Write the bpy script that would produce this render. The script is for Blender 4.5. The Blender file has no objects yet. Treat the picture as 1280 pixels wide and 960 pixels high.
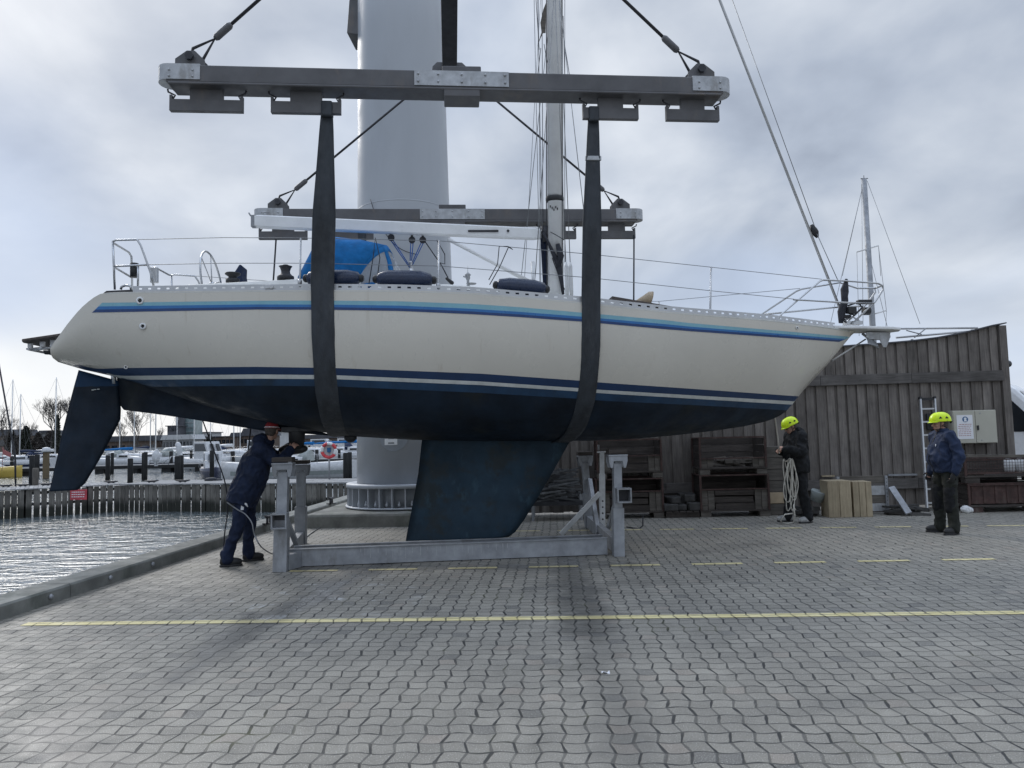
import bpy, bmesh, math, random
from mathutils import Vector as V, Matrix as Mx, noise as mnoise
random.seed(11)
scene = bpy.context.scene
C = scene.collection
R = math.radians
PI = math.pi

# ------------------------------------------------------------------ camera
F = 920.0                      # focal length in pixels of the 1280 px wide photograph
EYE = V((0, 0, 1.6))
YAW, PITCH, ROLL = R(3.2), R(4.04), 0.025
_f = V((-math.sin(YAW) * math.cos(PITCH), math.cos(YAW) * math.cos(PITCH), math.sin(PITCH)))
_r0 = V((math.cos(YAW), math.sin(YAW), 0))
_u0 = _r0.cross(_f)
_r = _r0 * math.cos(ROLL) - _u0 * math.sin(ROLL)
_u = _u0 * math.cos(ROLL) + _r0 * math.sin(ROLL)
cam_d = bpy.data.cameras.new('camera')
cam_d.sensor_width = 36
cam_d.lens = F / 1280 * 36
cam_d.clip_start = 0.05
cam_d.clip_end = 6000
cam = bpy.data.objects.new('camera', cam_d)
C.objects.link(cam)
cam.matrix_world = Mx(((_r.x, _u.x, -_f.x, EYE.x), (_r.y, _u.y, -_f.y, EYE.y), (_r.z, _u.z, -_f.z, EYE.z), (0, 0, 0, 1)))
scene.camera = cam

# ------------------------------------------------------------------ light
SUN = V((-0.55, 0.62, 0.56)).normalized()
world = bpy.data.worlds.new('World')
scene.world = world
world.use_nodes = True
sd = bpy.data.lights.new('sun', 'SUN')
sd.energy = 1.45
sd.angle = R(25)
sd.color = (1.0, 0.965, 0.92)
so = bpy.data.objects.new('sun', sd)
C.objects.link(so)
so.rotation_euler = SUN.to_track_quat('Z', 'Y').to_euler()
vs = scene.view_settings
vs.view_transform = 'Standard'
vs.look = 'None'
vs.exposure = 0.12
vs.gamma = 1.0
vs.use_curve_mapping = False
try:
    scene.cycles.use_denoising = True
    scene.cycles.max_bounces = 6
except Exception:
    pass

class NT:
    """tiny helper to write node trees"""
    def __init__(s, tree):
        s.t = tree
        s.n = tree.nodes
        s.l = tree.links
    def node(s, typ, **kw):
        n = s.n.new(typ)
        for k, v in kw.items():
            setattr(n, k, v)
        return n
    def put(s, sock, val):
        if val is None:
            return
        if isinstance(val, bpy.types.NodeSocket):
            s.l.new(val, sock)
        else:
            try:
                sock.default_value = val
            except Exception:
                sock.default_value = (val[0], val[1], val[2], 1.0)
    def m(s, op, a, b=None, c=None, clamp=False):
        n = s.node('ShaderNodeMath', operation=op, use_clamp=clamp)
        s.put(n.inputs[0], a)
        if b is not None: s.put(n.inputs[1], b)
        if c is not None: s.put(n.inputs[2], c)
        return n.outputs[0]
    def vm(s, op, a, b=None):
        n = s.node('ShaderNodeVectorMath', operation=op)
        s.put(n.inputs[0], a)
        if b is not None: s.put(n.inputs[1], b)
        return n.outputs['Value'] if op in ('DOT_PRODUCT', 'LENGTH', 'DISTANCE') else n.outputs[0]
    def noise(s, vec, scale, detail=4, rough=0.5, dist=0.0, out='Fac'):
        n = s.node('ShaderNodeTexNoise')
        if vec is not None: s.put(n.inputs['Vector'], vec)
        n.inputs['Scale'].default_value = scale
        n.inputs['Detail'].default_value = detail
        n.inputs['Roughness'].default_value = rough
        n.inputs['Distortion'].default_value = dist
        return n.outputs[out]
    def ramp(s, fac, stops, interp='LINEAR'):
        n = s.node('ShaderNodeValToRGB')
        n.color_ramp.interpolation = interp
        e = n.color_ramp.elements
        while len(e) < len(stops): e.new(0.5)
        for i, (p, c) in enumerate(stops):
            e[i].position = p
            e[i].color = (c[0], c[1], c[2], 1) if hasattr(c, '__len__') else (c, c, c, 1)
        s.put(n.inputs[0], fac)
        return n.outputs[0]
    def step(s, x, lo, hi, a=0.0, b=1.0):
        n = s.node('ShaderNodeMapRange', interpolation_type='SMOOTHSTEP')
        s.put(n.inputs[0], x)
        n.inputs[1].default_value = lo; n.inputs[2].default_value = hi
        n.inputs[3].default_value = a; n.inputs[4].default_value = b
        return n.outputs[0]
    def mix(s, fac, a, b, mode='MIX'):
        n = s.node('ShaderNodeMix', data_type='RGBA', blend_type=mode)
        s.put(n.inputs[0], fac)
        s.put(n.inputs[6], a)
        s.put(n.inputs[7], b)
        return n.outputs[2]
    def map(s, vec, scale=(1, 1, 1), loc=(0, 0, 0), rot=(0, 0, 0)):
        n = s.node('ShaderNodeMapping')
        s.put(n.inputs[0], vec)
        n.inputs[1].default_value = loc; n.inputs[2].default_value = rot; n.inputs[3].default_value = scale
        return n.outputs[0]

# --- the overcast sky: Nishita behind a procedural cloud deck
def build_world():
    k = NT(world.node_tree)
    k.n.clear()
    out = k.node('ShaderNodeOutputWorld')
    bg = k.node('ShaderNodeBackground')
    bg.inputs[1].default_value = 0.1
    sky = k.node('ShaderNodeTexSky', sky_type='NISHITA')
    sky.sun_disc = False
    sky.sun_elevation = math.asin(SUN.z)
    sky.sun_rotation = math.atan2(SUN.x, SUN.y)
    tc = k.node('ShaderNodeTexCoord')
    d = tc.outputs['Generated']
    sep = k.node('ShaderNodeSeparateXYZ')
    k.put(sep.inputs[0], d)
    x, y, z = sep.outputs
    # project on a cloud deck so that clouds flatten towards the horizon
    zz = k.m('MAXIMUM', k.m('ADD', z, 0.42), 0.05)
    comb = k.node('ShaderNodeCombineXYZ')
    k.put(comb.inputs[0], k.m('DIVIDE', x, zz)); k.put(comb.inputs[1], k.m('DIVIDE', y, zz)); k.put(comb.inputs[2], z)
    n1 = k.noise(k.map(comb.outputs[0], (1.0, 0.8, 1.0), (3.1, 0.7, 0)), 2.9, 6, 0.50, 0.25)
    n2 = k.noise(k.map(comb.outputs[0], (1.0, 1.1, 1.0), (7.3, 2.2, 0)), 1.15, 4, 0.5, 0.15)
    nn = k.m('ADD', k.m('MULTIPLY', n1, 0.62), k.m('MULTIPLY', n2, 0.38))
    cl = k.ramp(nn, [(0.39, (3.2, 3.65, 4.5)), (0.48, (4.35, 4.9, 5.85)), (0.565, (5.7, 6.2, 7.0)), (0.68, (7.7, 8.1, 8.7))])
    # brighter where the sun stands behind the deck, bright strip low over the harbour
    glow = k.vm('DOT_PRODUCT', d, tuple(V((-0.50, 0.86, 0.02)).normalized()))
    g1 = k.m('MULTIPLY', k.step(glow, 0.80, 1.0), k.step(z, 0.30, -0.02))
    cl = k.mix(k.m('MULTIPLY', g1, 0.8), cl, (9.6, 9.7, 9.8, 1))
    low = k.step(z, 0.30, 0.0)
    cl = k.mix(k.m('MULTIPLY', low, 0.48), cl, (8.8, 9.1, 9.5, 1))
    # blue tint of thinner cloud
    n3 = k.noise(k.map(comb.outputs[0], (1, 1, 1), (1.7, 9.2, 0)), 0.8, 3, 0.5)
    cl = k.mix(k.m('MULTIPLY', k.step(n3, 0.46, 0.66), 0.6), cl, (4.9, 6.0, 8.1, 1))
    zen = k.step(z, 0.5, 0.95, 1.0, 2.6)
    cm = k.vm('SCALE', cl)
    k.put(cm.node.inputs['Scale'], zen)
    col = k.mix(0.93, sky.outputs[0], cm)
    k.put(bg.inputs[0], col)
    k.l.new(bg.outputs[0], out.inputs[0])
build_world()

# ------------------------------------------------------------------ picture <-> place
def ray(px, py):
    return _f + _r * ((px - 640) / F) - _u * ((py - 480) / F)
def proj(p):
    d = V(p) - EYE
    z = d.dot(_f)
    return 640 + F * d.dot(_r) / z, 480 - F * d.dot(_u) / z, z
def G(px, py, z=0.0):                       # where a pixel meets the level plane z
    d = ray(px, py)
    t = (z - EYE.z) / d.z
    return EYE + d * t
def onY(px, py, Y):                         # where it meets the upright plane y = Y
    d = ray(px, py)
    return EYE + d * (Y / d.y)
def lerp_tab(tab, x):
    if x <= tab[0][0]: return tab[0][1]
    for (a, b), (c, d) in zip(tab, tab[1:]):
        if x <= c: return b + (d - b) * (x - a) / (c - a) if c > a else d
    return tab[-1][1]

# frame of the yacht, its cradle and its lifting gear
TH = R(8.0)
LO = onY(560, 545, 10.4); LO.z = 0
LX = V((math.cos(TH), math.sin(TH), 0)); LY = V((-math.sin(TH), math.cos(TH), 0))
def L(x, w, z): return LO + LX * x + LY * w + V((0, 0, z))
def onL(px, py, w):                         # where a pixel meets the upright plane w metres off the centre line
    d = ray(px, py)
    t = (w - (EYE - LO).dot(LY)) / d.dot(LY)
    p = EYE + d * t
    return V(((p - LO).dot(LX), w, p.z))
def LL(v): return L(v[0], v[1], v[2])
def onLw(px, py, w): return LL(onL(px, py, w))

# ------------------------------------------------------------------ mesh builder
class MB:
    def __init__(s):
        s.v = []; s.f = []; s.mi = []; s.sm = []
    def add(s, vs, fs, mi=0, smooth=False):
        o = len(s.v)
        s.v += [V(p) for p in vs]
        for f in fs:
            s.f.append(tuple(i + o for i in f)); s.mi.append(mi); s.sm.append(smooth)
        return s
    def obox(s, c, a, b, d, mi=0):          # centre and three half vectors
        c, a, b, d = V(c), V(a), V(b), V(d)
        vs = [c + a * i + b * j + d * k for k in (-1, 1) for j in (-1, 1) for i in (-1, 1)]
        return s.add(vs, [(0, 2, 3, 1), (4, 5, 7, 6), (0, 1, 5, 4), (1, 3, 7, 5), (3, 2, 6, 7), (2, 0, 4, 6)], mi)
    def box(s, c, size, rz=0, mi=0):
        x = V((math.cos(rz), math.sin(rz), 0)) * (size[0] / 2); y = V((-math.sin(rz), math.cos(rz), 0)) * (size[1] / 2)
        return s.obox(c, x, y, V((0, 0, size[2] / 2)), mi)
    def bar(s, p, q, w, h, up=(0, 0, 1), mi=0):   # rectangular bar from p to q
        p, q = V(p), V(q)
        d = (q - p)
        up = V(up)
        side = d.cross(up)
        if side.length < 1e-6: side = d.cross(V((1, 0, 0)))
        side.normalize()
        u2 = side.cross(d).normalized()
        return s.obox((p + q) / 2, d / 2, side * (w / 2), u2 * (h / 2), mi)
    def ring(s, c, a, b, n):
        return [V(c) + V(a) * math.cos(2 * PI * i / n) + V(b) * math.sin(2 * PI * i / n) for i in range(n)]
    def rings(s, rs, cap=True, closed=False, mi=0, smooth=True):
        n = len(rs[0]); vs = [p for r in rs for p in r]; fs = []
        m = len(rs)
        for k in range(m if closed else m - 1):
            a = k * n; b = ((k + 1) % m) * n
            for i in range(n):
                j = (i + 1) % n
                fs.append((a + i, a + j, b + j, b + i))
        s.add(vs, fs, mi, smooth)
        if cap and not closed:
            o = len(s.v) - len(vs)
            s.f.append(tuple(o + i for i in reversed(range(n)))); s.mi.append(mi); s.sm.append(False)
            s.f.append(tuple(o + (m - 1) * n + i for i in range(n))); s.mi.append(mi); s.sm.append(False)
        return s
    def tube(s, pts, r, n=8, cap=True, closed=False, mi=0, smooth=True):
        pts = [V(p) for p in pts]
        m = len(pts)
        rr = r if hasattr(r, '__len__') else [r] * m
        prev = None; out = []
        for i, p in enumerate(pts):
            if closed: t = pts[(i + 1) % m] - pts[i - 1]
            else: t = pts[min(i + 1, m - 1)] - pts[max(i - 1, 0)]
            if t.length < 1e-9: t = V((0, 0, 1))
            t.normalize()
            if prev is None:
                a = t.cross(V((0, 0, 1)))
                if a.length < 1e-3: a = t.cross(V((0, 1, 0)))
            else:
                a = prev - t * prev.dot(t)
                if a.length < 1e-4: a = t.cross(V((0, 1, 0)))
            a.normalize(); prev = a
            b = t.cross(a)
            out.append(s.ring(p, a * rr[i], b * rr[i], n))
        return s.rings(out, cap, closed, mi, smooth)
    def lathe(s, prof, c, axis=(0, 0, 1), n=24, mi=0, smooth=True, cap=True):   # prof: (radius, height along axis)
        c, ax = V(c), V(axis).normalized()
        a = ax.cross(V((0, 0, 1)))
        if a.length < 1e-3: a = V((1, 0, 0))
        a.normalize(); b = ax.cross(a)
        return s.rings([s.ring(c + ax * h, a * r, b * r, n) for r, h in prof], cap, False, mi, smooth)
    def prism(s, poly, vec, mi=0, smooth=False):
        poly = [V(p) for p in poly]; vec = V(vec); n = len(poly)
        s.add(poly + [p + vec for p in poly], [tuple(range(n)), tuple(range(2 * n - 1, n - 1, -1))] + [(i, i + n, (i + 1) % n + n, (i + 1) % n) for i in range(n)], mi, smooth)
        return s
    def ell(s, c, a, b=None, d=None, nu=16, nv=10, mi=0, smooth=True):    # ellipsoid by three half axes (vectors) or one tuple of radii
        if b is None:
            a, b, d = V((a[0], 0, 0)), V((0, a[1], 0)), V((0, 0, a[2]))
        c, a, b, d = V(c), V(a), V(b), V(d)
        rs = []
        for k in range(nv + 1):
            th = PI * k / nv
            q = max(math.sin(th), 0.02)
            rs.append(s.ring(c - d * math.cos(th), a * q, b * q, nu))
        return s.rings(rs, True, False, mi, smooth)
    def cap(s, p, q, r1, r2, n=12):         # tapered capsule
        p, q = V(p), V(q)
        t = (q - p)
        ln = max(t.length, 1e-6); t = t / ln
        a = t.cross(V((0, 0, 1)))
        if a.length < 1e-3: a = V((1, 0, 0))
        a.normalize(); b = t.cross(a)
        rs = []
        for k in range(6):
            th = PI / 2 * k / 5
            rs.append(s.ring(p - t * r1 * math.cos(th), a * max(r1 * math.sin(th), r1 * .03), b * max(r1 * math.sin(th), r1 * .03), n))
        for k in range(6):
            th = PI / 2 * k / 5
            rs.append(s.ring(q + t * r2 * math.sin(th), a * max(r2 * math.cos(th), r2 * .03), b * max(r2 * math.cos(th), r2 * .03), n))
        return s.rings(rs)
    def xf(s, m):
        s.v = [m @ p for p in s.v]
        return s

WM = {}
def _mesh(name, mb, mats):
    me = bpy.data.meshes.new(name)
    me.from_pydata([tuple(p) for p in mb.v], [], mb.f)
    for m in (mats if isinstance(mats, (list, tuple)) else [mats]): me.materials.append(m)
    me.polygons.foreach_set('material_index', mb.mi)
    me.polygons.foreach_set('use_smooth', mb.sm)
    me.update()
    return me
def _fin(o, bev):
    if bev:
        b = o.modifiers.new('bevel', 'BEVEL')
        b.width = bev; b.segments = 2; b.limit_method = 'ANGLE'; b.angle_limit = R(40)
def thing(name, label, cat, loc, rz=0.0, group=None):
    o = bpy.data.objects.new(name, None)
    C.objects.link(o)
    o.empty_display_size = 0.3
    o.location = loc; o.rotation_euler = (0, 0, rz)
    WM[o.name] = Mx.Translation(V(loc)) @ Mx.Rotation(rz, 4, 'Z')
    o['label'] = label; o['category'] = cat
    if group: o['group'] = group
    return o
def part(name, mb, mats, parent, bev=0, label=None, kind=None):     # mb in world coordinates
    w = WM[parent.name]
    me = _mesh(name, mb, mats)
    me.transform(w.inverted())
    o = bpy.data.objects.new(name, me)
    C.objects.link(o)
    o.parent = parent
    WM[o.name] = w
    if label: o['label'] = label
    if kind: o['kind'] = kind
    _fin(o, bev)
    return o
def solo(name, mb, mats, label, cat, group=None, bev=0, kind=None):
    xs = [p.x for p in mb.v]; ys = [p.y for p in mb.v]; zs = [p.z for p in mb.v]
    c = V(((min(xs) + max(xs)) / 2, (min(ys) + max(ys)) / 2, min(zs)))
    me = _mesh(name, mb, mats)
    me.transform(Mx.Translation(-c))
    o = bpy.data.objects.new(name, me)
    C.objects.link(o)
    o.location = c
    WM[o.name] = Mx.Translation(c)
    o['label'] = label; o['category'] = cat
    if group: o['group'] = group
    if kind: o['kind'] = kind
    _fin(o, bev)
    return o
def struct(name, mb, mats, kind='structure'):
    o = bpy.data.objects.new(name, _mesh(name, mb, mats))
    C.objects.link(o)
    o['kind'] = kind
    return o
def dup(root, loc=None, rz=None, label=None, scale=None):
    def cp(o, par):
        c = o.copy(); C.objects.link(c)
        if par: c.parent = par
        for ch in list(kids.get(o.name, [])): cp(ch, c)
        return c
    kids = {}
    for o in C.objects:
        if o.parent: kids.setdefault(o.parent.name, []).append(o)
    r = cp(root, None)
    if loc is not None: r.location = loc
    if rz is not None: r.rotation_euler = (0, 0, rz)
    if scale is not None: r.scale = scale
    if label: r['label'] = label
    return r
def vox(mb, size, it=4, amp=0.0, fr=7.0, seed=0.0):     # fuse overlapping volumes into one continuous surface
    me = _mesh('tmp', mb, [])
    o = bpy.data.objects.new('tmp', me); C.objects.link(o)
    m = o.modifiers.new('r', 'REMESH'); m.mode = 'VOXEL'; m.voxel_size = size; m.use_smooth_shade = True
    if it:
        s = o.modifiers.new('s', 'SMOOTH'); s.factor = 0.5; s.iterations = it
    dg = bpy.context.evaluated_depsgraph_get()
    ev = o.evaluated_get(dg)
    em = ev.to_mesh()
    out = MB()
    vs = [v.co.copy() for v in em.vertices]
    if amp:
        ns = [v.normal.copy() for v in em.vertices]
        for i, p in enumerate(vs):
            q = V((p.x * fr, p.y * fr, p.z * fr * 0.8)) + V((seed, seed, 0))
            n = mnoise.noise(q) + 0.5 * mnoise.noise(q * 2.3)
            n = 1 - 2 * abs(n) if seed >= 0 else n
            vs[i] = p + ns[i] * (amp * n)
    out.add(vs, [tuple(p.vertices) for p in em.polygons], 0, True)
    ev.to_mesh_clear()
    bpy.data.objects.remove(o); bpy.data.meshes.remove(me)
    return out

# ------------------------------------------------------------------ materials
def mat(name, col, rough=0.5, metal=0.0, var=0.12, vscale=6.0, bump=0.0, bscale=60.0, spec=0.5, stain=None, streak=False, island=0.0, coat=0.0, alpha=1.0, trans=0.0, vcol2=None):
    m = bpy.data.materials.new(name)
    m.use_nodes = True
    k = NT(m.node_tree)
    b = k.n['Principled BSDF']
    tc = k.node('ShaderNodeTexCoord')
    o = tc.outputs['Object']
    n = k.noise(k.map(o, (1, 1, 0.22)) if streak else o, vscale, 6, 0.6)
    dark = tuple(c * (1 - var * 1.6) for c in col); light = tuple(min(1, c * (1 + var)) for c in (vcol2 or col))
    c = k.ramp(n, [(0.32, dark), (0.68, light)])
    if stain:
        sn = k.noise(k.map(o, (1, 1, 0.35), (4, 2, 1)), stain[3] if len(stain) > 3 else 2.0, 7, 0.65)
        c = k.mix(k.step(sn, 0.52, 0.72), c, (stain[0], stain[1], stain[2], 1))
    if island:
        g = k.node('ShaderNodeNewGeometry')
        rnd = g.outputs['Random Per Island']
        c = k.mix(1.0, c, k.ramp(rnd, [(0, 1 - island), (1, 1 + island)]), 'MULTIPLY')
    k.put(b.inputs['Base Color'], c)
    n2 = k.noise(o, vscale * 2.3, 5, 0.6)
    k.put(b.inputs['Roughness'], k.step(n2, 0.25, 0.75, max(0.02, rough - 0.12), min(1, rough + 0.12)))
    b.inputs['Metallic'].default_value = metal
    b.inputs['Specular IOR Level'].default_value = spec
    b.inputs['Coat Weight'].default_value = coat
    if alpha < 1: b.inputs['Alpha'].default_value = alpha
    if trans: b.inputs['Transmission Weight'].default_value = trans
    if bump:
        bn = k.noise(k.map(o, (1, 1, 0.15)) if streak else o, bscale, 6, 0.6)
        bp = k.node('ShaderNodeBump')
        bp.inputs['Strength'].default_value = bump
        bp.inputs['Distance'].default_value = 0.01
        k.put(bp.inputs['Height'], bn)
        k.l.new(bp.outputs[0], b.inputs['Normal'])
    return m

def segdist(k, P, A, B):
    A, B = V(A), V(B); A.z = B.z = 0
    d = B - A
    t = k.m('DIVIDE', k.vm('DOT_PRODUCT', k.vm('SUBTRACT', P, tuple(A)), tuple(d)), d.length_squared, clamp=True)
    sc = k.vm('SCALE', tuple(d)); k.put(sc.node.inputs['Scale'], t)
    return k.vm('DISTANCE', P, k.vm('ADD', tuple(A), sc))

def paver_tree(name, paint=False):
    m = bpy.data.materials.new(name)
    m.use_nodes = True
    k = NT(m.node_tree)
    b = k.n['Principled BSDF']
    geo = k.node('ShaderNodeNewGeometry')
    P = geo.outputs['Position']
    wob = k.noise(P, 1.3, 2, 0.5, out='Color')
    Pw = k.vm('ADD', P, k.vm('MULTIPLY', k.vm('SUBTRACT', wob, (0.5, 0.5, 0.5)), (0.05, 0.05, 0)))
    sp = k.node('ShaderNodeSeparateXYZ'); k.put(sp.inputs[0], Pw)
    X = k.m('DIVIDE', sp.outputs[0], 0.125); Y = k.m('DIVIDE', sp.outputs[1], 0.120)
    tri = k.m('SUBTRACT', k.m('MULTIPLY', k.m('PINGPONG', Y, 1.0), 2.0), 1.0)
    u = k.m('ADD', X, k.m('MULTIPLY', tri, 0.105))
    v = k.m('ADD', Y, k.m('MULTIPLY', k.m('SINE', k.m('MULTIPLY', X, PI)), 0.10))
    iu = k.m('ROUND', u); iv = k.m('ROUND', v); fv = k.m('FLOOR', v)
    du = k.m('MULTIPLY', k.m('ABSOLUTE', k.m('SUBTRACT', u, iu)), 0.125)
    dv = k.m('MULTIPLY', k.m('ABSOLUTE', k.m('SUBTRACT', v, iv)), 0.120)
    par = k.m('FLOORED_MODULO', k.m('ADD', iu, fv), 2.0)
    jit = k.noise(P, 9, 2, 0.5)
    wd = k.m('MULTIPLY', k.m('POWER', jit, 2.0), 0.024)
    ju = k.m('SUBTRACT', 1.0, k.m('DIVIDE', du, k.m('ADD', k.m('MULTIPLY', wd, 1.05), 0.0030)), clamp=True)
    jv = k.m('SUBTRACT', 1.0, k.m('DIVIDE', dv, k.m('ADD', k.m('MULTIPLY', wd, 0.8), 0.0024)), clamp=True)
    ju = k.m('MULTIPLY', k.m('MULTIPLY', ju, 2.2, clamp=True), k.m('SUBTRACT', 1.0, k.m('MULTIPLY', par, 0.38)))
    jv = k.m('MULTIPLY', k.m('MULTIPLY', jv, 2.2, clamp=True), k.step(k.noise(P, 5.5, 2, 0.5), 0.35, 0.6, 0.62, 1.0))
    J = k.m('MAXIMUM', ju, jv)
    J = k.m('MULTIPLY', J, k.step(k.noise(P, 3.1, 3, 0.6), 0.25, 0.55, 0.55, 1.0))
    # one stone = two cells
    su = k.m('FLOOR', u)
    cb = k.node('ShaderNodeCombineXYZ'); k.put(cb.inputs[0], su); k.put(cb.inputs[1], fv)
    wn = k.node('ShaderNodeTexWhiteNoise', noise_dimensions='2D'); k.put(wn.inputs['Vector'], cb.outputs[0])
    big = k.noise(P, 0.55, 6, 0.62)
    med = k.noise(P, 4.5, 5, 0.6)
    spk = k.noise(P, 150, 3, 0.65)
    if paint:
        c = k.mix(k.step(med, 0.2, 0.8), (0.62, 0.53, 0.24, 1), (0.74, 0.66, 0.38, 1))
    else:
        c = k.ramp(big, [(0.28, (0.178, 0.168, 0.144)), (0.52, (0.232, 0.217, 0.184)), (0.75, (0.300, 0.280, 0.236))])
        c = k.mix(k.step(k.noise(P, 1.7, 4, 0.6), 0.5, 0.7, 0, 0.4), c, (0.32, 0.298, 0.25, 1))
        c = k.mix(1.0, c, k.ramp(wn.outputs[0], [(0, 0.90), (0.6, 1.0), (1, 1.09)]), 'MULTIPLY')
        odd = k.node('ShaderNodeTexWhiteNoise', noise_dimensions='3D'); k.put(odd.inputs['Vector'], k.vm('ADD', cb.outputs[0], (0.5, 0.5, 7.0)))
        c = k.mix(k.step(odd.outputs[0], 0.965, 0.97, 0, 0.55), c, (0.10, 0.098, 0.092, 1))
        c = k.mix(k.step(odd.outputs[0], 0.03, 0.025, 0, 0.35), c, (0.30, 0.25, 0.205, 1))
        c = k.mix(0.5, c, k.ramp(med, [(0.3, 0.75), (0.7, 1.25)]), 'MULTIPLY')
        c = k.mix(k.step(spk, 0.56, 0.70), c, (0.62, 0.61, 0.56, 1))
        c = k.mix(k.step(spk, 0.44, 0.30, 0, 0.6), c, (0.07, 0.075, 0.08, 1))
    # wet and oily tracks where vehicles and dripping hulls went
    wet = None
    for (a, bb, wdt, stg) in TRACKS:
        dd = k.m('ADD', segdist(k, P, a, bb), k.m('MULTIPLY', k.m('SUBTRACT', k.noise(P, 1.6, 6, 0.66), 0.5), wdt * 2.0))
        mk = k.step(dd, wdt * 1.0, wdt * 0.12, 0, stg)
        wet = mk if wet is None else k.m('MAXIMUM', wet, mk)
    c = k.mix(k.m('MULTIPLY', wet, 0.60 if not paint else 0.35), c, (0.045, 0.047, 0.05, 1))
    if not paint:   # scattered pale spots near the cradle's stern end
        ps = k.noise(P, 2.6, 5, 0.7)
        near = k.step(k.vm('DISTANCE', P, tuple(G(395, 745))), 1.6, 0.2)
        c = k.mix(k.m('MULTIPLY', near, k.step(ps, 0.56, 0.66, 0, 0.7)), c, (0.55, 0.56, 0.56, 1))
    worn = k.step(k.noise(P, 26, 5, 0.7), 0.60, 0.70, 0, 0.75)
    if paint:
        c = k.mix(worn, c, (0.30, 0.29, 0.25, 1))
    moss = k.step(k.noise(P, 0.9, 5, 0.65), 0.54, 0.66)
    jc = k.mix(moss, (0.026, 0.027, 0.026, 1), (0.060, 0.062, 0.034, 1))
    c = k.mix(J if not paint else k.m('MULTIPLY', J, 0.8), c, jc)
    k.put(b.inputs['Base Color'], c)
    rg = k.step(k.noise(P, 5, 5, 0.6), 0.2, 0.8, 0.48, 0.82)
    rg = k.m('SUBTRACT', rg, k.m('MULTIPLY', wet, 0.34))
    k.put(b.inputs['Roughness'], rg)
    b.inputs['Specular IOR Level'].default_value = 0.5
    h = k.m('ADD', k.m('MULTIPLY', J, -1.0), k.m('MULTIPLY', spk, 0.16))
    h = k.m('ADD', h, k.m('MULTIPLY', wn.outputs[0], 0.22))
    bp = k.node('ShaderNodeBump')
    bp.inputs['Strength'].default_value = 0.55; bp.inputs['Distance'].default_value = 0.008
    k.put(bp.inputs['Height'], h)
    k.l.new(bp.outputs[0], b.inputs['Normal'])
    return m
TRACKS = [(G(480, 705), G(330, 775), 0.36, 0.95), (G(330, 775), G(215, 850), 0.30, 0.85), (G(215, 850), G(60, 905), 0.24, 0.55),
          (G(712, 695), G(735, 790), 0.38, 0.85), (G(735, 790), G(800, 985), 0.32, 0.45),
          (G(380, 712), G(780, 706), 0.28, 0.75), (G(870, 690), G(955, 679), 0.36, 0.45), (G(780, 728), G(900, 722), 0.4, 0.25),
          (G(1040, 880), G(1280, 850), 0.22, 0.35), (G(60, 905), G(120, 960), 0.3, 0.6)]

def water_mat():
    m = bpy.data.materials.new('harbour_water')
    m.use_nodes = True
    k = NT(m.node_tree)
    b = k.n['Principled BSDF']
    geo = k.node('ShaderNodeNewGeometry')
    P = geo.outputs['Position']
    b.inputs['Base Color'].default_value = (0.11, 0.13, 0.137, 1)
    b.inputs['Roughness'].default_value = 0.06
    b.inputs['IOR'].default_value = 1.33
    b.inputs['Specular IOR Level'].default_value = 0.8
    w1 = k.noise(k.map(P, (0.7, 1.35, 1), rot=(0, 0, 0.10)), 1.5, 4, 0.6, 0.5)
    w2 = k.noise(k.map(P, (0.6, 1.3, 1), rot=(0, 0, -0.15)), 4.2, 3, 0.55, 0.4)
    h = k.m('ADD', k.m('MULTIPLY', w1, 1.0), k.m('MULTIPLY', w2, 0.35))
    bp = k.node('ShaderNodeBump')
    bp.inputs['Strength'].default_value = 0.85; bp.inputs['Distance'].default_value = 0.10
    k.put(bp.inputs['Height'], h)
    k.l.new(bp.outputs[0], b.inputs['Normal'])
    return m

def wood_mat(name, c1, c2, rough=0.85, island=0.25, axis='Z', scale=1.0):
    m = bpy.data.materials.new(name)
    m.use_nodes = True
    k = NT(m.node_tree)
    b = k.n['Principled BSDF']
    tc = k.node('ShaderNodeTexCoord')
    g = k.node('ShaderNodeNewGeometry')
    rnd = g.outputs['Random Per Island']
    cb = k.node('ShaderNodeCombineXYZ'); k.put(cb.inputs[0], k.m('MULTIPLY', rnd, 37.0)); k.put(cb.inputs[2], k.m('MULTIPLY', rnd, 11.0))
    o = k.vm('ADD', tc.outputs['Object'], cb.outputs[0])
    st = {'Z': (1, 1, 0.07), 'X': (0.07, 1, 1), 'Y': (1, 0.07, 1)}[axis]
    gr = k.noise(k.map(o, st), 34 * scale, 6, 0.65, 0.5)
    bl = k.noise(o, 1.8, 5, 0.65)
    c = k.ramp(gr, [(0.3, c1), (0.7, c2)])
    c = k.mix(0.75, c, k.ramp(bl, [(0.3, 0.62), (0.7, 1.3)]), 'MULTIPLY')
    c = k.mix(1.0, c, k.ramp(rnd, [(0, 1 - island), (1, 1 + island)]), 'MULTIPLY')
    kn = k.noise(k.map(o, (1, 1, 0.5)), 4.2, 2, 0.5)
    c = k.mix(k.step(kn, 0.70, 0.76, 0, 0.55), c, tuple(x * 0.3 for x in c1) + (1,))
    k.put(b.inputs['Base Color'], c)
    b.inputs['Roughness'].default_value = rough
    b.inputs['Specular IOR Level'].default_value = 0.25
    bp = k.node('ShaderNodeBump'); bp.inputs['Strength'].default_value = 0.5; bp.inputs['Distance'].default_value = 0.006
    k.put(bp.inputs['Height'], gr)
    k.l.new(bp.outputs[0], b.inputs['Normal'])
    return m

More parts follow.
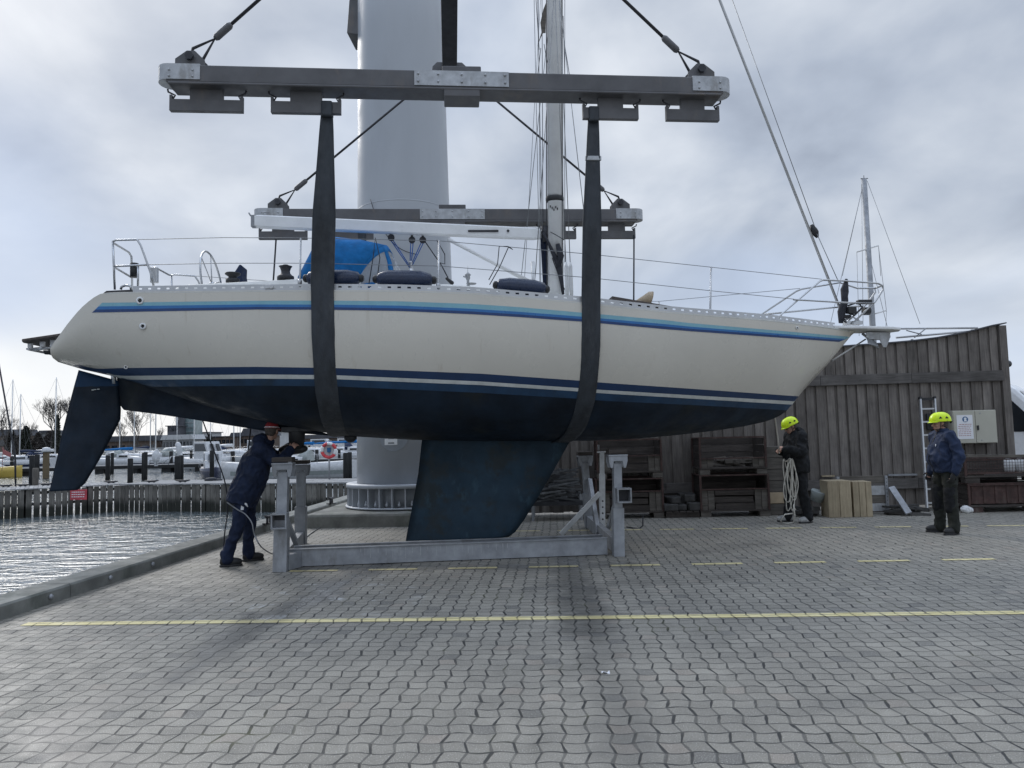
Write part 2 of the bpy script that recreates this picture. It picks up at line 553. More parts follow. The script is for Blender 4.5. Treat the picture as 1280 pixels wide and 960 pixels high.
def hull_mat():
    m = mat('cream_gelcoat', (0.60, 0.572, 0.505), 0.30, var=0.035, vscale=0.7)
    k = NT(m.node_tree); b = k.n['Principled BSDF']
    c = b.inputs['Base Color'].links[0].from_socket
    tc = k.node('ShaderNodeTexCoord'); o = tc.outputs['Object']
    # thin drip streaks from the rail, rust-brown and grey, plus a dingy band above the boot top
    st = k.noise(k.map(o, (1, 1, 0.03)), 9.0, 4, 0.6)
    bk = k.noise(k.map(o, (1, 1, 0.5)), 1.4, 3, 0.5)
    c = k.mix(k.m('MULTIPLY', k.step(st, 0.60, 0.74), k.step(bk, 0.42, 0.66, 0, 0.42)), c, (0.36, 0.31, 0.23, 1))
    st2 = k.noise(k.map(o, (1, 1, 0.05), (5, 3, 1)), 26.0, 3, 0.6)
    c = k.mix(k.m('MULTIPLY', k.step(st2, 0.64, 0.72), k.step(bk, 0.62, 0.40, 0, 0.35)), c, (0.40, 0.39, 0.36, 1))
    sf = k.noise(k.map(o, (0.35, 1, 2.2)), 5.0, 6, 0.7)
    c = k.mix(k.step(sf, 0.66, 0.75, 0, 0.25), c, (0.44, 0.42, 0.38, 1))
    k.put(b.inputs['Base Color'], c)
    b.inputs['Coat Weight'].default_value = 0.15
    return m
def worn_mat():
    m = mat('worn_keel_paint', (0.024, 0.050, 0.076), 0.72, var=0.3, vscale=1.2, bump=0.15, bscale=55, spec=.3)
    k = NT(m.node_tree); b = k.n['Principled BSDF']
    c = b.inputs['Base Color'].links[0].from_socket
    tc = k.node('ShaderNodeTexCoord'); o = tc.outputs['Object']
    n1 = k.noise(k.map(o, (1, 1, 1), (2, 0, 5)), 1.5, 8, 0.68)
    c = k.mix(k.step(n1, 0.50, 0.60, 0, 0.9), c, (0.027, 0.036, 0.040, 1))
    n2 = k.noise(k.map(o, (1, 1, .6), (7, 0, 1)), 2.3, 7, 0.65)
    c = k.mix(k.step(n2, 0.56, 0.64, 0, 0.7), c, (0.040, 0.080, 0.112, 1))
    n3 = k.noise(k.map(o, (1.5, 1, 1.5), (1, 0, 9)), 9, 5, 0.7)
    c = k.mix(k.step(n3, 0.66, 0.72, 0, 0.5), c, (0.075, 0.080, 0.080, 1))
    k.put(b.inputs['Base Color'], c)
    return m
M = {}
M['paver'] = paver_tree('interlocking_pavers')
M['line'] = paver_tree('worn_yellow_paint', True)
M['water'] = water_mat()
M['hull'] = hull_mat()
M['stripe_pale'] = mat('pale_blue_stripe', (0.20, 0.42, 0.50), 0.35, var=0.05)
M['stripe_mid'] = mat('blue_stripe', (0.022, 0.15, 0.40), 0.35, var=0.05)
M['stripe_dark'] = mat('navy_stripe', (0.010, 0.045, 0.16), 0.35, var=0.05)
M['boot'] = mat('navy_boot_top', (0.010, 0.035, 0.10), 0.4, var=0.1, vscale=3)
M['wl_white'] = mat('boot_line_white', (0.58, 0.60, 0.58), 0.45, var=0.1)
M['anti_blue'] = mat('blue_antifouling', (0.014, 0.05, 0.11), 0.6, var=0.25, vscale=2.5, stain=(0.012, 0.03, 0.055))
M['anti'] = mat('dark_antifouling', (0.008, 0.017, 0.031), 0.66, var=0.35, vscale=2.0, stain=(0.017, 0.021, 0.022, 1.5), bump=0.05, bscale=40, spec=.3)
M['keel'] = worn_mat()
M['deck'] = mat('white_deck', (0.70, 0.70, 0.67), 0.5, var=0.08)
M['white'] = mat('white_paint', (0.72, 0.73, 0.73), 0.4, var=0.06)
M['alu'] = mat('anodised_aluminium', (0.52, 0.53, 0.54), 0.42, metal=0.55, var=0.08, vscale=3)
M['mast'] = mat('mast_aluminium', (0.74, 0.745, 0.74), 0.42, metal=0.05, var=0.08, vscale=2.5)
M['boom'] = mat('white_boom_paint', (0.78, 0.79, 0.79), 0.35, var=0.05, vscale=3)
M['steel'] = mat('stainless_tube', (0.46, 0.47, 0.48), 0.25, metal=0.9, var=0.06)
M['wire'] = mat('stainless_wire', (0.22, 0.23, 0.24), 0.4, metal=0.6, var=0.05)
M['black'] = mat('black_plastic', (0.018, 0.019, 0.021), 0.5, var=0.2)
M['rubber'] = mat('navy_fender_vinyl', (0.014, 0.026, 0.062), 0.30, var=0.12, vscale=8)
M['canvas'] = mat('blue_acrylic_canvas', (0.013, 0.145, 0.385), 0.85, var=0.15, vscale=9, bump=0.15, bscale=25, spec=0.2)
M['vinyl'] = mat('clear_vinyl', (0.55, 0.58, 0.60), 0.2, var=0.1, alpha=0.55)
M['rope_blue'] = mat('blue_rope', (0.02, 0.10, 0.34), 0.8, var=0.15)
M['rope_dark'] = mat('dark_rope', (0.02, 0.022, 0.03), 0.8, var=0.15)
M['rope_white'] = mat('off_white_rope', (0.55, 0.53, 0.47), 0.85, var=0.15, vscale=40)
M['teak'] = mat('weathered_teak', (0.075, 0.062, 0.055), 0.7, var=0.25, streak=True, vscale=20)
M['tan'] = mat('tan_varnish', (0.42, 0.33, 0.22), 0.5, var=0.15)
M['glass_dark'] = mat('dark_window', (0.015, 0.02, 0.026), 0.08, var=0.1, spec=0.8)
M['rig_grey'] = mat('painted_lifting_steel', (0.10, 0.10, 0.105), 0.55, var=0.14, vscale=3, bump=0.05, bscale=30, stain=(0.13, 0.115, 0.105, 3.5))
M['galv'] = mat('galvanised_plate', (0.42, 0.435, 0.45), 0.5, metal=0.45, var=0.14, vscale=9, stain=(0.27, 0.27, 0.265, 5))
M['galv_dull'] = mat('dull_galvanised_steel', (0.31, 0.325, 0.345), 0.55, metal=0.35, var=0.16, vscale=5, stain=(0.20, 0.20, 0.20, 3), bump=0.06, bscale=30)
M['galv_light'] = mat('bright_galvanised_tube', (0.62, 0.635, 0.64), 0.5, metal=0.15, var=0.1, vscale=9)
M['dark_steel'] = mat('dark_steel', (0.035, 0.036, 0.042), 0.55, metal=0.2, var=0.2)
M['sling'] = mat('wet_sling_webbing', (0.034, 0.041, 0.050), 0.62, var=0.3, vscale=5, streak=True, bump=0.5, bscale=70, stain=(0.07, 0.077, 0.085, 3))
M['tower'] = mat('pale_grey_tower_paint', (0.41, 0.435, 0.465), 0.42, var=0.05, vscale=0.7, streak=True, stain=(0.36, 0.38, 0.405, 0.6))
M['tower_dark'] = mat('grey_emblem_paint', (0.24, 0.26, 0.28), 0.5, var=0.06)
M['concrete'] = mat('mossy_concrete', (0.20, 0.20, 0.18), 0.88, var=0.25, vscale=3, bump=0.3, bscale=30, stain=(0.10, 0.115, 0.085, 2.5))
M['kerb'] = mat('kerb_concrete', (0.19, 0.195, 0.18), 0.85, var=0.2, vscale=4, bump=0.25, bscale=35, stain=(0.10, 0.11, 0.095, 1.8))
M['shed'] = wood_mat('weathered_shed_boards', (0.108, 0.097, 0.089), (0.205, 0.186, 0.168), island=0.20)
M['shed_rail'] = wood_mat('weathered_rail', (0.078, 0.072, 0.068), (0.160, 0.15, 0.142), axis='X')
M['plank'] = wood_mat('jetty_plank', (0.085, 0.082, 0.074), (0.20, 0.192, 0.175), island=0.3)
M['jdeck'] = wood_mat('bleached_jetty_deck', (0.20, 0.205, 0.21), (0.31, 0.315, 0.32), axis='Y', island=0.12)
M['pile'] = wood_mat('dark_pile', (0.016, 0.017, 0.018), (0.042, 0.042, 0.042), island=0.2)
M['timber'] = wood_mat('fresh_timber', (0.28, 0.23, 0.155), (0.41, 0.345, 0.24), island=0.1)
M['timber_grey'] = wood_mat('grey_timber', (0.075, 0.068, 0.06), (0.17, 0.155, 0.135), axis='X')
M['timber_dark'] = wood_mat('dark_crate_timber', (0.038, 0.033, 0.030), (0.085, 0.074, 0.066), axis='X')
M['rust'] = mat('rusty_crate_steel', (0.062, 0.034, 0.029), 0.8, var=0.3, vscale=8, stain=(0.10, 0.082, 0.068, 5), bump=0.2)
M['cabinet'] = mat('beige_cabinet_paint', (0.44, 0.43, 0.36), 0.5, var=0.06, vscale=2)
M['paper'] = mat('white_paper', (0.75, 0.76, 0.78), 0.7, var=0.03)
M['ink_blue'] = mat('sign_blue', (0.015, 0.10, 0.24), 0.6, var=0.05)
M['ink_red'] = mat('sign_red_ink', (0.36, 0.12, 0.12), 0.7, var=0.1)
M['ink_grey'] = mat('print_grey', (0.30, 0.31, 0.34), 0.7, var=0.1)
M['red'] = mat('faded_red_paint', (0.55, 0.05, 0.06), 0.5, var=0.15)
M['red_sign'] = mat('red_sign_board', (0.52, 0.07, 0.09), 0.5, var=0.2)
M['yellow_hull'] = mat('yellow_gelcoat', (0.52, 0.38, 0.08), 0.35, var=0.08)
M['mustard'] = mat('mustard_paint', (0.13, 0.095, 0.05), 0.6, var=0.15)
M['navy_hull'] = mat('navy_gelcoat', (0.012, 0.018, 0.05), 0.3, var=0.1)
M['wl_green'] = mat('grey_green_band', (0.28, 0.31, 0.30), 0.6, var=0.1)
M['bark'] = mat('grey_bark', (0.070, 0.062, 0.056), 0.9, var=0.2)
M['twig'] = mat('bare_twigs', (0.095, 0.085, 0.078), 0.9, var=0.15)
M['conifer'] = mat('dark_needles', (0.028, 0.034, 0.024), 0.9, var=0.3, vscale=2)
M['b_brick'] = mat('brown_brick', (0.14, 0.105, 0.085), 0.85, var=0.15, vscale=0.4)
M['b_grey'] = mat('grey_render', (0.30, 0.31, 0.32), 0.8, var=0.1, vscale=0.4)
M['b_pale'] = mat('pale_render', (0.52, 0.53, 0.54), 0.8, var=0.08, vscale=0.4)
M['boat_white'] = mat('chalky_boat_gelcoat', (0.56, 0.57, 0.58), 0.45, var=0.1)
M['b_roof'] = mat('dark_felt_roof', (0.085, 0.088, 0.10), 0.8, var=0.15, vscale=0.4)
M['b_glass'] = mat('greenish_glass', (0.20, 0.27, 0.28), 0.1, var=0.2, vscale=0.3, spec=0.9)
M['shore'] = mat('far_shore_ground', (0.075, 0.082, 0.065), 0.95, var=0.3, vscale=0.05)
M['navy_cloth'] = mat('navy_workwear', (0.0095, 0.017, 0.042), 0.8, var=0.22, vscale=9, bump=0.25, bscale=45, spec=0.3)
M['navy_jacket'] = mat('navy_softshell', (0.018, 0.030, 0.068), 0.75, var=0.15, vscale=9, bump=0.2, bscale=45, spec=0.3)
M['black_cloth'] = mat('black_jacket_cloth', (0.011, 0.012, 0.014), 0.8, var=0.25, vscale=10, bump=0.25, bscale=45, spec=0.3)
M['olive_cloth'] = mat('dark_olive_trousers', (0.024, 0.026, 0.022), 0.85, var=0.2, vscale=9, bump=0.25, bscale=45, spec=0.25)
M['skin'] = mat('skin', (0.46, 0.27, 0.20), 0.5, var=0.1, vscale=14)
M['glove'] = mat('black_glove', (0.014, 0.015, 0.016), 0.7, var=0.2)
M['hivis'] = mat('fluorescent_yellow_shell', (0.68, 0.90, 0.012), 0.35, var=0.03)
M['cap_red'] = mat('red_cap', (0.36, 0.028, 0.034), 0.7, var=0.15)
M['hair'] = mat('short_grey_brown_hair', (0.075, 0.06, 0.05), 0.8, var=0.25, vscale=40)
M['reflect'] = mat('silver_reflective_tape', (0.72, 0.74, 0.76), 0.3, var=0.05)
M['trainer'] = mat('grey_trainer', (0.34, 0.34, 0.33), 0.7, var=0.3, vscale=20)
M['boot_b'] = mat('black_boot', (0.016, 0.016, 0.017), 0.55, var=0.2)
M['orange'] = mat('orange_sole', (0.42, 0.17, 0.05), 0.7, var=0.1)
M['van'] = mat('white_van_paint', (0.76, 0.78, 0.80), 0.25, var=0.03, coat=0.4)
M['bar_grey'] = mat('grimy_steel_bars', (0.11, 0.115, 0.12), 0.55, metal=0.35, var=0.3, island=0.4)
M['scrap'] = mat('grimy_scrap', (0.06, 0.058, 0.055), 0.8, var=0.35, vscale=10, island=0.5)
# ================================================================== THE SETTING
WZ = -1.0                                        # water level
KA = G(0, 776); KB = G(440, 629)                 # foot of the kerb on the paved side
kd = (KB - KA); kd.z = 0; kd.normalize()
kn = V((-kd.y, kd.x, 0))                         # towards the water
K0 = KA - kd * 60; K1 = KA + kd * ((60.0 - KA.y) / kd.y)
mb = MB()
mb.add([K0, V((400, K0.y, 0)), V((400, 1500, 0)), V((K1.x + 40, 1500, 0)), V((K1.x + 40, 60, 0)), K1], [(0, 1, 2, 3, 4, 5)])
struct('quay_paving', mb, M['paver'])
mb = MB()
mb.prism([K0 + V((0, 0, -0.004)), K0 + kn * 0.30 + V((0, 0, -0.004)), K0 + kn * 0.30 + V((0, 0, -3)), K0 + V((0, 0, -3))], K1 - K0)
struct('quay_wall', mb, M['concrete'])
mb = MB()
n = 26
for i in range(n):                               # kerb in cast lengths
    a = K0 + (K1 - K0) * (i / n) + kd * 0.006; b = K0 + (K1 - K0) * ((i + 1) / n) - kd * 0.006
    w1 = kn * 0.36
    mb.prism([a, a + V((0, 0, .125)), a + kn * .018 + V((0, 0, .145)), a + w1 + V((0, 0, .145)), a + w1], b - a)
struct('kerb', mb, M['kerb'])
mb = MB()
mb.add([V((-700, -40, WZ)), V((K1.x + 60, -40, WZ)), V((K1.x + 60, 190, WZ)), V((-700, 190, WZ))], [(0, 1, 2, 3)])
struct('water', mb, M['water'])
mb = MB()
sh = [V((-900, 150, -0.4)), V((60, 150, -0.4)), V((60, 1500, 2)), V((-900, 1500, 2))]
mb.add(sh, [(0, 1, 2, 3)])
mb.add([V((-900, 150, -0.4)), V((60, 150, -0.4)), V((60, 148, -1.5)), V((-900, 148, -1.5))], [(0, 1, 2, 3)])
struct('far_shore', mb, M['shore'])

def strip(pa, pb, w, z=0.004):
    d = (pb - pa); d.z = 0; nn = V((-d.y, d.x, 0)).normalized() * (w / 2)
    up = V((0, 0, z))
    return [pa - nn + up, pb - nn + up, pb + nn + up, pa + nn + up]
mb = MB()
a, b = G(30, 780.5), G(1276, 766)
mb.add(strip(a, a + (b - a) * 2.2, 0.115), [(0, 1, 2, 3)])
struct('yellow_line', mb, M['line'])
mb = MB()
a, b = G(398, 713.5), G(1243, 699)
d = (b - a).normalized(); ln = (b - a).length
k0 = G(1243, 699)
for i in range(-4, 9):
    q = k0 - d * (i * 0.985)
    mb.add(strip(q - d * 0.60, q, 0.095), [(0, 1, 2, 3)])
struct('dashed_yellow_line', mb, M['line'])
mb = MB()
a, b = G(825, 662), G(1281, 657)
d = (b - a).normalized()
for i in range(-5, 9):
    q = a + d * (i * ((b - a).length - 0.55) / 6)
    mb.add(strip(q, q + d * 0.56, 0.075), [(0, 1, 2, 3)])
struct('dashed_back_line', mb, M['line'])

# mooring rings / cleats on the kerb
def cleat(c, label, h=0.14, ln=0.34, ax=V((1, 0, 0)), group='mooring cleats along the water'):
    mb = MB()
    up = V((0, 0, 1))
    for s in (-1, 1):
        mb.tube([c + ax * (s * ln * .17), c + ax * (s * ln * .17) + up * h * .75], ln * .06, 8)
    mb.tube([c - ax * (ln / 2) + up * h, c - ax * (ln * .2) + up * h * .8, c + ax * (ln * .2) + up * h * .8, c + ax * (ln / 2) + up * h], [ln * .03, ln * .07, ln * .07, ln * .03], 8)
    mb.box(c + up * .01, (ln * .5, ln * .25, .02))
    return solo('mooring_cleat', mb, M['dark_steel'], label, 'cleat', group)
def on_kerb(px, py):
    p = G(px, py, 0.145)
    return p
cleat(on_kerb(336, 655), 'dark steel cleat on the kerb just behind the leaning worker', 0.16, 0.4, kd)
cleat(on_kerb(414, 630), 'dark steel cleat on the kerb left of the tower plinth', 0.16, 0.4, kd)
for (px, py) in ((56, 746), (146, 722), (203, 705)):
    p = KA + kd * 0
    g = G(px, py, 0.075)
    t = (g - KA).dot(kd)
    c = KA + kd * t + V((0, 0, 0.075))
    mb = MB(); mb.lathe([(0.022, 0.0), (0.03, 0.012), (0.02, 0.03), (0.006, 0.034)], c - kn * 0.0, -kn, 10)
    solo('kerb_stud', mb, M['galv_dull'], 'small pale steel stud on the inner face of the long harbour kerb', 'stud', 'steel studs in the kerb face')
mb = MB(); p = G(2, 745, 0.05) + kn * 0.35
mb.ell(p, (0.07, 0.07, 0.06)); mb.tube([p, p - V((0, 0, .7))], 0.04, 8)
solo('mooring_post', mb, M['galv_dull'], 'rounded grey post head peeping over the kerb at the water edge', 'post')

# ================================================================== THE TOWER
TC = onY(509, 545, 15.0); TC.z = 0
def tower():
    t = thing('crane_tower', 'thick pale grey crane column on a ribbed flange ring and concrete plinth', 'crane', TC)
    c = TC
    mb = MB(); mb.lathe([(1.02, 0.74), (1.0, 3), (0.93, 8), (0.91, 10), (0.90, 15)], c, n=72)
    for zw in (3.3, 6.3): mb.lathe([(lerp_tab([(0.74, 1.02), (3, 1.0), (8, .93)], zw) - .01, zw - .02), (lerp_tab([(0.74, 1.02), (3, 1.0), (8, .93)], zw) + .004, zw - .008), (lerp_tab([(0.74, 1.02), (3, 1.0), (8, .93)], zw) + .004, zw + .008), (lerp_tab([(0.74, 1.02), (3, 1.0), (8, .93)], zw) - .01, zw + .02)], c, n=72)
    col = part('column', mb, M['tower'], t)
    mb = MB(); mb.lathe([(1.0, 0.66), (1.235, 0.66), (1.235, 0.72), (1.225, 0.735), (1.0, 0.735)], c, n=64)
    part('flange', mb, M['tower'], t)
    mb = MB()
    mb.lathe([(1.03, 0.30), (1.03, 0.655)], c, n=48)
    for i in range(30):
        a = 2 * PI * i / 30 + .05
        ax = V((math.cos(a), math.sin(a), 0)); tn = V((-ax.y, ax.x, 0))
        mb.obox(c + ax * 1.115 + V((0, 0, .478)), ax * .1, tn * .012, V((0, 0, .18)))
        a2 = a + PI / 30
        ax = V((math.cos(a2), math.sin(a2), 0))
        mb.lathe([(.028, 0), (.028, .05), (.016, .05), (.016, .10)], c + ax * 1.14 + V((0, 0, .325)), n=6)
    part('stiffener_ring', mb, M['tower'], t)
    mb = MB(); mb.lathe([(1.0, 0.27), (1.25, 0.27), (1.25, 0.298), (1.0, 0.298)], c, n=64)
    part('base_ring', mb, M['tower'], t)
    mb = MB(); mb.box(c + V((-.05, .0, .10)), (3.15, 3.15, .30))
    part('plinth', mb, M['concrete'], t, bev=.05)
    # round emblem on the column facing the yard
    pt = onY(492, 545, c.y - 1.0)
    zc = pt.z
    ang0 = math.atan2(pt.y - c.y, pt.x - c.x)
    def onc(dx, dz, off):
        rr = 1.02 + off
        a = ang0 + dx / 1.02
        return V((c.x + rr * math.cos(a), c.y + rr * math.sin(a), zc + dz))
    mb = MB()
    rs = [[onc(.29 * k * math.cos(q * PI / 16), .29 * k * math.sin(q * PI / 16), .012) for q in range(32)] for k in (0.02, .25, .5, .75, 1)]
    mb.rings(rs, cap=False)
    em = part('emblem', mb, M['tower_dark'], t)
    mb = MB()
    def patch(x0, x1, z0, z1):
        nx = 6
        vs = [onc(x0 + (x1 - x0) * i / nx, z, .018) for z in (z0, z1) for i in range(nx + 1)]
        mb.add(vs, [(i, i + 1, i + nx + 2, i + nx + 1) for i in range(nx)])
    patch(-.20, .10, -.035, -.02); patch(-.21, .12, .0, .02); patch(-.17, -.10, -.15, -.05); patch(.02, .08, -.15, -.05); patch(-.17, .08, -.17, -.15)
    patch(-.10, .02, -.12, -.06)
    part('emblem_mark', mb, M['white'], em)
    # steel box bracket beside the column, above the yard
    p = onY(450, -40, c.y - .2); q = onY(450, 43, c.y - .2)
    mb = MB(); cx = onY(442, 20, c.y - .2)
    mb.prism([onY(441, -60, c.y - .3), onY(433.5, 41, c.y - .3), onY(450, 43.5, c.y - .3), onY(452, -60, c.y - .3)], V((0, .7, 0)))
    part('jib_bracket', mb, M['rig_grey'], t, bev=.01)
    # hanging loop of thin cable against the column
    mb = MB()
    pts = []
    for i in range(14):
        u = i / 13
        a = ang0 + (-.45 + .95 * u)
        pts.append(V((c.x + 1.0 * math.cos(a), c.y + 1.0 * math.sin(a), 6.35 - 1.15 * u ** 0.8 - .25 * math.sin(PI * u))))
    mb.tube(pts, .008, 5)
    part('cable', mb, M['dark_steel'], t)
    # slewing jib high over the yacht (above the picture) that carries the lifting frame
    hub = V((c.x, c.y, 15.0))
    mb = MB(); mb.lathe([(1.05, 0), (1.1, .1), (1.1, 1.1), (.9, 1.3)], hub, n=40); part('slewing_head', mb, M['tower'], t)
    mb = MB(); d = (L(0, 0, 15.6) - V((c.x, c.y, 15.6))); mb.bar(V((c.x, c.y, 15.6)), V((c.x, c.y, 15.6)) + d * 1.3, .7, .9); part('jib', mb, M['tower'], t, bev=.02)
    return t
tower()

# ================================================================== LIFTING GEAR
BW = 2.0                                         # beams hang 2 m either side of the centre line
def lifting_beam(w, pl, pr, hpx, label, h, lug, face):
    """pl, pr: pixel of the beam's axis at its ends; hpx: pixel x of its four hangers"""
    A = onL(pl[0], pl[1], w); B = onL(pr[0], pr[1], w)
    t = thing('lifting_beam', label, 'lifting beam', LL((A + B) / 2) - V((0, 0, h)), TH, 'steel lifting beams of the boat crane')
    A, B = LL(A), LL(B)
    d = (B - A).normalized(); side = LY.copy(); up = side.cross(d) * -1
    if up.z < 0: up = -up
    wd = .26
    mb = MB(); mb.bar(A + d * .12, B - d * .12, wd, h, up)
    mb.bar(A + d * .15 - up * (h / 2 + .018), B - d * .15 - up * (h / 2 + .018), wd + .05, .03, up)
    part('box_beam', mb, M['rig_grey'], t, bev=.012)
    for e, dd in ((A, d), (B, -d)):              # rounded galvanised end caps
        prof = []
        hh = h * .86
        mb = MB()
        for k in range(9):
            a = -PI / 2 + PI * k / 8
            prof.append(e + dd * (.14 - .14 * math.cos(a)) + side * (math.sin(a) * (wd / 2 + .012)))
        poly = [p + up * (h * .5 - hh + .0) for p in prof] + []
        poly += [prof[-1] + dd * .36 + up * (h * .5 - hh), prof[0] + dd * .36 + up * (h * .5 - hh)]
        mb.prism(poly, up * (hh + .006))
        for s in (-1,):
            for q in (.16, .42):
                for hz in (.12, .38):
                    mb.lathe([(.012, 0), (.012, .012), (.004, .014)], e + dd * q + side * (-(wd / 2 + .012)) + up * (h * .5 - hh + hz * hh * 1.6), -side, 8)
        part('end_cap', mb, M['galv'], t)
        # lug plates and pin for the wire
        lp = e + dd * lug + up * (h / 2)
        for s in (-.05, .05):
            mb = MB()
            mb.prism([lp + side * s + dd * (-.17), lp + side * s + dd * .17, lp + side * s + dd * .16 + up * .10, lp + side * s + dd * .05 + up * .21, lp + side * s + dd * -.04 + up * .21, lp + side * s + dd * -.17 + up * .11], side * .02)
            part('lug_plate', mb, M['rig_grey'], t, bev=.004)
        mb = MB(); mb.lathe([(.028, -.09), (.028, .09)], lp + up * .13, side, 12); mb.lathe([(.05, .07), (.05, .10)], lp + up * .13, side, 6); mb.lathe([(.05, -.10), (.05, -.07)], lp + up * .13, side, 6)
        part('lug_pin', mb, M['dark_steel'], t)
    mid = (A + B) / 2
    if face:
        fa = onL(face[0], face[2], w - wd / 2); fb = onL(face[1], face[2], w - wd / 2)
        fa, fb = LL(fa), LL(fb)
        ta = (fa - A).dot(d); tb = (fb - A).dot(d)
        mb = MB(); mb.bar(A + d * ta - side * (wd / 2 + .006) + up * .008, A + d * tb - side * (wd / 2 + .006) + up * .008, .012, h * .88, up)
        for q in (.04, .25, .5, .75, .96):
            for hz in (-.035, .055):
                mb.lathe([(.014, 0), (.014, .012), (.004, .014)], A + d * (ta + (tb - ta) * q) - side * (wd / 2 + .012) + up * hz, -side, 8)
        part('centre_plate', mb, M['galv'], t)
        m2 = A + d * ((ta + tb) / 2)
        mb = MB()
        mb.box(m2 - up * (h / 2 + .06), (.42, wd + .04, .10), TH)
        mb.box(m2 + up * (h / 2 + .04), (.46, .16, .10), TH)
        part('centre_bracket', mb, M['rig_grey'], t, bev=.01)
    hooks = []
    for (hx, hw) in hpx:                         # T-shaped sling hangers: stem, cross tray with turned-up ends, keeper wires
        c = onL(hx, (pl[1] + pr[1]) / 2, w)
        tx = (LL(c) - A).dot(d)
        b0 = A + d * tx - up * (h / 2 + .03)
        mb = MB()
        mb.prism([b0 + d * s * hw * .225 + up * q - side * .03 for s, q in ((-1, 0), (1, 0), (1, -.20), (-1, -.20))], side * .06)
        tr = hw / 2
        mb.prism([b0 - side * .034 + d * x - up * z for x, z in ((-tr, .075), (-tr + .03, .075), (-tr + .03, .125), (tr - .03, .125), (tr - .03, .075), (tr, .075), (tr, .262), (-tr, .262))], side * .068)
        hp = part('sling_hanger', mb, M['rig_grey'], t, bev=.004)
        for s in (-1, 1):
            mb = MB()
            mb.tube([b0 + d * s * (tr + .03) + up * .0 - side * .0, b0 + d * s * (tr + .025) - up * .03 - side * .0, b0 + d * s * (tr - .055) - up * .07 - side * .0, b0 + d * s * (tr - .02) - up * .125 - side * .0], .011, 6)
            part('keeper_rod', mb, M['dark_steel'], hp)
        hooks.append((b0 - up * .20, tr))
    lugs = [A + d * lug + up * (h / 2 + .13), B - d * lug + up * (h / 2 + .13)]
    return A, B, d, up, hooks, lugs
NB = lifting_beam(-BW, (199, 97.5), (911, 113.5), [(259, .82), (383, .80), (762, .68), (864, .66)], 'long dark steel lifting beam hanging in front of the yacht, nearest the camera', .205, .36, (518, 636, 106.5))
FB = lifting_beam(BW, (318, 271), (803, 271), [(354, .80), (437, .80), (696, .66), (770, .66)], 'long dark steel lifting beam hanging beyond the yacht, behind its mast', .205, .40, (525, 606, 271))

# upper spreader bar running fore and aft over both beams' middles
apN = onLw(560, -197, -BW); apF = onLw(562, 84, BW)
t = thing('spreader_bar', 'dark steel box bar running overhead from above the near beam to the far beam', 'spreader bar', (apN + apF) / 2, TH)
d = (apF - apN).normalized(); up = LX.cross(d)
mb = MB(); mb.bar(apN - d * .3, apF + d * .12, .255, .30, up); part('box_beam', mb, M['dark_steel'], t, bev=.01)
for (e, s) in ((apN, -1), (apF, 1)):
    for q in (-1, 1):
        mb = MB()
        cc = e - up * .02 + d * .02 * s
        mb.prism([cc + LX * q * x + up * z for x, z in ((.12, -.16), (.12, .14), (.22, .14), (.30, .05), (.31, -.09), (.27, -.16))], d * .08 * s)
        mb.lathe([(.03, -.07), (.03, .07)], cc + LX * q * .23 - up * .08, d, 10)
        part('fork_plate', mb, M['rig_grey'], t, bev=.006)
mid = (apN + apF) / 2
mb = MB(); mb.prism([mid + d * -.25 + up * .15 - LX * .03, mid + d * .25 + up * .15 - LX * .03, mid + up * .6 - LX * .03], LX * .06); part('hoist_eye', mb, M['rig_grey'], t)
mb = MB(); mb.tube([mid + up * .55, V((mid.x, mid.y, 15.3))], .03, 8)
solo('hoist_cable', mb, M['dark_steel'], 'vertical hoist cable carrying the spreader bar from the crane jib', 'cable')

def wire_rope(lug, ap, label, inward):
    # from the lug pin up to the spreader bar, with a ferrule and thimble eye
    t = thing('wire_rope', label, 'wire rope', lug, 0, 'wire ropes between lifting beams and spreader bar')
    d = (ap - lug).normalized()
    sd = d.cross(LY).normalized()
    f0 = lug + d * .36; f1 = lug + d * .62
    mb = MB(); mb.tube([f1 - d * .05, ap], .020, 8); part('wire', mb, M['dark_steel'], t)
    mb = MB(); mb.tube([f0, f0 + d * .03, f1 - d * .03, f1], [.026, .042, .042, .028], 10); part('ferrule', mb, M['rig_grey'], t)
    mb = MB(); mb.tube([f0, lug + d * .1 + sd * .085, lug - d * .05, lug + d * .1 - sd * .085], .018, 6, closed=True); part('thimble_eye', mb, M['dark_steel'], t)
wire_rope(NB[5][0], apN - up * .08 - LX * .2, 'dark wire rope rising inward from the stern end of the near lifting beam', 1)
wire_rope(NB[5][1], apN - up * .08 + LX * .2, 'dark wire rope rising inward from the bow end of the near lifting beam', -1)
wire_rope(FB[5][0], apF - up * .08 - LX * .2, 'dark wire rope rising inward from the stern end of the far lifting beam', 1)
wire_rope(FB[5][1], apF - up * .08 + LX * .2, 'dark wire rope rising inward from the bow end of the far lifting beam', -1)

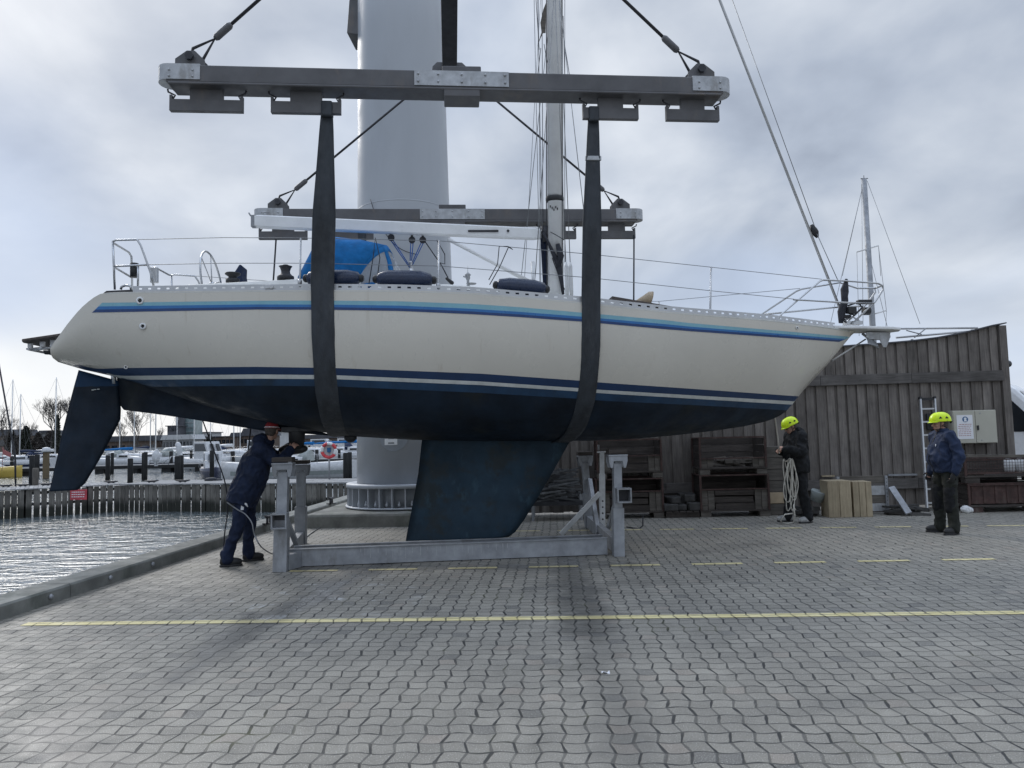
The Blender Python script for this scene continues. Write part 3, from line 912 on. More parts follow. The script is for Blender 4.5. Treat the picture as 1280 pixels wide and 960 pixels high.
# ================================================================== THE YACHT
SHEER = [(60, 446), (62, 437), (66, 430), (72, 422), (85, 404), (100, 386), (115, 373), (125, 367.5), (135, 365.5), (150, 365), (320, 363), (415, 362.3), (500, 363), (590, 366), (650, 371), (730, 378), (830, 389), (860, 391.7), (960, 399.5), (1040, 409), (1070, 414)]
S_A = [(60, 380), (125, 378.5), (320, 376), (415, 375.8), (500, 376.6), (590, 380), (650, 384), (730, 391), (830, 400), (860, 403.6), (1050, 420), (1080, 422.5)]
S_B = [(60, 385), (125, 383), (320, 380.5), (415, 380.8), (500, 382), (590, 386), (650, 389.8), (730, 396), (830, 405), (860, 408), (1055, 423.6), (1080, 426)]
S_C = [(60, 389), (115, 387), (320, 383.7), (415, 384), (500, 385.3), (590, 389.3), (650, 393), (730, 399), (830, 408), (860, 410.7), (1055, 425.5), (1080, 428)]
S_D = [(60, 393), (115, 390.7), (320, 386.8), (415, 387.2), (500, 388.7), (590, 392.7), (650, 396.3), (730, 402.2), (830, 411.3), (860, 413.7), (1055, 427.8), (1080, 430)]
W_A = [(60, 466), (110, 462), (150, 460), (320, 458.5), (420, 460), (600, 467), (725, 475.8), (755, 478.5), (880, 487), (992, 495), (1080, 501)]
W_B = [(60, 476), (110, 472), (150, 470), (320, 468), (420, 469), (600, 476.8), (725, 485.2), (755, 487.6), (880, 495), (990, 501.5), (1080, 507)]
W_C = [(60, 481), (110, 477), (150, 475), (320, 473.3), (420, 474), (600, 481.3), (725, 489.4), (755, 491.8), (880, 499.2), (985, 505.5), (1080, 511)]
W_D = [(60, 490), (110, 486), (150, 484), (320, 482), (420, 483), (600, 491), (725, 498.5), (755, 501), (880, 507), (985, 513), (1080, 520)]
BOT = [(55, 448), (62, 452), (66, 455), (110, 464.5), (150, 475), (200, 490), (250, 505), (300, 519), (350, 531), (400, 540), (440, 545.5), (520, 550), (600, 551.5), (740, 551), (800, 548), (850, 543.5), (900, 537.5), (930, 533), (955, 527.5), (970, 522.5), (980, 516.5), (989, 507), (1002, 490.5), (1035, 455), (1066, 417), (1075, 413)]
HX0 = onL(60.5, 446, -.9).x
HX1 = onL(1068, 415, 0).x
HL = HX1 - HX0
BTAB = [(0, .86), (.04, 1.0), (.08, 1.10), (.2, 1.38), (.3, 1.56), (.4, 1.67), (.5, 1.71), (.58, 1.68), (.66, 1.58), (.74, 1.38), (.82, 1.08), (.88, .78), (.93, .48), (.97, .22), (1.0, .035)]
def half(x): return lerp_tab(BTAB, (x - HX0) / HL)
_B = [half(HX0 + HL * i / 200) for i in range(201)]
for _ in range(12): _B = [_B[0]] + [(_B[i - 1] + _B[i] * 2 + _B[i + 1]) / 4 for i in range(1, 200)] + [_B[200]]
def half(x):
    u = max(0, min(1, (x - HX0) / HL)) * 200
    i = min(int(u), 199)
    return _B[i] + (_B[i + 1] - _B[i]) * (u - i)
PT = [(0, 3.4), (.15, 3.0), (.5, 2.7), (.7, 2.3), (.85, 1.7), (1, 1.35)]
QT = [(0, 2.5), (.15, 2.4), (.5, 2.5), (.7, 2.2), (.85, 1.6), (1, 1.15)]
def sec(s, t):
    t = max(0.0, min(1.0, t))
    return (1 - (1 - t) ** lerp_tab(PT, s)) ** (1 / lerp_tab(QT, s))
def zOn(x, w, curve, z=2.5):
    for _ in range(5):
        px, py, dd = proj(L(x, w, z))
        z += (py - lerp_tab(curve, px)) * dd / F
    return z
def station(x):
    s = (x - HX0) / HL
    b = half(x)
    zs = zOn(x, -b, SHEER)
    wb = 0.85 * b * max(0, 1 - s / .16)
    zb = zOn(x, -wb, BOT)
    if zb > zs - .01: zb = zs - .01
    return s, b, zs, zb
def hull_w(x, z, st=None):
    s, b, zs, zb = st or station(x)
    return b * sec(s, (z - zb) / (zs - zb))
def zline(x, curve, st):
    s, b, zs, zb = st
    z = zs - .3
    for _ in range(4):
        z = zOn(x, -hull_w(x, z, st), curve, z)
    return min(max(z, zb), zs)
def near(px, py, inset=0.08):               # point on the near side deck edge plane, `inset` metres inboard
    w = -1.4
    for _ in range(6):
        p = onL(px, py, w); w = -(half(p.x) - inset)
    return onL(px, py, w)
def sheer_z(x): return station(x)[2]

YB = L(0, 0, 0.05)
yacht = thing('sailing_yacht', 'white sailing yacht with blue stripes hanging in two dark slings over its cradle', 'sailing yacht', YB, TH)

def build_hull():
    NS = 96
    us = [(1 - math.cos(PI * i / NS)) / 2 * .55 + i / NS * .45 for i in range(NS + 1)]
    rows_n = None
    near_rows = []; pxs = []; sts = []
    for u in us:
        x = HX0 + HL * u
        st = station(x)
        s, b, zs, zb = st
        zl = [zline(x, c, st) for c in (S_A, S_B, S_C, S_D, W_A, W_B, W_C, W_D)]
        za, zbb, zc, zd, wa, wb, wc, wd = zl
        zz = [zs, za, zbb, zc, zd] + [zd + (wa - zd) * q for q in (.2, .4, .6, .8)] + [wa, wb, wc, wd]
        zz += [zb + (wd - zb) * q for q in (.86, .72, .58, .44, .31, .20, .11, .05, .015, 0)]
        row = [(x, hull_w(x, z, st) if z > zb + 1e-6 else 0.0, z) for z in zz]
        near_rows.append(row); sts.append(st)
        pxs.append(proj(L(x, -b, (zs)))[0])
    nr = len(near_rows[0])
    mb = MB()
    mats = [M[k] for k in ('hull', 'stripe_pale', 'stripe_mid', 'stripe_dark', 'boot', 'wl_white', 'anti_blue', 'anti')]
    rowm = [0, 0, 0, 0] + [0] * 5 + [4, 5, 6] + [7] * 10
    for side in (-1, 1):
        vs = [L(x, side * w, z) for row in near_rows for (x, w, z) in row]
        fs = []; ms = []
        for i in range(NS):
            for j in range(nr - 1):
                a = i * nr + j; bq = a + nr
                f = (a, a + 1, bq + 1, bq) if side < 0 else (a, bq, bq + 1, a + 1)
                m = rowm[j]
                pm = (pxs[i] + pxs[i + 1]) / 2
                lo = {1: 126, 2: 122, 3: 117}.get(m, -1)
                hi = {1: 1052, 2: 1050, 3: 1049}.get(m, 9999)
                if m in (1, 2, 3) and (pm < lo or pm > hi): m = 0
                p4 = [vs[k] for k in f]
                ar = ((p4[2] - p4[0]).cross(p4[3] - p4[1])).length
                if ar < 1e-7: continue
                fs.append(f); ms.append(m)
        o = len(mb.v)
        mb.v += vs
        for f, m in zip(fs, ms):
            mb.f.append(tuple(q + o for q in f)); mb.mi.append(m); mb.sm.append(True)
    # close stern and bow ends
    nrow = nr
    o2 = (NS + 1) * nr
    for i, rev in ((0, False),):
        ring = [i * nr + j for j in range(nr)] + [o2 + i * nr + j for j in reversed(range(nr))]
        mb.f.append(tuple(ring)); mb.mi.append(0); mb.sm.append(False)
    hull = part('hull', mb, mats, yacht)
    w = hull.modifiers.new('w', 'WELD'); w.merge_threshold = 0.0006
    # deck and raked transom: cambered cap from side to side
    mb = MB()
    vs = []; fs = []
    for row, st in zip(near_rows, sts):
        x, w_, z = row[0]
        cam_ = 0.05 * min(1, st[1])
        for q in (-1, -.6, -.2, .2, .6, 1): vs.append(L(x, w_ * q, z + cam_ * (1 - q * q) - .004))
    for i in range(NS):
        for j in range(5):
            a = i * 6 + j
            fs.append((a, a + 6, a + 7, a + 1))
    mb.add(vs, fs, 0, True)
    part('deck', mb, M['deck'], yacht)
    return near_rows, sts
ROWS, STS = build_hull()

def edge_line(px0, px1, n, inset, dz):
    """points along the near deck edge between two pixel columns, mirrored list too"""
    xa = near(px0, lerp_tab(SHEER, px0), 0).x; xb = near(px1, lerp_tab(SHEER, px1), 0).x
    nl, fl = [], []
    for i in range(n + 1):
        x = xa + (xb - xa) * i / n
        z = sheer_z(x) + dz; w = half(x) - inset
        nl.append(L(x, -w, z)); fl.append(L(x, w, z))
    return nl, fl

# the three painted sheer stripes, with raked ends, laid on the topsides
def on_hull(px, py, off=.004):
    w = -1.4
    for _ in range(7):
        p = onL(px, py, w); w = -(hull_w(p.x, p.z) + off)
    return V((p.x, w, p.z))
SL = [(S_A, 127.5, 1063), (S_B, 123, 1058), (S_C, 119, 1054), (S_D, 115, 1049)]
for q, nm in ((0, 'stripe_pale'), (1, 'stripe_mid'), (2, 'stripe_dark')):
    for side in (-1, 1):
        vs = []; NN = 220
        for i in range(NN + 1):
            for (cv, p0_, p1_), lift in ((SL[q], 0), (SL[q + 1], 0)):
                px = p0_ + (p1_ - p0_) * i / NN
                p = on_hull(px, lerp_tab(cv, px))
                vs.append(L(p.x, p.y * -side, p.z))
        mb = MB(); mb.add(vs, [(2 * i, 2 * i + 1, 2 * i + 3, 2 * i + 2) if side < 0 else (2 * i, 2 * i + 2, 2 * i + 3, 2 * i + 1) for i in range(NN)], 0, True)
        part('sheer_stripe', mb, M[nm], yacht)

# rubbing strake / hull-deck joint and perforated aluminium toe rail
for side in (0, 1):
    lo = edge_line(132, 1062, 70, .012, -.012)[side]; hi = edge_line(132, 1062, 70, .012, .012)[side]
    mb = MB(); mb.tube(lo, .014, 6); part('rubbing_strake', mb, M['wl_white'], yacht)
    N = 80
    mb = MB()
    b0 = edge_line(165, 1045, N, .03, .0)[side]; b1 = edge_line(165, 1045, N, .03, .032)[side]; t0 = edge_line(165, 1045, N, .03, .054)[side]; t1 = edge_line(165, 1045, N, .03, .078)[side]
    th = LY * .010
    for i in range(N):
        for (p0, p1, q0, q1) in ((b0[i], b0[i + 1], b1[i + 1], b1[i]), (t0[i], t0[i + 1], t1[i + 1], t1[i])):
            mb.prism([p0 - th / 2, p1 - th / 2, q0 - th / 2, q1 - th / 2], th)
        m = b1[i] + (b1[i + 1] - b1[i]) * .64; m2 = t0[i] + (t0[i + 1] - t0[i]) * .64
        mb.prism([b1[i] - th / 2, m - th / 2, m2 - th / 2, t0[i] - th / 2], th)
    part('toe_rail', mb, M['alu'], yacht)

# keel, skeg, rudder: foil sections between two outlines on the centre plane
def foil(lead, trail, thick, name, mats, n=12, split=None, label=None):
    """lead/trail: pixel lists from top to bottom"""
    mb = MB(); rs = []
    m = len(lead)
    for a, b in zip(lead, trail):
        pa = onL(a[0], a[1], 0); pb = onL(b[0], b[1], 0)
        ring = []
        for k in range(n * 2):
            u = k / n if k <= n else (2 * n - k) / n
            sg = -1 if k <= n else 1
            tt = thick * 5 * (.2969 * math.sqrt(u) - .126 * u - .3516 * u * u + .2843 * u ** 3 - .1036 * u ** 4) * 0.1 * 10 * .5
            p = pa + (pb - pa) * u
            ring.append(L(p.x, sg * (tt + .006), p.z))
        rs.append(ring)
    mb.rings(rs)
    if split:
        zq = onL(110, split, 0).z
        mb.mi = [1 if sum(mb.v[i].z for i in f) / len(f) > zq else 0 for f in mb.f]
    return part(name, mb, mats, yacht, label=label)
def interp_pts(pts, n):
    out = []
    for i in range(n + 1):
        u = i / n * (len(pts) - 1); j = min(int(u), len(pts) - 2); q = u - j
        out.append((pts[j][0] + (pts[j + 1][0] - pts[j][0]) * q, pts[j][1] + (pts[j + 1][1] - pts[j][1]) * q))
    return out
foil(interp_pts([(716, 543), (712, 552), (692, 588), (671, 624), (655, 650), (644, 665), (636, 671)], 18), interp_pts([(529, 543), (527, 553), (523, 590), (517, 624), (512, 650), (508.5, 668), (507, 678)], 18), .30, 'keel', M['keel'])
foil(interp_pts([(260, 494), (330, 520), (420, 545), (330, 538.6), (215, 520)], 12), interp_pts([(146, 469), (147, 485), (148.5, 496), (150, 506), (155, 512.5)], 12), .12, 'skeg', M['anti'])
rl = interp_pts([(149, 476.5), (150, 494), (151.5, 511.5), (151, 524), (139, 548), (125, 574), (113, 594), (107, 604), (97, 612.5)], 24)
rt = interp_pts([(98.5, 462.5), (93, 482), (88, 501), (83, 521), (77, 545), (72, 570), (66.5, 593), (64, 604), (62, 614.5)], 24)
def rudder_mat(zq):
    m = mat('two_tone_rudder_paint', (0.008, 0.017, 0.031), 0.66, var=0.35, vscale=2.0, stain=(0.014, 0.028, 0.048, 1.6), bump=0.08, bscale=45, spec=.3)
    k = NT(m.node_tree); b = k.n['Principled BSDF']
    c = b.inputs['Base Color'].links[0].from_socket
    g = k.node('ShaderNodeNewGeometry'); sp = k.node('ShaderNodeSeparateXYZ'); k.put(sp.inputs[0], g.outputs['Position'])
    z = k.m('ADD', sp.outputs[2], k.m('MULTIPLY', k.noise(g.outputs['Position'], 12, 3), .02))
    c = k.mix(k.step(z, zq, zq + .012), c, (0.012, 0.042, 0.095, 1))
    sc = k.noise(k.map(g.outputs['Position'], (1, 1, .3)), 14, 5, .7)
    c = k.mix(k.step(sc, .68, .74, 0, .4), c, (0.08, 0.085, 0.085, 1))
    k.put(b.inputs['Base Color'], c)
    return m
rud = foil(rl, rt, .11, 'rudder', rudder_mat(onL(110, 483, 0).z))
mb = MB(); mb.tube([onLw(143, 480, 0), onLw(141, 462, 0)], .035, 10); part('rudder_stock', mb, M['steel'], rud)
mb = MB()
for (px, py) in ((119, 487), (123, 486.5), (116, 487.5)):
    p = onL(px, py, -.062); mb.box(LL(p), (.03, .01, .012), TH)
part('chafe_mark', mb, M['wl_white'], rud)
# sail drive leg and through-hull fittings under the hull
p0 = onL(372, 534, -.1)
sdv = MB(); sdv.tube([L(p0.x, -.1, p0.z + .15), L(p0.x - .02, -.1, p0.z - .30)], [.13, .10], 12)
sdv.ell(L(p0.x - .06, -.1, p0.z - .30), LX * .20, LY * .075, V((0, 0, .075)))
sdv.box(L(p0.x + .02, -.1, p0.z - .03), (.42, .28, .06), TH)
sd_ = part('sail_drive', sdv, M['black'], yacht)
pr = MB()
for k in range(2):
    a = k * PI + .5
    v = LY * math.cos(a) + V((0, 0, math.sin(a)))
    h = L(p0.x - .27, -.1, p0.z - .36)
    pr.prism([h + v * .03 + LX * .02, h + v * .12 + LX * .05 - v.cross(LX) * .04, h + v * .2 + LX * .02, h + v * .12 - LX * .02 + v.cross(LX) * .05], LX * .012)
part('propeller', pr, M['dark_steel'], sd_)
mb = MB(); q = onL(438, 545, -.15); mb.ell(L(q.x, -.15, q.z - .02), (.09, .07, .07)); part('transducer', mb, M['black'], yacht)
# small skin fittings in the topsides
def skin_fit(px, py, r, name='skin_fitting'):
    w = -1.2
    for _ in range(6):
        p = onL(px, py, w); w = -hull_w(p.x, p.z)
    c = L(p.x, w - .004, p.z)
    mb = MB(); mb.lathe([(r, 0), (r * 1.05, .012), (r * .6, .022), (r * .55, .004)], c, -LY, 16); o = part(name, mb, M['white'], yacht)
    mb = MB(); mb.lathe([(r * .55, .006), (r * .3, .007)], c, -LY, 12); part('bore', mb, M['black'], o)
skin_fit(175.5, 376, .045); skin_fit(179, 408, .04); skin_fit(996, 410, .02); skin_fit(158, 459, .025)

# bathing platform hinged at the transom
pa = onL(26, 428, -.55)
mb = MB()
zt = pa.z
x0 = pa.x; x1 = onL(92, 424, -.1).x
def pl_z(x): return zt + (x - x0) * .16 / .55 * .55
poly = [L(x0 + .05, -.62, pl_z(x0)), L(x1 + .1, -.62, pl_z(x1)), L(x1 + .1, .62, pl_z(x1)), L(x0 + .05, .62, pl_z(x0)), L(x0, .5, pl_z(x0)), L(x0, -.5, pl_z(x0))]
mb.prism(poly, V((0, 0, .035)))
bp_ = part('bathing_platform', mb, M['teak'], yacht, bev=.008)
mb = MB()
for w in (-.45, .45):
    mb.tube([L(x0 + .08, w, zt - .08), L(x1 + .08, w, pl_z(x1) - .12)], .022, 8)
    mb.tube([L(x0 + .02, w, zt - .07), L(x0 + .08, w, zt - .08)], .016, 8)
for q in (.15, .5, .8):
    x = x0 + (x1 - x0) * q
    mb.tube([L(x, -.5, pl_z(x) - .095), L(x, .5, pl_z(x) - .095)], .016, 8)
    mb.box(L(x, -.45, pl_z(x) - .05), (.05, .04, .07), TH)
part('platform_frame', mb, M['alu'], bp_)
mb = MB()
for q in (.3,): mb.lathe([(.03, 0), (.05, .02), (.05, .05)], L(x0 + .28, -.45, zt - .15), n=10)
part('platform_foot', mb, M['black'], bp_)
# stern cap rail
mb = MB(); mb.prism([LL(near(129, 366.5, .02)), LL(near(164, 364.5, .02)), LL(near(164, 362, .02)), LL(near(133, 363.5, .02))], LY * .35); part('stern_capping', mb, M['dark_steel'], yacht)
mb = MB()
c0 = near(158, 359, .12)
mb.tube([LL(near(151, 362, .1)), LL(near(152, 358.5, .1)), LL(near(157, 356.6, .1)), LL(near(163, 357.5, .1)), LL(near(164, 362, .1))], .016, 8)
part('stern_cleat', mb, M['steel'], yacht)

# pushpit (two quarter pieces)
def mir(p): return V((p.x, -p.y, p.z))
def tube_set(name, near_pts_list, r=.0127, both=True, m=None):
    for s in ((0, 1) if both else (0,)):
        mb = MB()
        for pts in near_pts_list:
            mb.tube([LL(mir(p) if s else p) for p in pts], r, 8)
        part(name, mb, m or M['steel'], yacht)
def nr(px, py, inset=.1): return near(px, py, inset)
A0 = nr(141, 302); A1 = nr(171, 299.5); A2 = nr(192, 357)
xt = A0.x
top_in = V((xt - .03, A0.y + .62, A0.z + .0)); low_in = V((xt - .03, A0.y + .62, A0.z - .32))
B0 = nr(142, 333); B1 = nr(184, 331)
foot_in = V((top_in.x + .02, top_in.y, sheer_z(xt + .15) + .02))
foot_o = nr(143.5, 362)
tube_set('pushpit', [[A2, nr(188, 340), nr(176, 307), nr(172, 300.5), A1, nr(145, 300.2), A0, V((xt - .02, A0.y + .05, A0.z)), V((top_in.x, top_in.y - .08, top_in.z)), V((top_in.x, top_in.y, top_in.z - .04)), foot_in],
                     [B1, B0, V((B0.x - .01, B0.y + .05, B0.z)), low_in], [A0, foot_o], [nr(172.5, 333), nr(172.5, 360)]], .0135)
mb = MB(); p = nr(168, 337, .15); mb.lathe([(.05, -.1), (.05, .08)], LL(p), n=12); part('outboard_bracket', mb, M['black'], yacht)
mb = MB(); p = nr(193, 344, .2); mb.box(LL(p), (.09, .06, .20), TH); part('antenna_box', mb, M['alu'], yacht, bev=.01)
# stanchions
stn = [(376, 298, 354), (549, 300.5, 359), (735, 317, 375), (889, 333.5, 391)]
tops = []
for (px, y0, y1) in stn:
    for s in (0, 1):
        a, b = nr(px - 1.2, y1, .07), nr(px, y0, .07)
        if s: a, b = mir(a), mir(b)
        mb = MB(); mb.tube([LL(a) - V((0, 0, .05)), LL(a), LL(b)], [.0145, .0135, .0115], 8)
        mb.lathe([(.028, -.03), (.026, .03), (.016, .05)], LL(a), n=10)
        part('stanchion', mb, M['steel'], yacht)
# life lines
up_l = [nr(171, 299.5), nr(280, 297), nr(376, 297.5, .07), nr(549, 301, .07), nr(735, 317.5, .07), nr(889, 334, .07), nr(1027, 349, .07)]
lo_l = [nr(184, 331), nr(280, 329), nr(376, 329, .07), nr(549, 332.5, .07), nr(735, 347, .07), nr(889, 363.5, .07), nr(993, 374, .07)]
for lst in (up_l, lo_l):
    for s in (0, 1):
        mb = MB(); mb.tube([LL(mir(p) if s else p) for p in lst], .0045, 5); part('lifeline', mb, M['wire'], yacht)
# pulpit
P_b = nr(974, 398, .06); P_t = nr(1029, 350, .06)
tipn = onL(1098, 354.5, -.17); tipc = onL(1103, 357, -.10)
ft = onL(1066, 404, -.14)
tube_set('pulpit', [[P_b, nr(977, 392.5, .06), nr(1025, 351.5, .06), P_t, nr(1055, 351, .06), onL(1090, 353.5, -.2), tipn, tipc, onL(1104, 362, -.10), onL(1094, 377, -.12), ft],
                    [nr(992, 374.5, .06), onL(1060, 378.5, -.19), onL(1092, 379, -.125)], [tipc, V((tipc.x, 0, tipc.z))]], .0135)
# anchor platform at the stem head
zb_ = onL(1100, 412, -.2).z
bx0 = onL(1037, 409, -.25).x; bx1 = onL(1124, 414, 0).x
za = onL(1037, 410.5, -.25).z; zc2 = onL(1124, 414.5, 0).z
mb = MB()
poly = []
for (u, w) in ((0, -.26), (.45, -.25), (.8, -.22), (.95, -.14), (1.0, 0), (.95, .14), (.8, .22), (.45, .25), (0, .26)):
    x = bx0 + (bx1 - bx0) * u
    poly.append(L(x, w, za + (zc2 - za) * u))
mb.prism(poly, V((0, 0, .045)))
plat = part('anchor_platform', mb, M['mast'], yacht, bev=.012)
mb = MB()
for w in (-.06, .06): mb.prism([onLw(1083, 415, w), onLw(1113, 416, w), onLw(1112, 424, w), onLw(1108, 434, w), onLw(1104, 434, w), onLw(1100, 425, w), onLw(1083, 423, w)], LY * .012)
mb.lathe([(.045, -.055), (.03, 0), (.045, .055)], onLw(1107, 421, 0), LY, 14)
part('anchor_roller', mb, M['galv'], plat)
mb = MB()
mb.tube([onLw(1078, 417, 0), onLw(1086, 423, 0), onLw(1108, 424, 0)], [.02, .022, .02], 8)
mb.prism([onLw(1081, 419, -.02), onLw(1086, 430, -.16), onLw(1098, 433, -.03), onLw(1090, 424, -.01)], V((0, 0, .02)))
mb.prism([onLw(1081, 419, .02), onLw(1086, 430, .16), onLw(1098, 433, .03), onLw(1090, 424, .01)], V((0, 0, .02)))
mb.tube([onLw(1085, 427, 0), onLw(1098, 435, 0)], .016, 6)
part('anchor', mb, M['galv_dull'], plat)
mb = MB(); mb.tube([onLw(1082, 424, 0), onLw(1040, 451, 0)], .012, 6); part('bobstay', mb, M['alu'], yacht)

# coach roof (low), windows, hatches
def roof_pts():
    mb = MB(); rs = []
    for px, hw, hh in ((450, .95, .02), (470, .98, .20), (560, 1.0, .22), (650, .95, .21), (740, .86, .20), (790, .76, .17), (835, .62, .09), (860, .5, .0)):
        x = onL(px, 372, -.9).x
        z = sheer_z(x) + .045
        rs.append([L(x, hw * a, z + hh * b) for a, b in ((-1.06, -.3), (-1.0, .72), (-.93, .95), (-.5, 1.12), (0, 1.2), (.5, 1.12), (.93, .95), (1.0, .72), (1.06, -.3))])
    mb.rings(rs)
    return mb, rs
mb, RR = roof_pts()
roof = part('coach_roof', mb, M['deck'], yacht)
for side in (-1, 1):
    mb = MB()
    for (a, b) in ((2, 3), (3, 4), (4, 5)):
        i = 0 if side < 0 else 8; j = 1 if side < 0 else 7
        o = LY * (.008 * side)
        p, q = RR[a], RR[b]
        def mixp(u, v): return (p[i].lerp(q[i], u)).lerp(p[j].lerp(q[j], u), v) + o
        mb.add([mixp(.08, .5), mixp(.92, .5), mixp(.92, .92), mixp(.08, .92)], [(0, 1, 2, 3)])
    part('cabin_window', mb, M['glass_dark'], roof)
mb = MB(); a = onL(763, 374, -.5); b = onL(838, 381, -.45)
mb.prism([L(a.x, -.62, a.z - .05), L(b.x, -.5, b.z - .06), L(b.x, -.5, b.z - .03), L(a.x, -.62, a.z + .02)], LY * 1.1); part('deck_hatch', mb, M['teak'], roof)
# tan dorade cowl
c = onL(803, 374, -.3)
mb = MB(); rs = []
for k, (dx, r, dz) in enumerate(((-.14, .02, -.03), (-.10, .05, -.02), (-.02, .085, .0), (.06, .115, .03), (.13, .10, .05))):
    rs.append(mb.ring(L(c.x + dx, -.3, c.z - .04 + dz), LY * r, V((.25 * r, 0, r)), 14))
mb.rings(rs, cap=True)
part('vent_cowl', mb, M['tan'], roof)
# cockpit coaming
mb = MB(); rs = []
for px, hh in ((205, .06), (230, .14), (330, .18), (420, .22), (452, .2)):
    x = onL(px, 358, -1.0).x; z = sheer_z(x) + .02
    hw = half(x) - .32
    rs.append([L(x, hw * a, z + hh * b) for a, b in ((-1.04, -.2), (-1, .9), (-.94, 1), (-.86, .9), (-.84, -.2))])
mb.rings(rs)
part('coaming', mb, M['deck'], yacht)
# wheel, binnacle with cover
wc = onL(265, 345, 0.0)
wheel_c = L(wc.x, 0, wc.z - .12)
mb = MB(); ax = (LX * 1 + V((0, 0, .12))).normalized(); sa = LY; ua = sa.cross(ax)
if ua.z < 0: ua = -ua
pts = [wheel_c + sa * (.46 * math.cos(2 * PI * i / 40)) + ua * (.46 * math.sin(2 * PI * i / 40)) for i in range(40)]
mb.tube(pts, .014, 8, closed=True)
for i in range(6):
    a = 2 * PI * i / 6 + .3
    mb.tube([wheel_c, wheel_c + sa * (.46 * math.cos(a)) + ua * (.46 * math.sin(a))], .008, 6)
mb.ell(wheel_c, (.04, .04, .04))
part('steering_wheel', mb, M['steel'], yacht)
mb = MB()
b0 = onL(291, 354, 0); hgt = onL(298, 331, 0).z - b0.z
mb.prism([onLw(282, 356, -.15), onLw(304, 356, -.15), onLw(301.5, 342, -.15), onLw(302, 331, -.15), onLw(299, 330, -.15), onLw(292, 341, -.15)], LY * .30)
part('binnacle_cover', mb, M['navy_jacket'], yacht, bev=.04)
mb = MB(); c = onL(291, 346, -.5); mb.lathe([(.09, -.1), (.09, -.03), (.06, -.03), (.055, .0), (.10, .03), (.10, .05)], LL(c), n=16); part('winch', mb, M['black'], yacht)
# big primary winches
def winch(px, py, inset, far=False):
    c = nr(px, py, inset)
    if far: c = mir(c)
    mb = MB(); mb.lathe([(.105, 0), (.105, .05), (.085, .06), (.058, .09), (.055, .12), (.07, .165), (.085, .18), (.04, .185), (.035, .20)], LL(c), n=20)
    part('winch', mb, M['dark_steel'], yacht)
winch(357, 350.5, .45); winch(357, 350.5, .45, True)
mb = MB(); c = nr(340, 359, .05); mb.box(LL(c), (.16, .07, .05), TH); mb.lathe([(.03, -.05), (.03, .05)], LL(c), LY, 10); part('genoa_car', mb, M['alu'], yacht, bev=.006)
# spray hood: arched canvas raked forward, clear wrap-round front
def hood():
    n = 22; nn = n + 1
    zl = sheer_z(onL(420, 350, -1).x) + .10
    spec = [(378, 379, 350, 1.0), (395, 398, 306, .98), (414, 420, 297, .96), (429, 454, 300.5, .94), (440, 485, 307, .92)]
    rs = []
    for k, (pb_, pt_, yt, hw) in enumerate(spec):
        xb = onL(pb_, 345, -.95).x; top = onL(pt_, yt, -.35); xt_ = top.x
        zt_ = max(top.z, zl + .02)
        ring = []
        for i in range(nn):
            a = PI * i / n
            cw = -math.copysign(abs(math.cos(a)) ** .62, math.cos(a)); sz = math.sin(a) ** .62
            ring.append(L(xb + (xt_ - xb) * sz ** 1.3, cw * hw, zl + (zt_ - zl) * sz))
        rs.append(ring)
    xs_ = onL(447, 341, -.9).x; xf = onL(508, 338, -.1).x
    lowr = []
    for i in range(nn):
        a = PI * i / n
        cw = -math.copysign(abs(math.cos(a)) ** .7, math.cos(a))
        lowr.append(L(xs_ + (xf - xs_) * (1 - abs(cw) ** 2.2), cw * .90, zl + .05 + .10 * math.sin(a)))
    vs = [p for r_ in rs for p in r_]
    fs = [(k * nn + i, k * nn + i + 1, (k + 1) * nn + i + 1, (k + 1) * nn + i) for k in range(4) for i in range(n)]
    mb = MB(); mb.add(vs, fs, 0, True)
    fr = [[rs[-1][i].lerp(lowr[i], q) + LX * (.05 * math.sin(PI * q) * math.sin(PI * i / n)) for i in range(nn)] for q in (0, .14, .4, .65, .88, 1.0)]
    vs = [p for r_ in fr for p in r_]
    fc, fw = [], []
    for k in range(5):
        for i in range(n):
            f = (k * nn + i, k * nn + i + 1, (k + 1) * nn + i + 1, (k + 1) * nn + i)
            (fw if (1 <= k <= 3 and i not in (0, n - 1, 7, 14)) else fc).append(f)
    mb.add(vs, fc, 0, True)
    h = part('spray_hood', mb, M['canvas'], yacht)
    so = h.modifiers.new('t', 'SOLIDIFY'); so.thickness = .006
    mb = MB(); mb.add(vs, fw, 0, True); part('hood_window', mb, M['vinyl'], h)
    for k in (1,):
        mb = MB(); mb.tube([p - V((0, 0, .02)) for p in rs[k]], .011, 6); part('hood_frame', mb, M['steel'], h)
hood()
# mast
MB0 = onL(694.5, 372, 0); MT = onL(693.5, -160, 0)
md = (MT - MB0).normalized()
MT2 = MB0 + md * 13.5
MB0 = MB0 - md * .45
def mast_ring(c, a, b, n=20): return [c + LX * (a * math.cos(2 * PI * i / n)) + LY * (b * math.sin(2 * PI * i / n)) for i in range(n)]
mb = MB(); mb.rings([mast_ring(LL(MB0), .118, .085), mast_ring(LL(MT2), .118, .085)])
mast = part('mast', mb, M['mast'], yacht)
mb = MB(); mb.bar(LL(MB0) - LX * .121 + V((0, 0, .5)), LL(MT2) - LX * .121, .012, .03, LY); part('sail_track', mb, M['dark_steel'], mast)
c = onL(693.5, 249, 0)
mb = MB(); mb.rings([mast_ring(L(c.x, 0, c.z + q), .128 + e, .095 + e) for q, e in ((-.04, 0), (-.02, .008), (.02, .008), (.04, 0))]); part('mast_strap', mb, M['black'], mast)
c = onL(693, 262, -.085)
mb = MB()
for q in range(5): mb.box(LL(onL(688 + q * 2.2, 258 + (q * 7) % 5, -.10)), (.016, .004, .035), TH)
part('mast_label', mb, M['black'], mast)
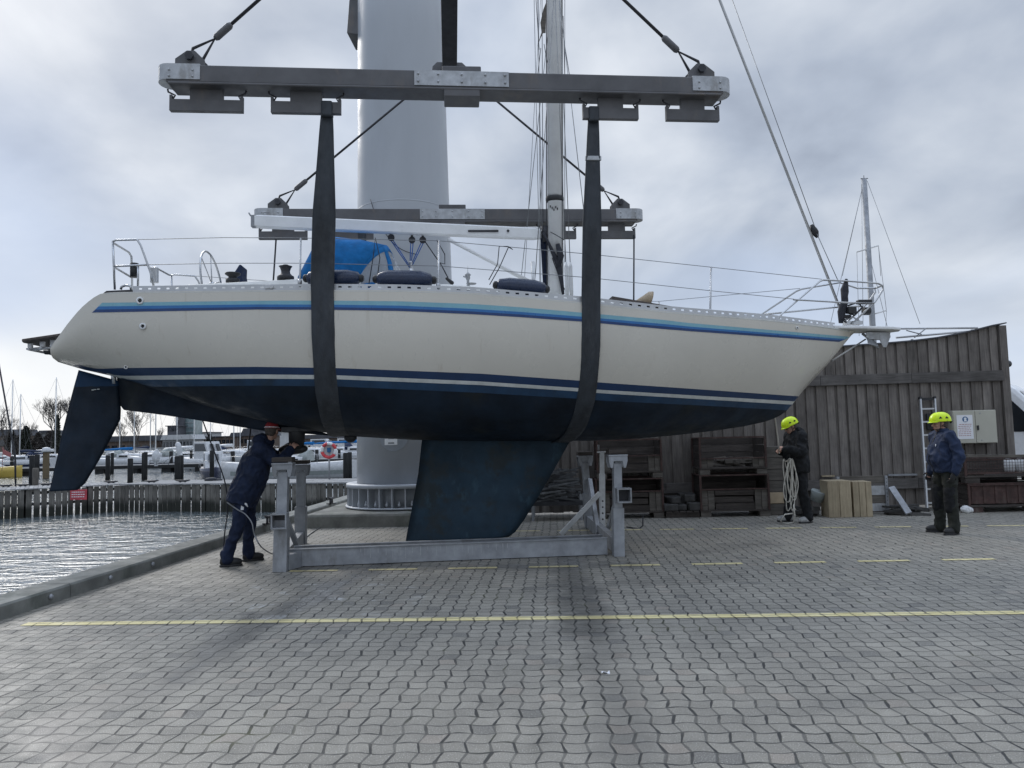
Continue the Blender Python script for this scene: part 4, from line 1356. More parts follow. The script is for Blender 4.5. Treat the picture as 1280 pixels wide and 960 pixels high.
for zz, ln in ((MB0.z + 5.6, 1.05), (MB0.z + 9.4, .8)):
    p = MB0 + md * (zz - MB0.z)
    for s in (-1, 1):
        mb = MB(); mb.tube([L(p.x, s * .08, p.z), L(p.x - .15, s * ln, p.z + .06)], [.028, .018], 8); part('spreader', mb, M['mast'], mast)
# boom with gooseneck, kicker
BA = onL(319, 277, .05); BB = onL(676, 293, .02)
mb = MB(); rs = []
bd = (BB - BA).normalized()
for u, k in ((0, 1.0), (.02, 1.06), (.97, 1.0), (1, .8)):
    p = BA + (BB - BA) * u
    rs.append([LL(p) + LY * (.055 * k * x) + V((0, 0, .084 * k * z)) for x, z in ((-.75, -1), (.75, -1), (1, -.8), (1, .8), (.75, 1), (-.75, 1), (-1, .8), (-1, -.8))])
mb.rings(rs, smooth=False)
boom = part('boom', mb, M['boom'], yacht, bev=.008)
mb = MB(); mb.bar(LL(BA) - LX * .02 + V((0, 0, .089)), LL(BB) + V((0, 0, .089)), .03, .014); part('boom_track', mb, M['alu'], boom)
mb = MB(); p = onL(604, 289, -.03); mb.bar(LL(p) - LX * .22 - LY * .012, LL(p) + LX * .22 - LY * .012, .006, .03); mb.lathe([(.02, 0), (.02, .012)], LL(p) + LX * .36 - LY * .01, -LY, 10); part('boom_plate', mb, M['dark_steel'], boom)
mb = MB(); mb.bar(LL(BA) - LX * .05, LL(BA) + LX * .03, .10, .17); mb.tube([LL(BA) - LX * .06 + V((0, 0, .08)), LL(BA) - LX * .09 + V((0, 0, .13))], .012, 6); mb.tube([LL(BA) + LX * .1 + V((0, 0, .09)), LL(BA) + LX * .12 + V((0, 0, .14)), LL(BA) + LX * .2 + V((0, 0, .13))], .012, 6); part('boom_end', mb, M['galv_dull'], boom, bev=.01)
mb = MB(); mb.lathe([(.05, -.12), (.05, .12)], LL(BB) + LX * .06, (0, 0, 1), 12); mb.bar(LL(BB), LL(BB) + LX * .12, .05, .06); part('gooseneck', mb, M['dark_steel'], boom)
mb = MB(); mb.tube([onLw(560, 299, 0), onLw(610, 325, 0), onLw(683, 363, 0)], [.026, .026, .032], 10); part('kicker', mb, M['mast'], yacht)
# mainsheet tackle
def block(px, py, w, parent, s=1.0):
    c = LL(onL(px, py, w))
    mb = MB(); mb.lathe([(.035 * s, -.02), (.05 * s, -.015), (.05 * s, .015), (.035 * s, .02)], c, LY, 14); mb.box(c + V((0, 0, .05 * s)), (.03, .03, .08 * s), TH)
    return part('block', mb, M['dark_steel'], parent)
trav = onL(514, 342, .1)
mb = MB(); mb.lathe([(.055, -.07), (.055, .02), (.04, .05), (.02, .12), (.03, .16), (.01, .2)], LL(trav), n=12); part('traveller_car', mb, M['steel'], yacht)
for (bx, by) in ((489, 297), (515, 300), (528.5, 300)):
    block(bx, by, .08, boom)
    mb = MB()
    for o in (-1.5, 1.5):
        mb.tube([onLw(bx + o, by + 2, .08), onLw(513 + o * .5, 335, .1)], .0075, 6)
    part('mainsheet', mb, M['rope_blue'], yacht)
mb = MB(); mb.tube([onLw(530, 300, .05), onLw(552, 332, -.1), onLw(563, 353, -.3)], .008, 6); part('control_line', mb, M['rope_dark'], yacht)
mb = MB(); mb.tube([onLw(546, 300, -1.5), onLw(556, 318, -1.5), onLw(556, 330, -1.5), onLw(548, 328, -1.5)], .006, 5)
part('control_line', mb, M['rope_dark'], yacht)
mb = MB(); c = onL(563, 353.5, -.3); mb.cap(LL(c) - LX * .05 + V((0, 0, .06)), LL(c) + LX * .02, .02, .03); part('turning_block', mb, M['black'], yacht)
# satellite / masthead style instrument on far deck
mb = MB(); c = onL(585, 352, .4)
mb.lathe([(.05, -.12), (.02, -.05), (.02, .02), (.035, .05), (.03, .08), (.05, .1), (.01, .14)], LL(c), n=10); mb.tube([LL(c) + V((0, 0, .05)), LL(c) + V((0, 0, .24))], .004, 5); mb.tube([LL(c) + V((0, 0, .06)), LL(c) - LX * .07 + V((0, 0, .08))], .012, 6); mb.lathe([(.07, 0), (.08, .01)], LL(c) + LX * .05 - V((0, 0, .04)), n=12)
part('deck_fitting', mb, M['galv'], yacht)
# standing rigging: shroud wires with white covers, lower shrouds, halyards
def wire(a, b, r=.0055, name='shroud', m=None):
    mb = MB(); mb.tube([a, b], r, 5); return part(name, mb, m or M['wire'], yacht)
def up_mast(z): return MB0 + md * (z - MB0.z)
for (px, py, pxt) in ((709, 372, 709), (714.5, 372, 714.5)):
    a = onL(px, py, -1.38)
    for s in (-1, 1):
        tp = L(a.x + (.0 if s < 0 else 0), s * 1.05, MB0.z + 5.66)
        w_ = wire(L(a.x, s * 1.38, a.z), tp)
        mb = MB(); mb.tube([L(a.x, s * 1.38, a.z + .02), L(a.x, s * 1.377, a.z + .1), L(a.x, s * 1.36, a.z + .40), L(a.x, s * 1.357, a.z + .46)], [.022, .026, .026, .014], 8); part('shroud_cover', mb, M['white'], w_)
for px in (668, 742):
    a = onL(px, 366, -1.35)
    for s in (-1, 1):
        w_ = wire(L(a.x, s * 1.33, a.z), L(MB0.x + md.x * 5.4, s * .08, MB0.z + 5.4))
        if px == 668:
            mb = MB(); mb.tube([L(a.x, s * 1.33, a.z), L(a.x, s * 1.25, a.z + .42)], .026, 8); part('shroud_cover', mb, M['white'], w_)
for i, (px0, px1) in enumerate(((676, 672), (679, 677), (706, 706), (703, 702.5))):
    wire(onLw(px0, 352, -.06), onLw(px1, -120, -.06), .005, 'halyard', M['rope_dark'] if i % 2 else M['wire'])
wire(onLw(655, 360, .6), onLw(678, -40, .3), .004, 'topping_lift')
mb = MB()
mb.tube([onLw(679, 291, -.09), onLw(684, 300, -.10), onLw(692, 318, -.11), onLw(698, 330, -.11), onLw(702, 352, -.11), onLw(704, 368, -.11)], [.015, .018, .03, .045, .03, .02], 8)
mb.tube([onLw(697, 305, -.12), onLw(701, 320, -.13), onLw(698, 334, -.13)], [.03, .05, .03], 8)
part('halyard_coil', mb, M['rope_dark'], mast)
mb = MB(); mb.tube([onLw(690, 322, -.1), onLw(701, 352, -.1), onLw(708, 366, -.3)], .006, 5); mb.tube([onLw(688, 290, -.1), onLw(699, 296, -.12), onLw(705, 300, -.2)], .006, 5); part('control_line', mb, M['rope_dark'], mast)
mb = MB()
mb.prism([onLw(675.5, 292, .0), onLw(685, 292, .0), onLw(685, 362, .0), onLw(679, 358, .0)], LY * .03); part('luff_bundle', mb, M['navy_cloth'], mast)
# torn courtesy flag and lines up the mast
mb = MB()
fl = [(683, 2), (679, 12), (675.5, 28), (677, 40), (674, 52), (671.5, 58), (676, 47), (679, 41), (682, 41)]
ps = [onL(a, b, -.35) for a, b in fl]
mb.prism([LL(p) for p in ps], LY * .01); part('torn_pennant', mb, M['cap_red'] if False else M['timber_grey'], yacht)
mb = MB()
for (q0, q1) in (((670, 0), (674, 62)), ((676, 60), (672, 95)), ((680, 55), (684, 78)), ((704, 20), (706, 95)), ((704, 45), (712, 95))):
    mb.tube([onLw(*q0, -.35), onLw(*q1, -.35)], .005, 5)
part('flag_halyard', mb, M['rope_dark'], yacht)
# forestay with furling gear, spare halyard
f0 = onL(1057, 404, 0); f1 = onL(898, -4, 0)
ff = f0 + (f1 - f0) * 2.4
mb = MB(); mb.tube([LL(f0), LL(ff)], .020, 8); fs_ = part('forestay', mb, M['alu'], yacht)
mb = MB(); mb.tube([onLw(1023, 296, -.04), onLw(914, -4, -.04)], .0055, 5); mb.tube([onLw(1021, 292, -.04), onLw(1048, 352, -.06)], .006, 5); part('spinnaker_halyard', mb, M['wire'], yacht)
c = onL(1019, 291, 0)
mb = MB(); mb.tube([LL(onL(1014, 281, 0)), LL(onL(1017, 287, 0)), LL(c), LL(onL(1022, 297, 0))], [.025, .05, .055, .02], 10); part('head_swivel', mb, M['black'], fs_)
mb = MB()
mb.tube([onLw(1058, 349, -.03), onLw(1055, 362, -.05), onLw(1056, 376, -.06), onLw(1052, 390, -.05), onLw(1051, 404, -.03)], [.02, .05, .05, .06, .03], 8)
mb.tube([onLw(1059, 350, -.03), onLw(1060, 365, -.05), onLw(1056, 385, -.06)], .012, 6)
mb.tube([onLw(1056, 390, -.05), onLw(1068, 394, -.08), onLw(1078, 384, -.1), onLw(1072, 378, -.1), onLw(1060, 382, -.1)], .014, 6)
part('furling_line_bundle', mb, M['rope_dark'], fs_)
mb = MB(); mb.box(onLw(1080, 377.5, -.08), (.21, .09, .06), TH); mb.box(onLw(1064, 388, -.08), (.14, .08, .10), TH + .2); mb.lathe([(.06, -.05), (.06, .05)], onLw(1083, 389, -.06), LX, 12); mb.lathe([(.09, -.02), (.09, .02)], onLw(1056, 396, 0), (0, 0, 1), 14)
part('furling_drum', mb, M['black'], fs_, bev=.008)
mb = MB(); mb.tube([onLw(1050, 403, 0), onLw(1066, 396, -.05), onLw(1078, 404, -.1)], .014, 6); mb.box(onLw(1066, 404, -.05), (.25, .12, .05), TH); part('bow_cleat', mb, M['steel'], yacht)
# sheet over the hood: thin dark loops at the stanchions
mb = MB(); mb.tube([nrw for nrw in (LL(nr(461, 356, .15)), LL(nr(467, 318, .12)), LL(nr(469, 297, .1)), LL(nr(475, 322, .12)), LL(nr(472, 345, .15)))], .006, 5)
mb.tube([LL(nr(611, 350, .12)), LL(nr(622, 330, .1)), LL(nr(624, 308, .09)), LL(nr(634, 308, .09)), LL(nr(641, 312, .09)), LL(nr(636, 308, .09)), LL(nr(624, 335, .1)), LL(nr(612, 356, .12))], .006, 5)
part('fender_lanyard', mb, M['rope_dark'], yacht)
# ---- fenders lying on the near side deck
def fender(pa, pb, r, label, inset=.16):
    a, b = LL(nr(pa[0], pa[1], inset)), LL(nr(pb[0], pb[1], inset))
    t = thing('boat_fender', label, 'fender', (a + b) / 2 - V((0, 0, r)), TH, 'navy fenders lying along the deck edge')
    d = (b - a); ln = d.length; d.normalize()
    mb = MB(); mb.lathe([(.02, .04), (.045, .05), (.08, .075), (r * .85, .13), (r, .20), (r, ln - .20), (r * .85, ln - .13), (.08, ln - .075), (.045, ln - .05), (.02, ln - .04)], a, d, 24); part('fender_body', mb, M['rubber'], t)
    for e, dd in ((a, d), (b, -d)):
        mb = MB(); mb.lathe([(.028, 0), (.05, .02), (.05, .06), (.035, .075)], e, dd, 12); part('fender_eye', mb, M['black'], t)
fender((379, 348), (455, 348), .105, 'navy fender partly hidden behind the stern sling')
fender((466, 349), (546, 350.5), .115, 'navy fender between the blue spray hood and a stanchion')
fender((616, 356), (687, 362), .105, 'navy fender lying close behind the mast foot')

# ---- slings: one loop each, from the near hanger under the hull to the far hanger
def sling(px, hookN, hookF, label, wbot, wtop, sN, sF, bend=0.0):
    x = onL(px[1], 420, -1.6).x
    st = station(x)
    zs, zb = st[2], st[3]
    path = []
    hn = hookN[0] + NB[2] * sN; hf = hookF[0] + FB[2] * sF
    def tol(p): d = p - LO; return V((d.dot(LX), d.dot(LY), p.z))
    hn, hf = tol(hn), tol(hf)
    prof = []
    zz = [zs + .085, zs - .05] + [zs + (zb - zs) * q for q in (.15, .3, .45, .6, .7, .78, .85, .9, .94, .97, .99, 1.0)]
    for z in zz: prof.append((hull_w(x, min(z, zs), st), z))
    halfp = []
    for i, (w, z) in enumerate(prof):
        a = prof[max(i - 1, 0)]; b = prof[min(i + 1, len(prof) - 1)]
        t = V((b[0] - a[0], b[1] - a[1])); 
        n = V((-t.y, t.x)); 
        if t.length < 1e-6: n = V((1, 0))
        n.normalize()
        if n.x < 0 and i < 6: n = -n
        if i >= 6 and n.y > 0: n = -n
        off = .016 + (.02 if i < 2 else 0)
        halfp.append((w + n.x * off, z + n.y * off))
    pts = [(V((hn.x, hn.y, hn.z)), wtop)]
    for q in (.12, .3, .6):
        w, z = halfp[0]
        pts.append((V((hn.x + (x - hn.x) * q, hn.y + (-w - hn.y) * q, hn.z + (z - hn.z) * q)), wtop + (wbot - wtop) * min(1, q * 1.8)))
    for i, (w, z) in enumerate(halfp):
        q = i / (len(halfp) - 1)
        pts.append((V((x + bend * q * q, -w, z)), wbot))
    for i, (w, z) in reversed(list(enumerate(halfp[:-1]))):
        q = i / (len(halfp) - 1)
        pts.append((V((x + bend * q * q, w, z)), wbot))
    for q in (.6, .3, .12, 0):
        w, z = halfp[0]
        pts.append((V((hf.x + (x - hf.x) * q, hf.y + (w - hf.y) * q, hf.z + (z - hf.z) * q)), wtop + (wbot - wtop) * min(1, q * 1.8)))
    rings = []
    for i, (p, wd) in enumerate(pts):
        a = pts[max(i - 1, 0)][0]; b = pts[min(i + 1, len(pts) - 1)][0]
        t = (b - a).normalized(); sx = V((1, 0, 0)); sx = (sx - t * sx.dot(t)).normalized(); nn = t.cross(sx)
        e = .006 if 3 < i < len(pts) - 4 else .012
        m_ = .018 if i < 4 or i > len(pts) - 5 else 0   # edges curl inward where the strap is folded at the top
        wj = wd * (1 + .025 * math.sin(i * 2.1))
        cs = [(-.5, -e + m_), (-.48, e + m_), (-.3, e), (0, e), (.3, e), (.48, e + m_), (.5, -e + m_), (.3, -e), (0, -e), (-.3, -e)]
        rings.append([LL(p + sx * (u * wj) + nn * v) for u, v in cs])
    t = thing('lifting_sling', label, 'lifting sling', L(x, 0, zb - .03), TH, 'dark webbing slings under the yacht')
    mb = MB(); mb.rings(rings, smooth=True); part('webbing', mb, M['sling'], t)
    # loop end folded over the hanger
    for h, dirv in ((hookN, NB[2]), (hookF, FB[2])):
        s_ = sN if h is hookN else sF
        c = h[0] + dirv * s_
        mb = MB()
        mb.prism([c + dirv * x_ + V((0, 0, z_)) - LY * .06 for x_, z_ in ((-wtop * .5, -.10), (wtop * .5, -.10), (wtop * .5, .085), (-wtop * .5, .085))], LY * .12)
        part('loop_end', mb, M['sling'], t, bev=.02)
    return t, pts
sl1, _ = sling((408, 403.5), NB[4][1], FB[4][1], 'dark sling under the stern half, in front of the blue spray hood', .275, .13, .24, .21)
sl2, _ = sling((739, 739), NB[4][2], FB[4][2], 'dark sling under the bow half with a pale tag strapped near its top', .235, .125, -.21, -.2, bend=-.22)
c = onL(741, 198, -1.86)
mb = MB(); mb.box(LL(onL(741.5, 198, -1.93)), (.195, .035, .055), TH); part('tag_clip', mb, M['galv'], sl2, bev=.006)
# thin tag lines hanging from the far hangers
for (p0, p1, lb) in (((345, 300), (339, 352), 'thin dark line hanging from the far beam beside the winch'), ((792.5, 294), (792, 376), 'thin dark line hanging from the bow end of the far beam')):
    mb = MB(); mb.tube([onLw(p0[0], p0[1], BW - .05), onLw(p1[0], p1[1] + 40, BW - .1)], .014, 6)
    solo('tag_line', mb, M['rope_dark'], lb, 'rope')

# ================================================================== CRADLE
def gl(px, py):                                  # ground pixel in the yacht's frame
    g = G(px, py); d = g - LO
    return V((d.dot(LX), d.dot(LY), 0))
cr_c = gl(560, 690)
cradle = thing('boat_cradle', 'grey galvanised steel cradle on the paving beneath the yacht', 'boat cradle', LL(cr_c), TH)
nl, nrr, fl_, fr_ = gl(351, 714), gl(773, 695), gl(376, 680), gl(737, 659)
wN = (nl.y + nrr.y) / 2
# long channel beam: two webs with an open top
zT = .215
xa = gl(366, 706).x; xb = gl(757, 692).x
for w, nm in ((wN + .18, 'long_beam'),):
    mb = MB()
    for o in (0, .30): mb.bar(L(xa, w + o, zT / 2 + .01), L(xb, w + o, zT / 2 + .01), .016, zT)
    mb.bar(L(xa, w + .15, .02), L(xb, w + .15, .02), .30, .016)
    mb.bar(L(xa, w + .0, zT + .012), L(xb, w + .0, zT + .012), .05, .012); mb.bar(L(xa, w + .30, zT + .012), L(xb, w + .30, zT + .012), .05, .012)
    part(nm, mb, M['galv_dull'], cradle)
mb = MB()
for i in range(26):
    x = xa + .9 + i * .075 + .03 * math.sin(i * 5.3)
    h = .05 + .1 * ((i * 37) % 11) / 11
    mb.box(L(x, wN + .18 - .0095, zT - .01 - h / 2), (.006, .003, h), TH)
part('drip_mark', mb, M['galv'], cradle)
mb = MB(); mb.bar(L(xa + .2, wN + .5, .18), L(xb - .3, wN + .5, .18), .03, .02); mb.box(L((xa + xb) / 2 + .2, wN + .8, .025), (2.6, .5, .04), TH); part('keel_board', mb, M['timber_dark'], cradle)
# cross members at each end
for (a, b) in ((nl, fl_), (nrr, fr_)):
    mb = MB(); mb.bar(L(a.x, a.y - .02, .115), L(b.x, b.y + .05, .10), .10, .20); part('cross_member', mb, M['galv_dull'], cradle, bev=.006)
# posts (pad = rocking head)
def post(b, px_top, py_top, wtop, dia, name='post', head=True, lean=0, socket=None):
    tp = onL(px_top, py_top, wtop)
    A = L(b.x, b.y, 0.0); B = LL(tp)
    mb = MB(); mb.bar(A, A.lerp(B, .52), dia * 1.15, dia * 1.15, LY); mb.bar(A.lerp(B, .50), B, dia * .88, dia * .88, LY)
    p = part(name, mb, M['galv_dull'], cradle, bev=.006)
    if socket:
        s = onL(socket[0], socket[1], b.y - .12)
        c = LL(s); mb = MB(); q = .085
        for dx, dz, sx, sz in ((0, q, .19, .018), (0, -q, .19, .018), (-q, 0, .018, .17), (q, 0, .018, .17)):
            mb.box(c + LX * dx + V((0, 0, dz)), (sx, .16, sz), TH)
        part('socket', mb, M['galv_dull'], p)
        mb = MB(); mb.box(c + LY * .05, (.15, .02, .15), TH); part('socket_inside', mb, M['dark_steel'], p)
    if head:
        mb = MB(); mb.bar(B - V((0, 0, .03)), B + V((0, 0, .06)), .07, .07, LY)
        mb.box(B + V((0, 0, .105)), (.255, .20, .02), TH)
        for s in (-1, 1):
            mb.prism([B + LY * (s * .09) + LX * x + V((0, 0, z)) for x, z in ((-.125, .10), (.125, .10), (.125, .03), (.10, -.06), (.07, -.06), (.06, .03), (-.06, .03), (-.07, -.06), (-.10, -.06), (-.125, .03))], LY * .012)
        part('pad_holder', mb, M['galv_dull'], p, bev=.003)
        mb = MB(); mb.box(B + V((0, 0, .155)), (.25, .2, .06), TH); part('pad', mb, M['timber_dark'], p, bev=.008)
    return p
post(nl, 354.5, 590, nl.y, .145, socket=(350, 651))
post(nrr, 771, 579, nrr.y, .125, socket=(779, 619))
post(fl_, 376.5, 590, fl_.y, .145)
post(fr_, 731, 578, fr_.y, .125)
# bright adjustable prop with holes and its diagonal brace
pb = gl(753, 668)
A = L(pb.x, pb.y, .1); B = onLw(752.5, 566, pb.y)
mb = MB(); mb.bar(A, A.lerp(B, .72), .085, .085, LY); mb.bar(A.lerp(B, .70), B, .066, .066, LY); mb.box(B + V((0, 0, .01)), (.14, .12, .02), TH)
pp = part('prop', mb, M['galv_light'], cradle, bev=.004)
mb = MB()
for q in (.12, .2, .28, .36): mb.lathe([(.014, 0), (.014, .004)], A.lerp(B, q) - LY * .044, -LY, 10)
part('pin_hole', mb, M['black'], pp)
mb = MB(); mb.tube([onLw(748, 563, pb.y - .06), onLw(748, 556, pb.y - .06)], .015, 6); part('locking_pin', mb, M['galv'], pp)
mb = MB(); mb.bar(onLw(701, 668, pb.y - .02), onLw(750, 616, pb.y - .05), .07, .07, LY); part('brace', mb, M['galv_light'], cradle, bev=.004)
mb = MB(); mb.bar(onLw(737, 600, fr_.y - .05), onLw(748, 668, (fr_.y + nrr.y) / 2), .07, .07, LY); part('brace', mb, M['galv_dull'], cradle, bev=.004)
mb = MB(); mb.bar(onLw(770, 626, nrr.y + .05), onLw(757, 672, pb.y), .05, .05, LY); part('brace', mb, M['galv_dull'], cradle, bev=.004)
mb = MB(); mb.bar(onLw(354, 640, nl.y + .1), L(nl.x + .06, nl.y + .7, .2), .06, .06, LY); part('brace', mb, M['galv_dull'], cradle, bev=.004)
mb = MB(); mb.bar(L(nl.x + .05, nl.y + .02, .1), L(xa + .1, wN + .18, .1), .12, .19); part('corner_plate', mb, M['galv_dull'], cradle, bev=.004)
# bent hook bar leaning out at the bow end
p0 = gl(783, 661)
mb = MB(); mb.tube([L(p0.x, p0.y, .03), onLw(799, 661, p0.y), onLw(803.5, 657, p0.y), onLw(803.5, 645, p0.y)], .012, 6); part('hook_bar', mb, M['dark_steel'], cradle)
# ================================================================== THE TIMBER WALL AND WHAT STANDS BY IT
YS = 14.9
XR = onY(1250.5, 405, YS).x
XL = onY(585, 500, YS).x
TOPC = [(560, 446), (900, 441), (1040, 434.5), (1080, 431.5), (1110, 429.5), (1140, 426.8), (1170, 423), (1200, 417.5), (1225, 411.5), (1252, 404.5)]
def wall_top(x):
    z = 3.0
    for _ in range(4):
        px, py, dd = proj((x, YS, z)); z += (py - lerp_tab(TOPC, px)) * dd / F
    return z
wall = thing('timber_wall', 'tall weathered grey timber wall with a sweeping top edge behind the yard', 'wall', ((XL + XR) / 2, YS, 0))
mb = MB()
zr = onY(1130, 473, YS).z
random.seed(21)
for back in (1, 0):
    x = XL; i = 0
    while x < XR - .05:
        w = (.205 if back else random.uniform(.138, .158))
        xe = min(x + w, XR)
        dy = .028 if back else random.uniform(-.004, .006)
        tw = random.uniform(-.004, .004)
        for (z0, f) in ((.04 + random.uniform(0, .03), 0), (zr + .10, 1)):
            zt = (wall_top((x + xe) / 2) if f else zr - .10)
            mb.prism([V((x, YS + dy, z0)), V((xe, YS + dy + tw, z0)), V((xe, YS + dy - tw, zt)), V((x, YS + dy, zt))], V((0, .024, 0)))
        x += w + (.004 if back else random.uniform(.046, .062)); i += 1
part('boards', mb, M['shed'], wall)
mb = MB(); mb.box(((XL + XR) / 2, YS + .16, 1.4), (XR - XL - .02, .10, 2.6)); part('backing', mb, M['timber_dark'], wall)
mb = MB(); 
n = 6
for k in range(n):
    a = XL + (XR - .03 - XL) * k / n; b = XL + (XR - .03 - XL) * (k + 1) / n - .006
    mb.box(((a + b) / 2, YS - .035, zr), (b - a, .05, .20))
part('upper_rail', mb, M['shed_rail'], wall, bev=.004)
zl = onY(1130, 604, YS).z
mb = MB()
for k in range(n):
    a = XL + (XR - .03 - XL) * k / n; b = XL + (XR - .03 - XL) * (k + 1) / n - .006
    mb.box(((a + b) / 2, YS - .035, zl), (b - a, .05, .20))
part('lower_rail', mb, M['shed_rail'], wall, bev=.004)
mb = MB(); mb.box((XR + .01, YS + .03, wall_top(XR) / 2 - .02), (.14, .16, wall_top(XR) - .03)); part('end_post', mb, M['shed'], wall, bev=.005)
mb = MB(); pts = []
for k in range(41):
    xx = XL + (XR + .09 - XL) * k / 40
    pts.append(V((xx, YS, wall_top(min(xx, XR)))))
for k in range(40):
    p, q = pts[k], pts[k + 1]
    mb.prism([p + V((0, -.05, 0)), p + V((0, .22, 0)), p + V((0, .22, .025)), p + V((0, -.05, .025))], q - p)
part('capping', mb, M['b_roof'], wall)
mb = MB(); p = onY(1128, 593.5, YS - .04); mb.box(p, (.55, .04, .035)); part('hinge_strap', mb, M['galv_dull'], wall)
mb = MB(); p = onY(1035, 595, YS - .05); mb.box(p, (.24, .06, .03)); solo('batten', mb, M['timber'], 'short pale batten resting on the lower rail above the two timber blocks', 'batten')

# electrical cabinet with a notice
c0 = onY(1190.5, 513.5, YS - .22); c1 = onY(1248, 553.5, YS - .22)
cab = thing('electrical_cabinet', 'beige two-door electrical cabinet fixed to the timber wall near its end', 'cabinet', ((c0.x + c1.x) / 2, YS - .12, c1.z))
zc0, zc1 = c1.z, c0.z
mb = MB(); mb.box(((c0.x + c1.x) / 2, YS - .10, (zc0 + zc1) / 2), (c1.x - c0.x, .20, zc1 - zc0)); part('case', mb, M['cabinet'], cab, bev=.008)
xm = onY(1219.5, 530, YS - .22).x
for (a, b) in ((c0.x + .01, xm - .004), (xm + .004, c1.x - .01)):
    mb = MB(); mb.box(((a + b) / 2, YS - .21, (zc0 + zc1) / 2), (b - a, .02, zc1 - zc0 - .02)); dr = part('door', mb, M['cabinet'], cab, bev=.004)
    if a > xm:
        for zz in (zc1 - .06, zc0 + .06):
            mb = MB(); mb.lathe([(.012, 0), (.012, .006)], (a + .09, YS - .22, zz), (0, -1, 0), 10); part('lock', mb, M['galv_dull'], dr)
        mb = MB(); mb.box((a + .03, YS - .232, (zc0 + zc1) / 2 - .02), (.03, .024, .09)); part('handle', mb, M['black'], dr)
n0 = onY(1195.5, 519, YS - .226); n1 = onY(1217.5, 548.5, YS - .226)
nt = thing('notice', 'white paper notice with a round blue face symbol stuck on the cabinet door', 'notice', ((n0.x + n1.x) / 2, YS - .222, n1.z))
mb = MB(); mb.box(((n0.x + n1.x) / 2, YS - .2225, (n0.z + n1.z) / 2), (n1.x - n0.x, .003, n0.z - n1.z)); part('sheet', mb, M['paper'], nt)
cx = (n0.x + n1.x) / 2 + .01; cz = n0.z - .085
mb = MB(); mb.lathe([(.055, 0), (.055, .0015)], (cx, YS - .2242, cz), (0, -1, 0), 24); sy = part('symbol', mb, M['ink_blue'], nt)
mb = MB(); mb.lathe([(.026, 0), (.026, .001)], (cx, YS - .2262, cz + .012), (0, -1, 0), 16); mb.prism([(cx - .03, YS - .2262, cz - .04), (cx + .03, YS - .2262, cz - .04), (cx + .022, YS - .2262, cz - .012), (cx - .022, YS - .2262, cz - .012)], (0, -.001, 0)); part('face_mark', mb, M['paper'], sy)
mb = MB()
for r_ in range(7):
    z = cz - .095 - r_ * .036
    xx = n0.x + .02 + (.02 if r_ in (0, 3) else 0)
    while xx < n1.x - .05:
        w = .018 + .03 * random.random()
        mb.box((xx + w / 2, YS - .2245, z), (w, .001, .010)); xx += w + .010
part('print', mb, M['ink_red'], nt)
# lamp on the wall end
p = onY(1257.5, 455, YS + .05)
lp = thing('wall_lamp', 'small grey bulkhead lamp on the end post near the top of the timber wall', 'lamp', p)
mb = MB(); mb.lathe([(.075, -.06), (.085, -.03), (.085, 0)], p, (0.3, -1, 0), 18); part('housing', mb, M['galv_dull'], lp)
mb = MB(); mb.ell(p + V((.02, -.03, 0)), (.07, .06, .07)); part('lens', mb, M['glass_dark'], lp)
mb = MB(); mb.box(p + V((-.06, .06, 0)), (.08, .04, .05)); mb.tube([p + V((-.02, 0, -.08)), p + V((-.06, .02, -.2))], .012, 6); part('bracket', mb, M['galv_dull'], lp)

# ladder
f0 = onY(1158.5, 634, YS - .55); f1 = onY(1176, 634, YS - .55); f0.z = 0; f1.z = 0
t0 = onY(1150, 497, YS - .06); t1 = onY(1168, 497, YS - .06); t1.z = t0.z
lad = thing('ladder', 'aluminium ladder leaning against the timber wall left of the cabinet', 'ladder', (f0 + f1) / 2)
for a, b in ((f0, t0), (f1, t1)):
    mb = MB(); mb.bar(a + V((0, 0, .03)), b, .028, .06, (0, -1, 0)); st_ = part('stile', mb, M['alu'], lad)
    mb = MB(); mb.bar(a, a + (b - a) * .02, .04, .075, (0, -1, 0)); part('foot', mb, M['black'], st_)
    mb = MB(); mb.bar(b - (b - a) * .015, b + (b - a) * .005, .04, .07, (0, -1, 0)); part('end_cap', mb, M['black'], st_)
for k in range(8):
    q = .07 + k * .118
    mb = MB(); mb.bar(f0.lerp(t0, q), f1.lerp(t1, q), .03, .03); part('rung', mb, M['alu'], lad)
mb = MB(); mb.bar(f0.lerp(t0, .985), f1.lerp(t1, .985), .04, .05); part('top_bar', mb, M['black'], lad)
mb = MB(); p = onY(1168, 527, YS - .06); mb.box(p, (.30, .05, .32)); solo('switch_box', mb, M['black'], 'black switch box on the wall behind the ladder', 'box', bev=.01)

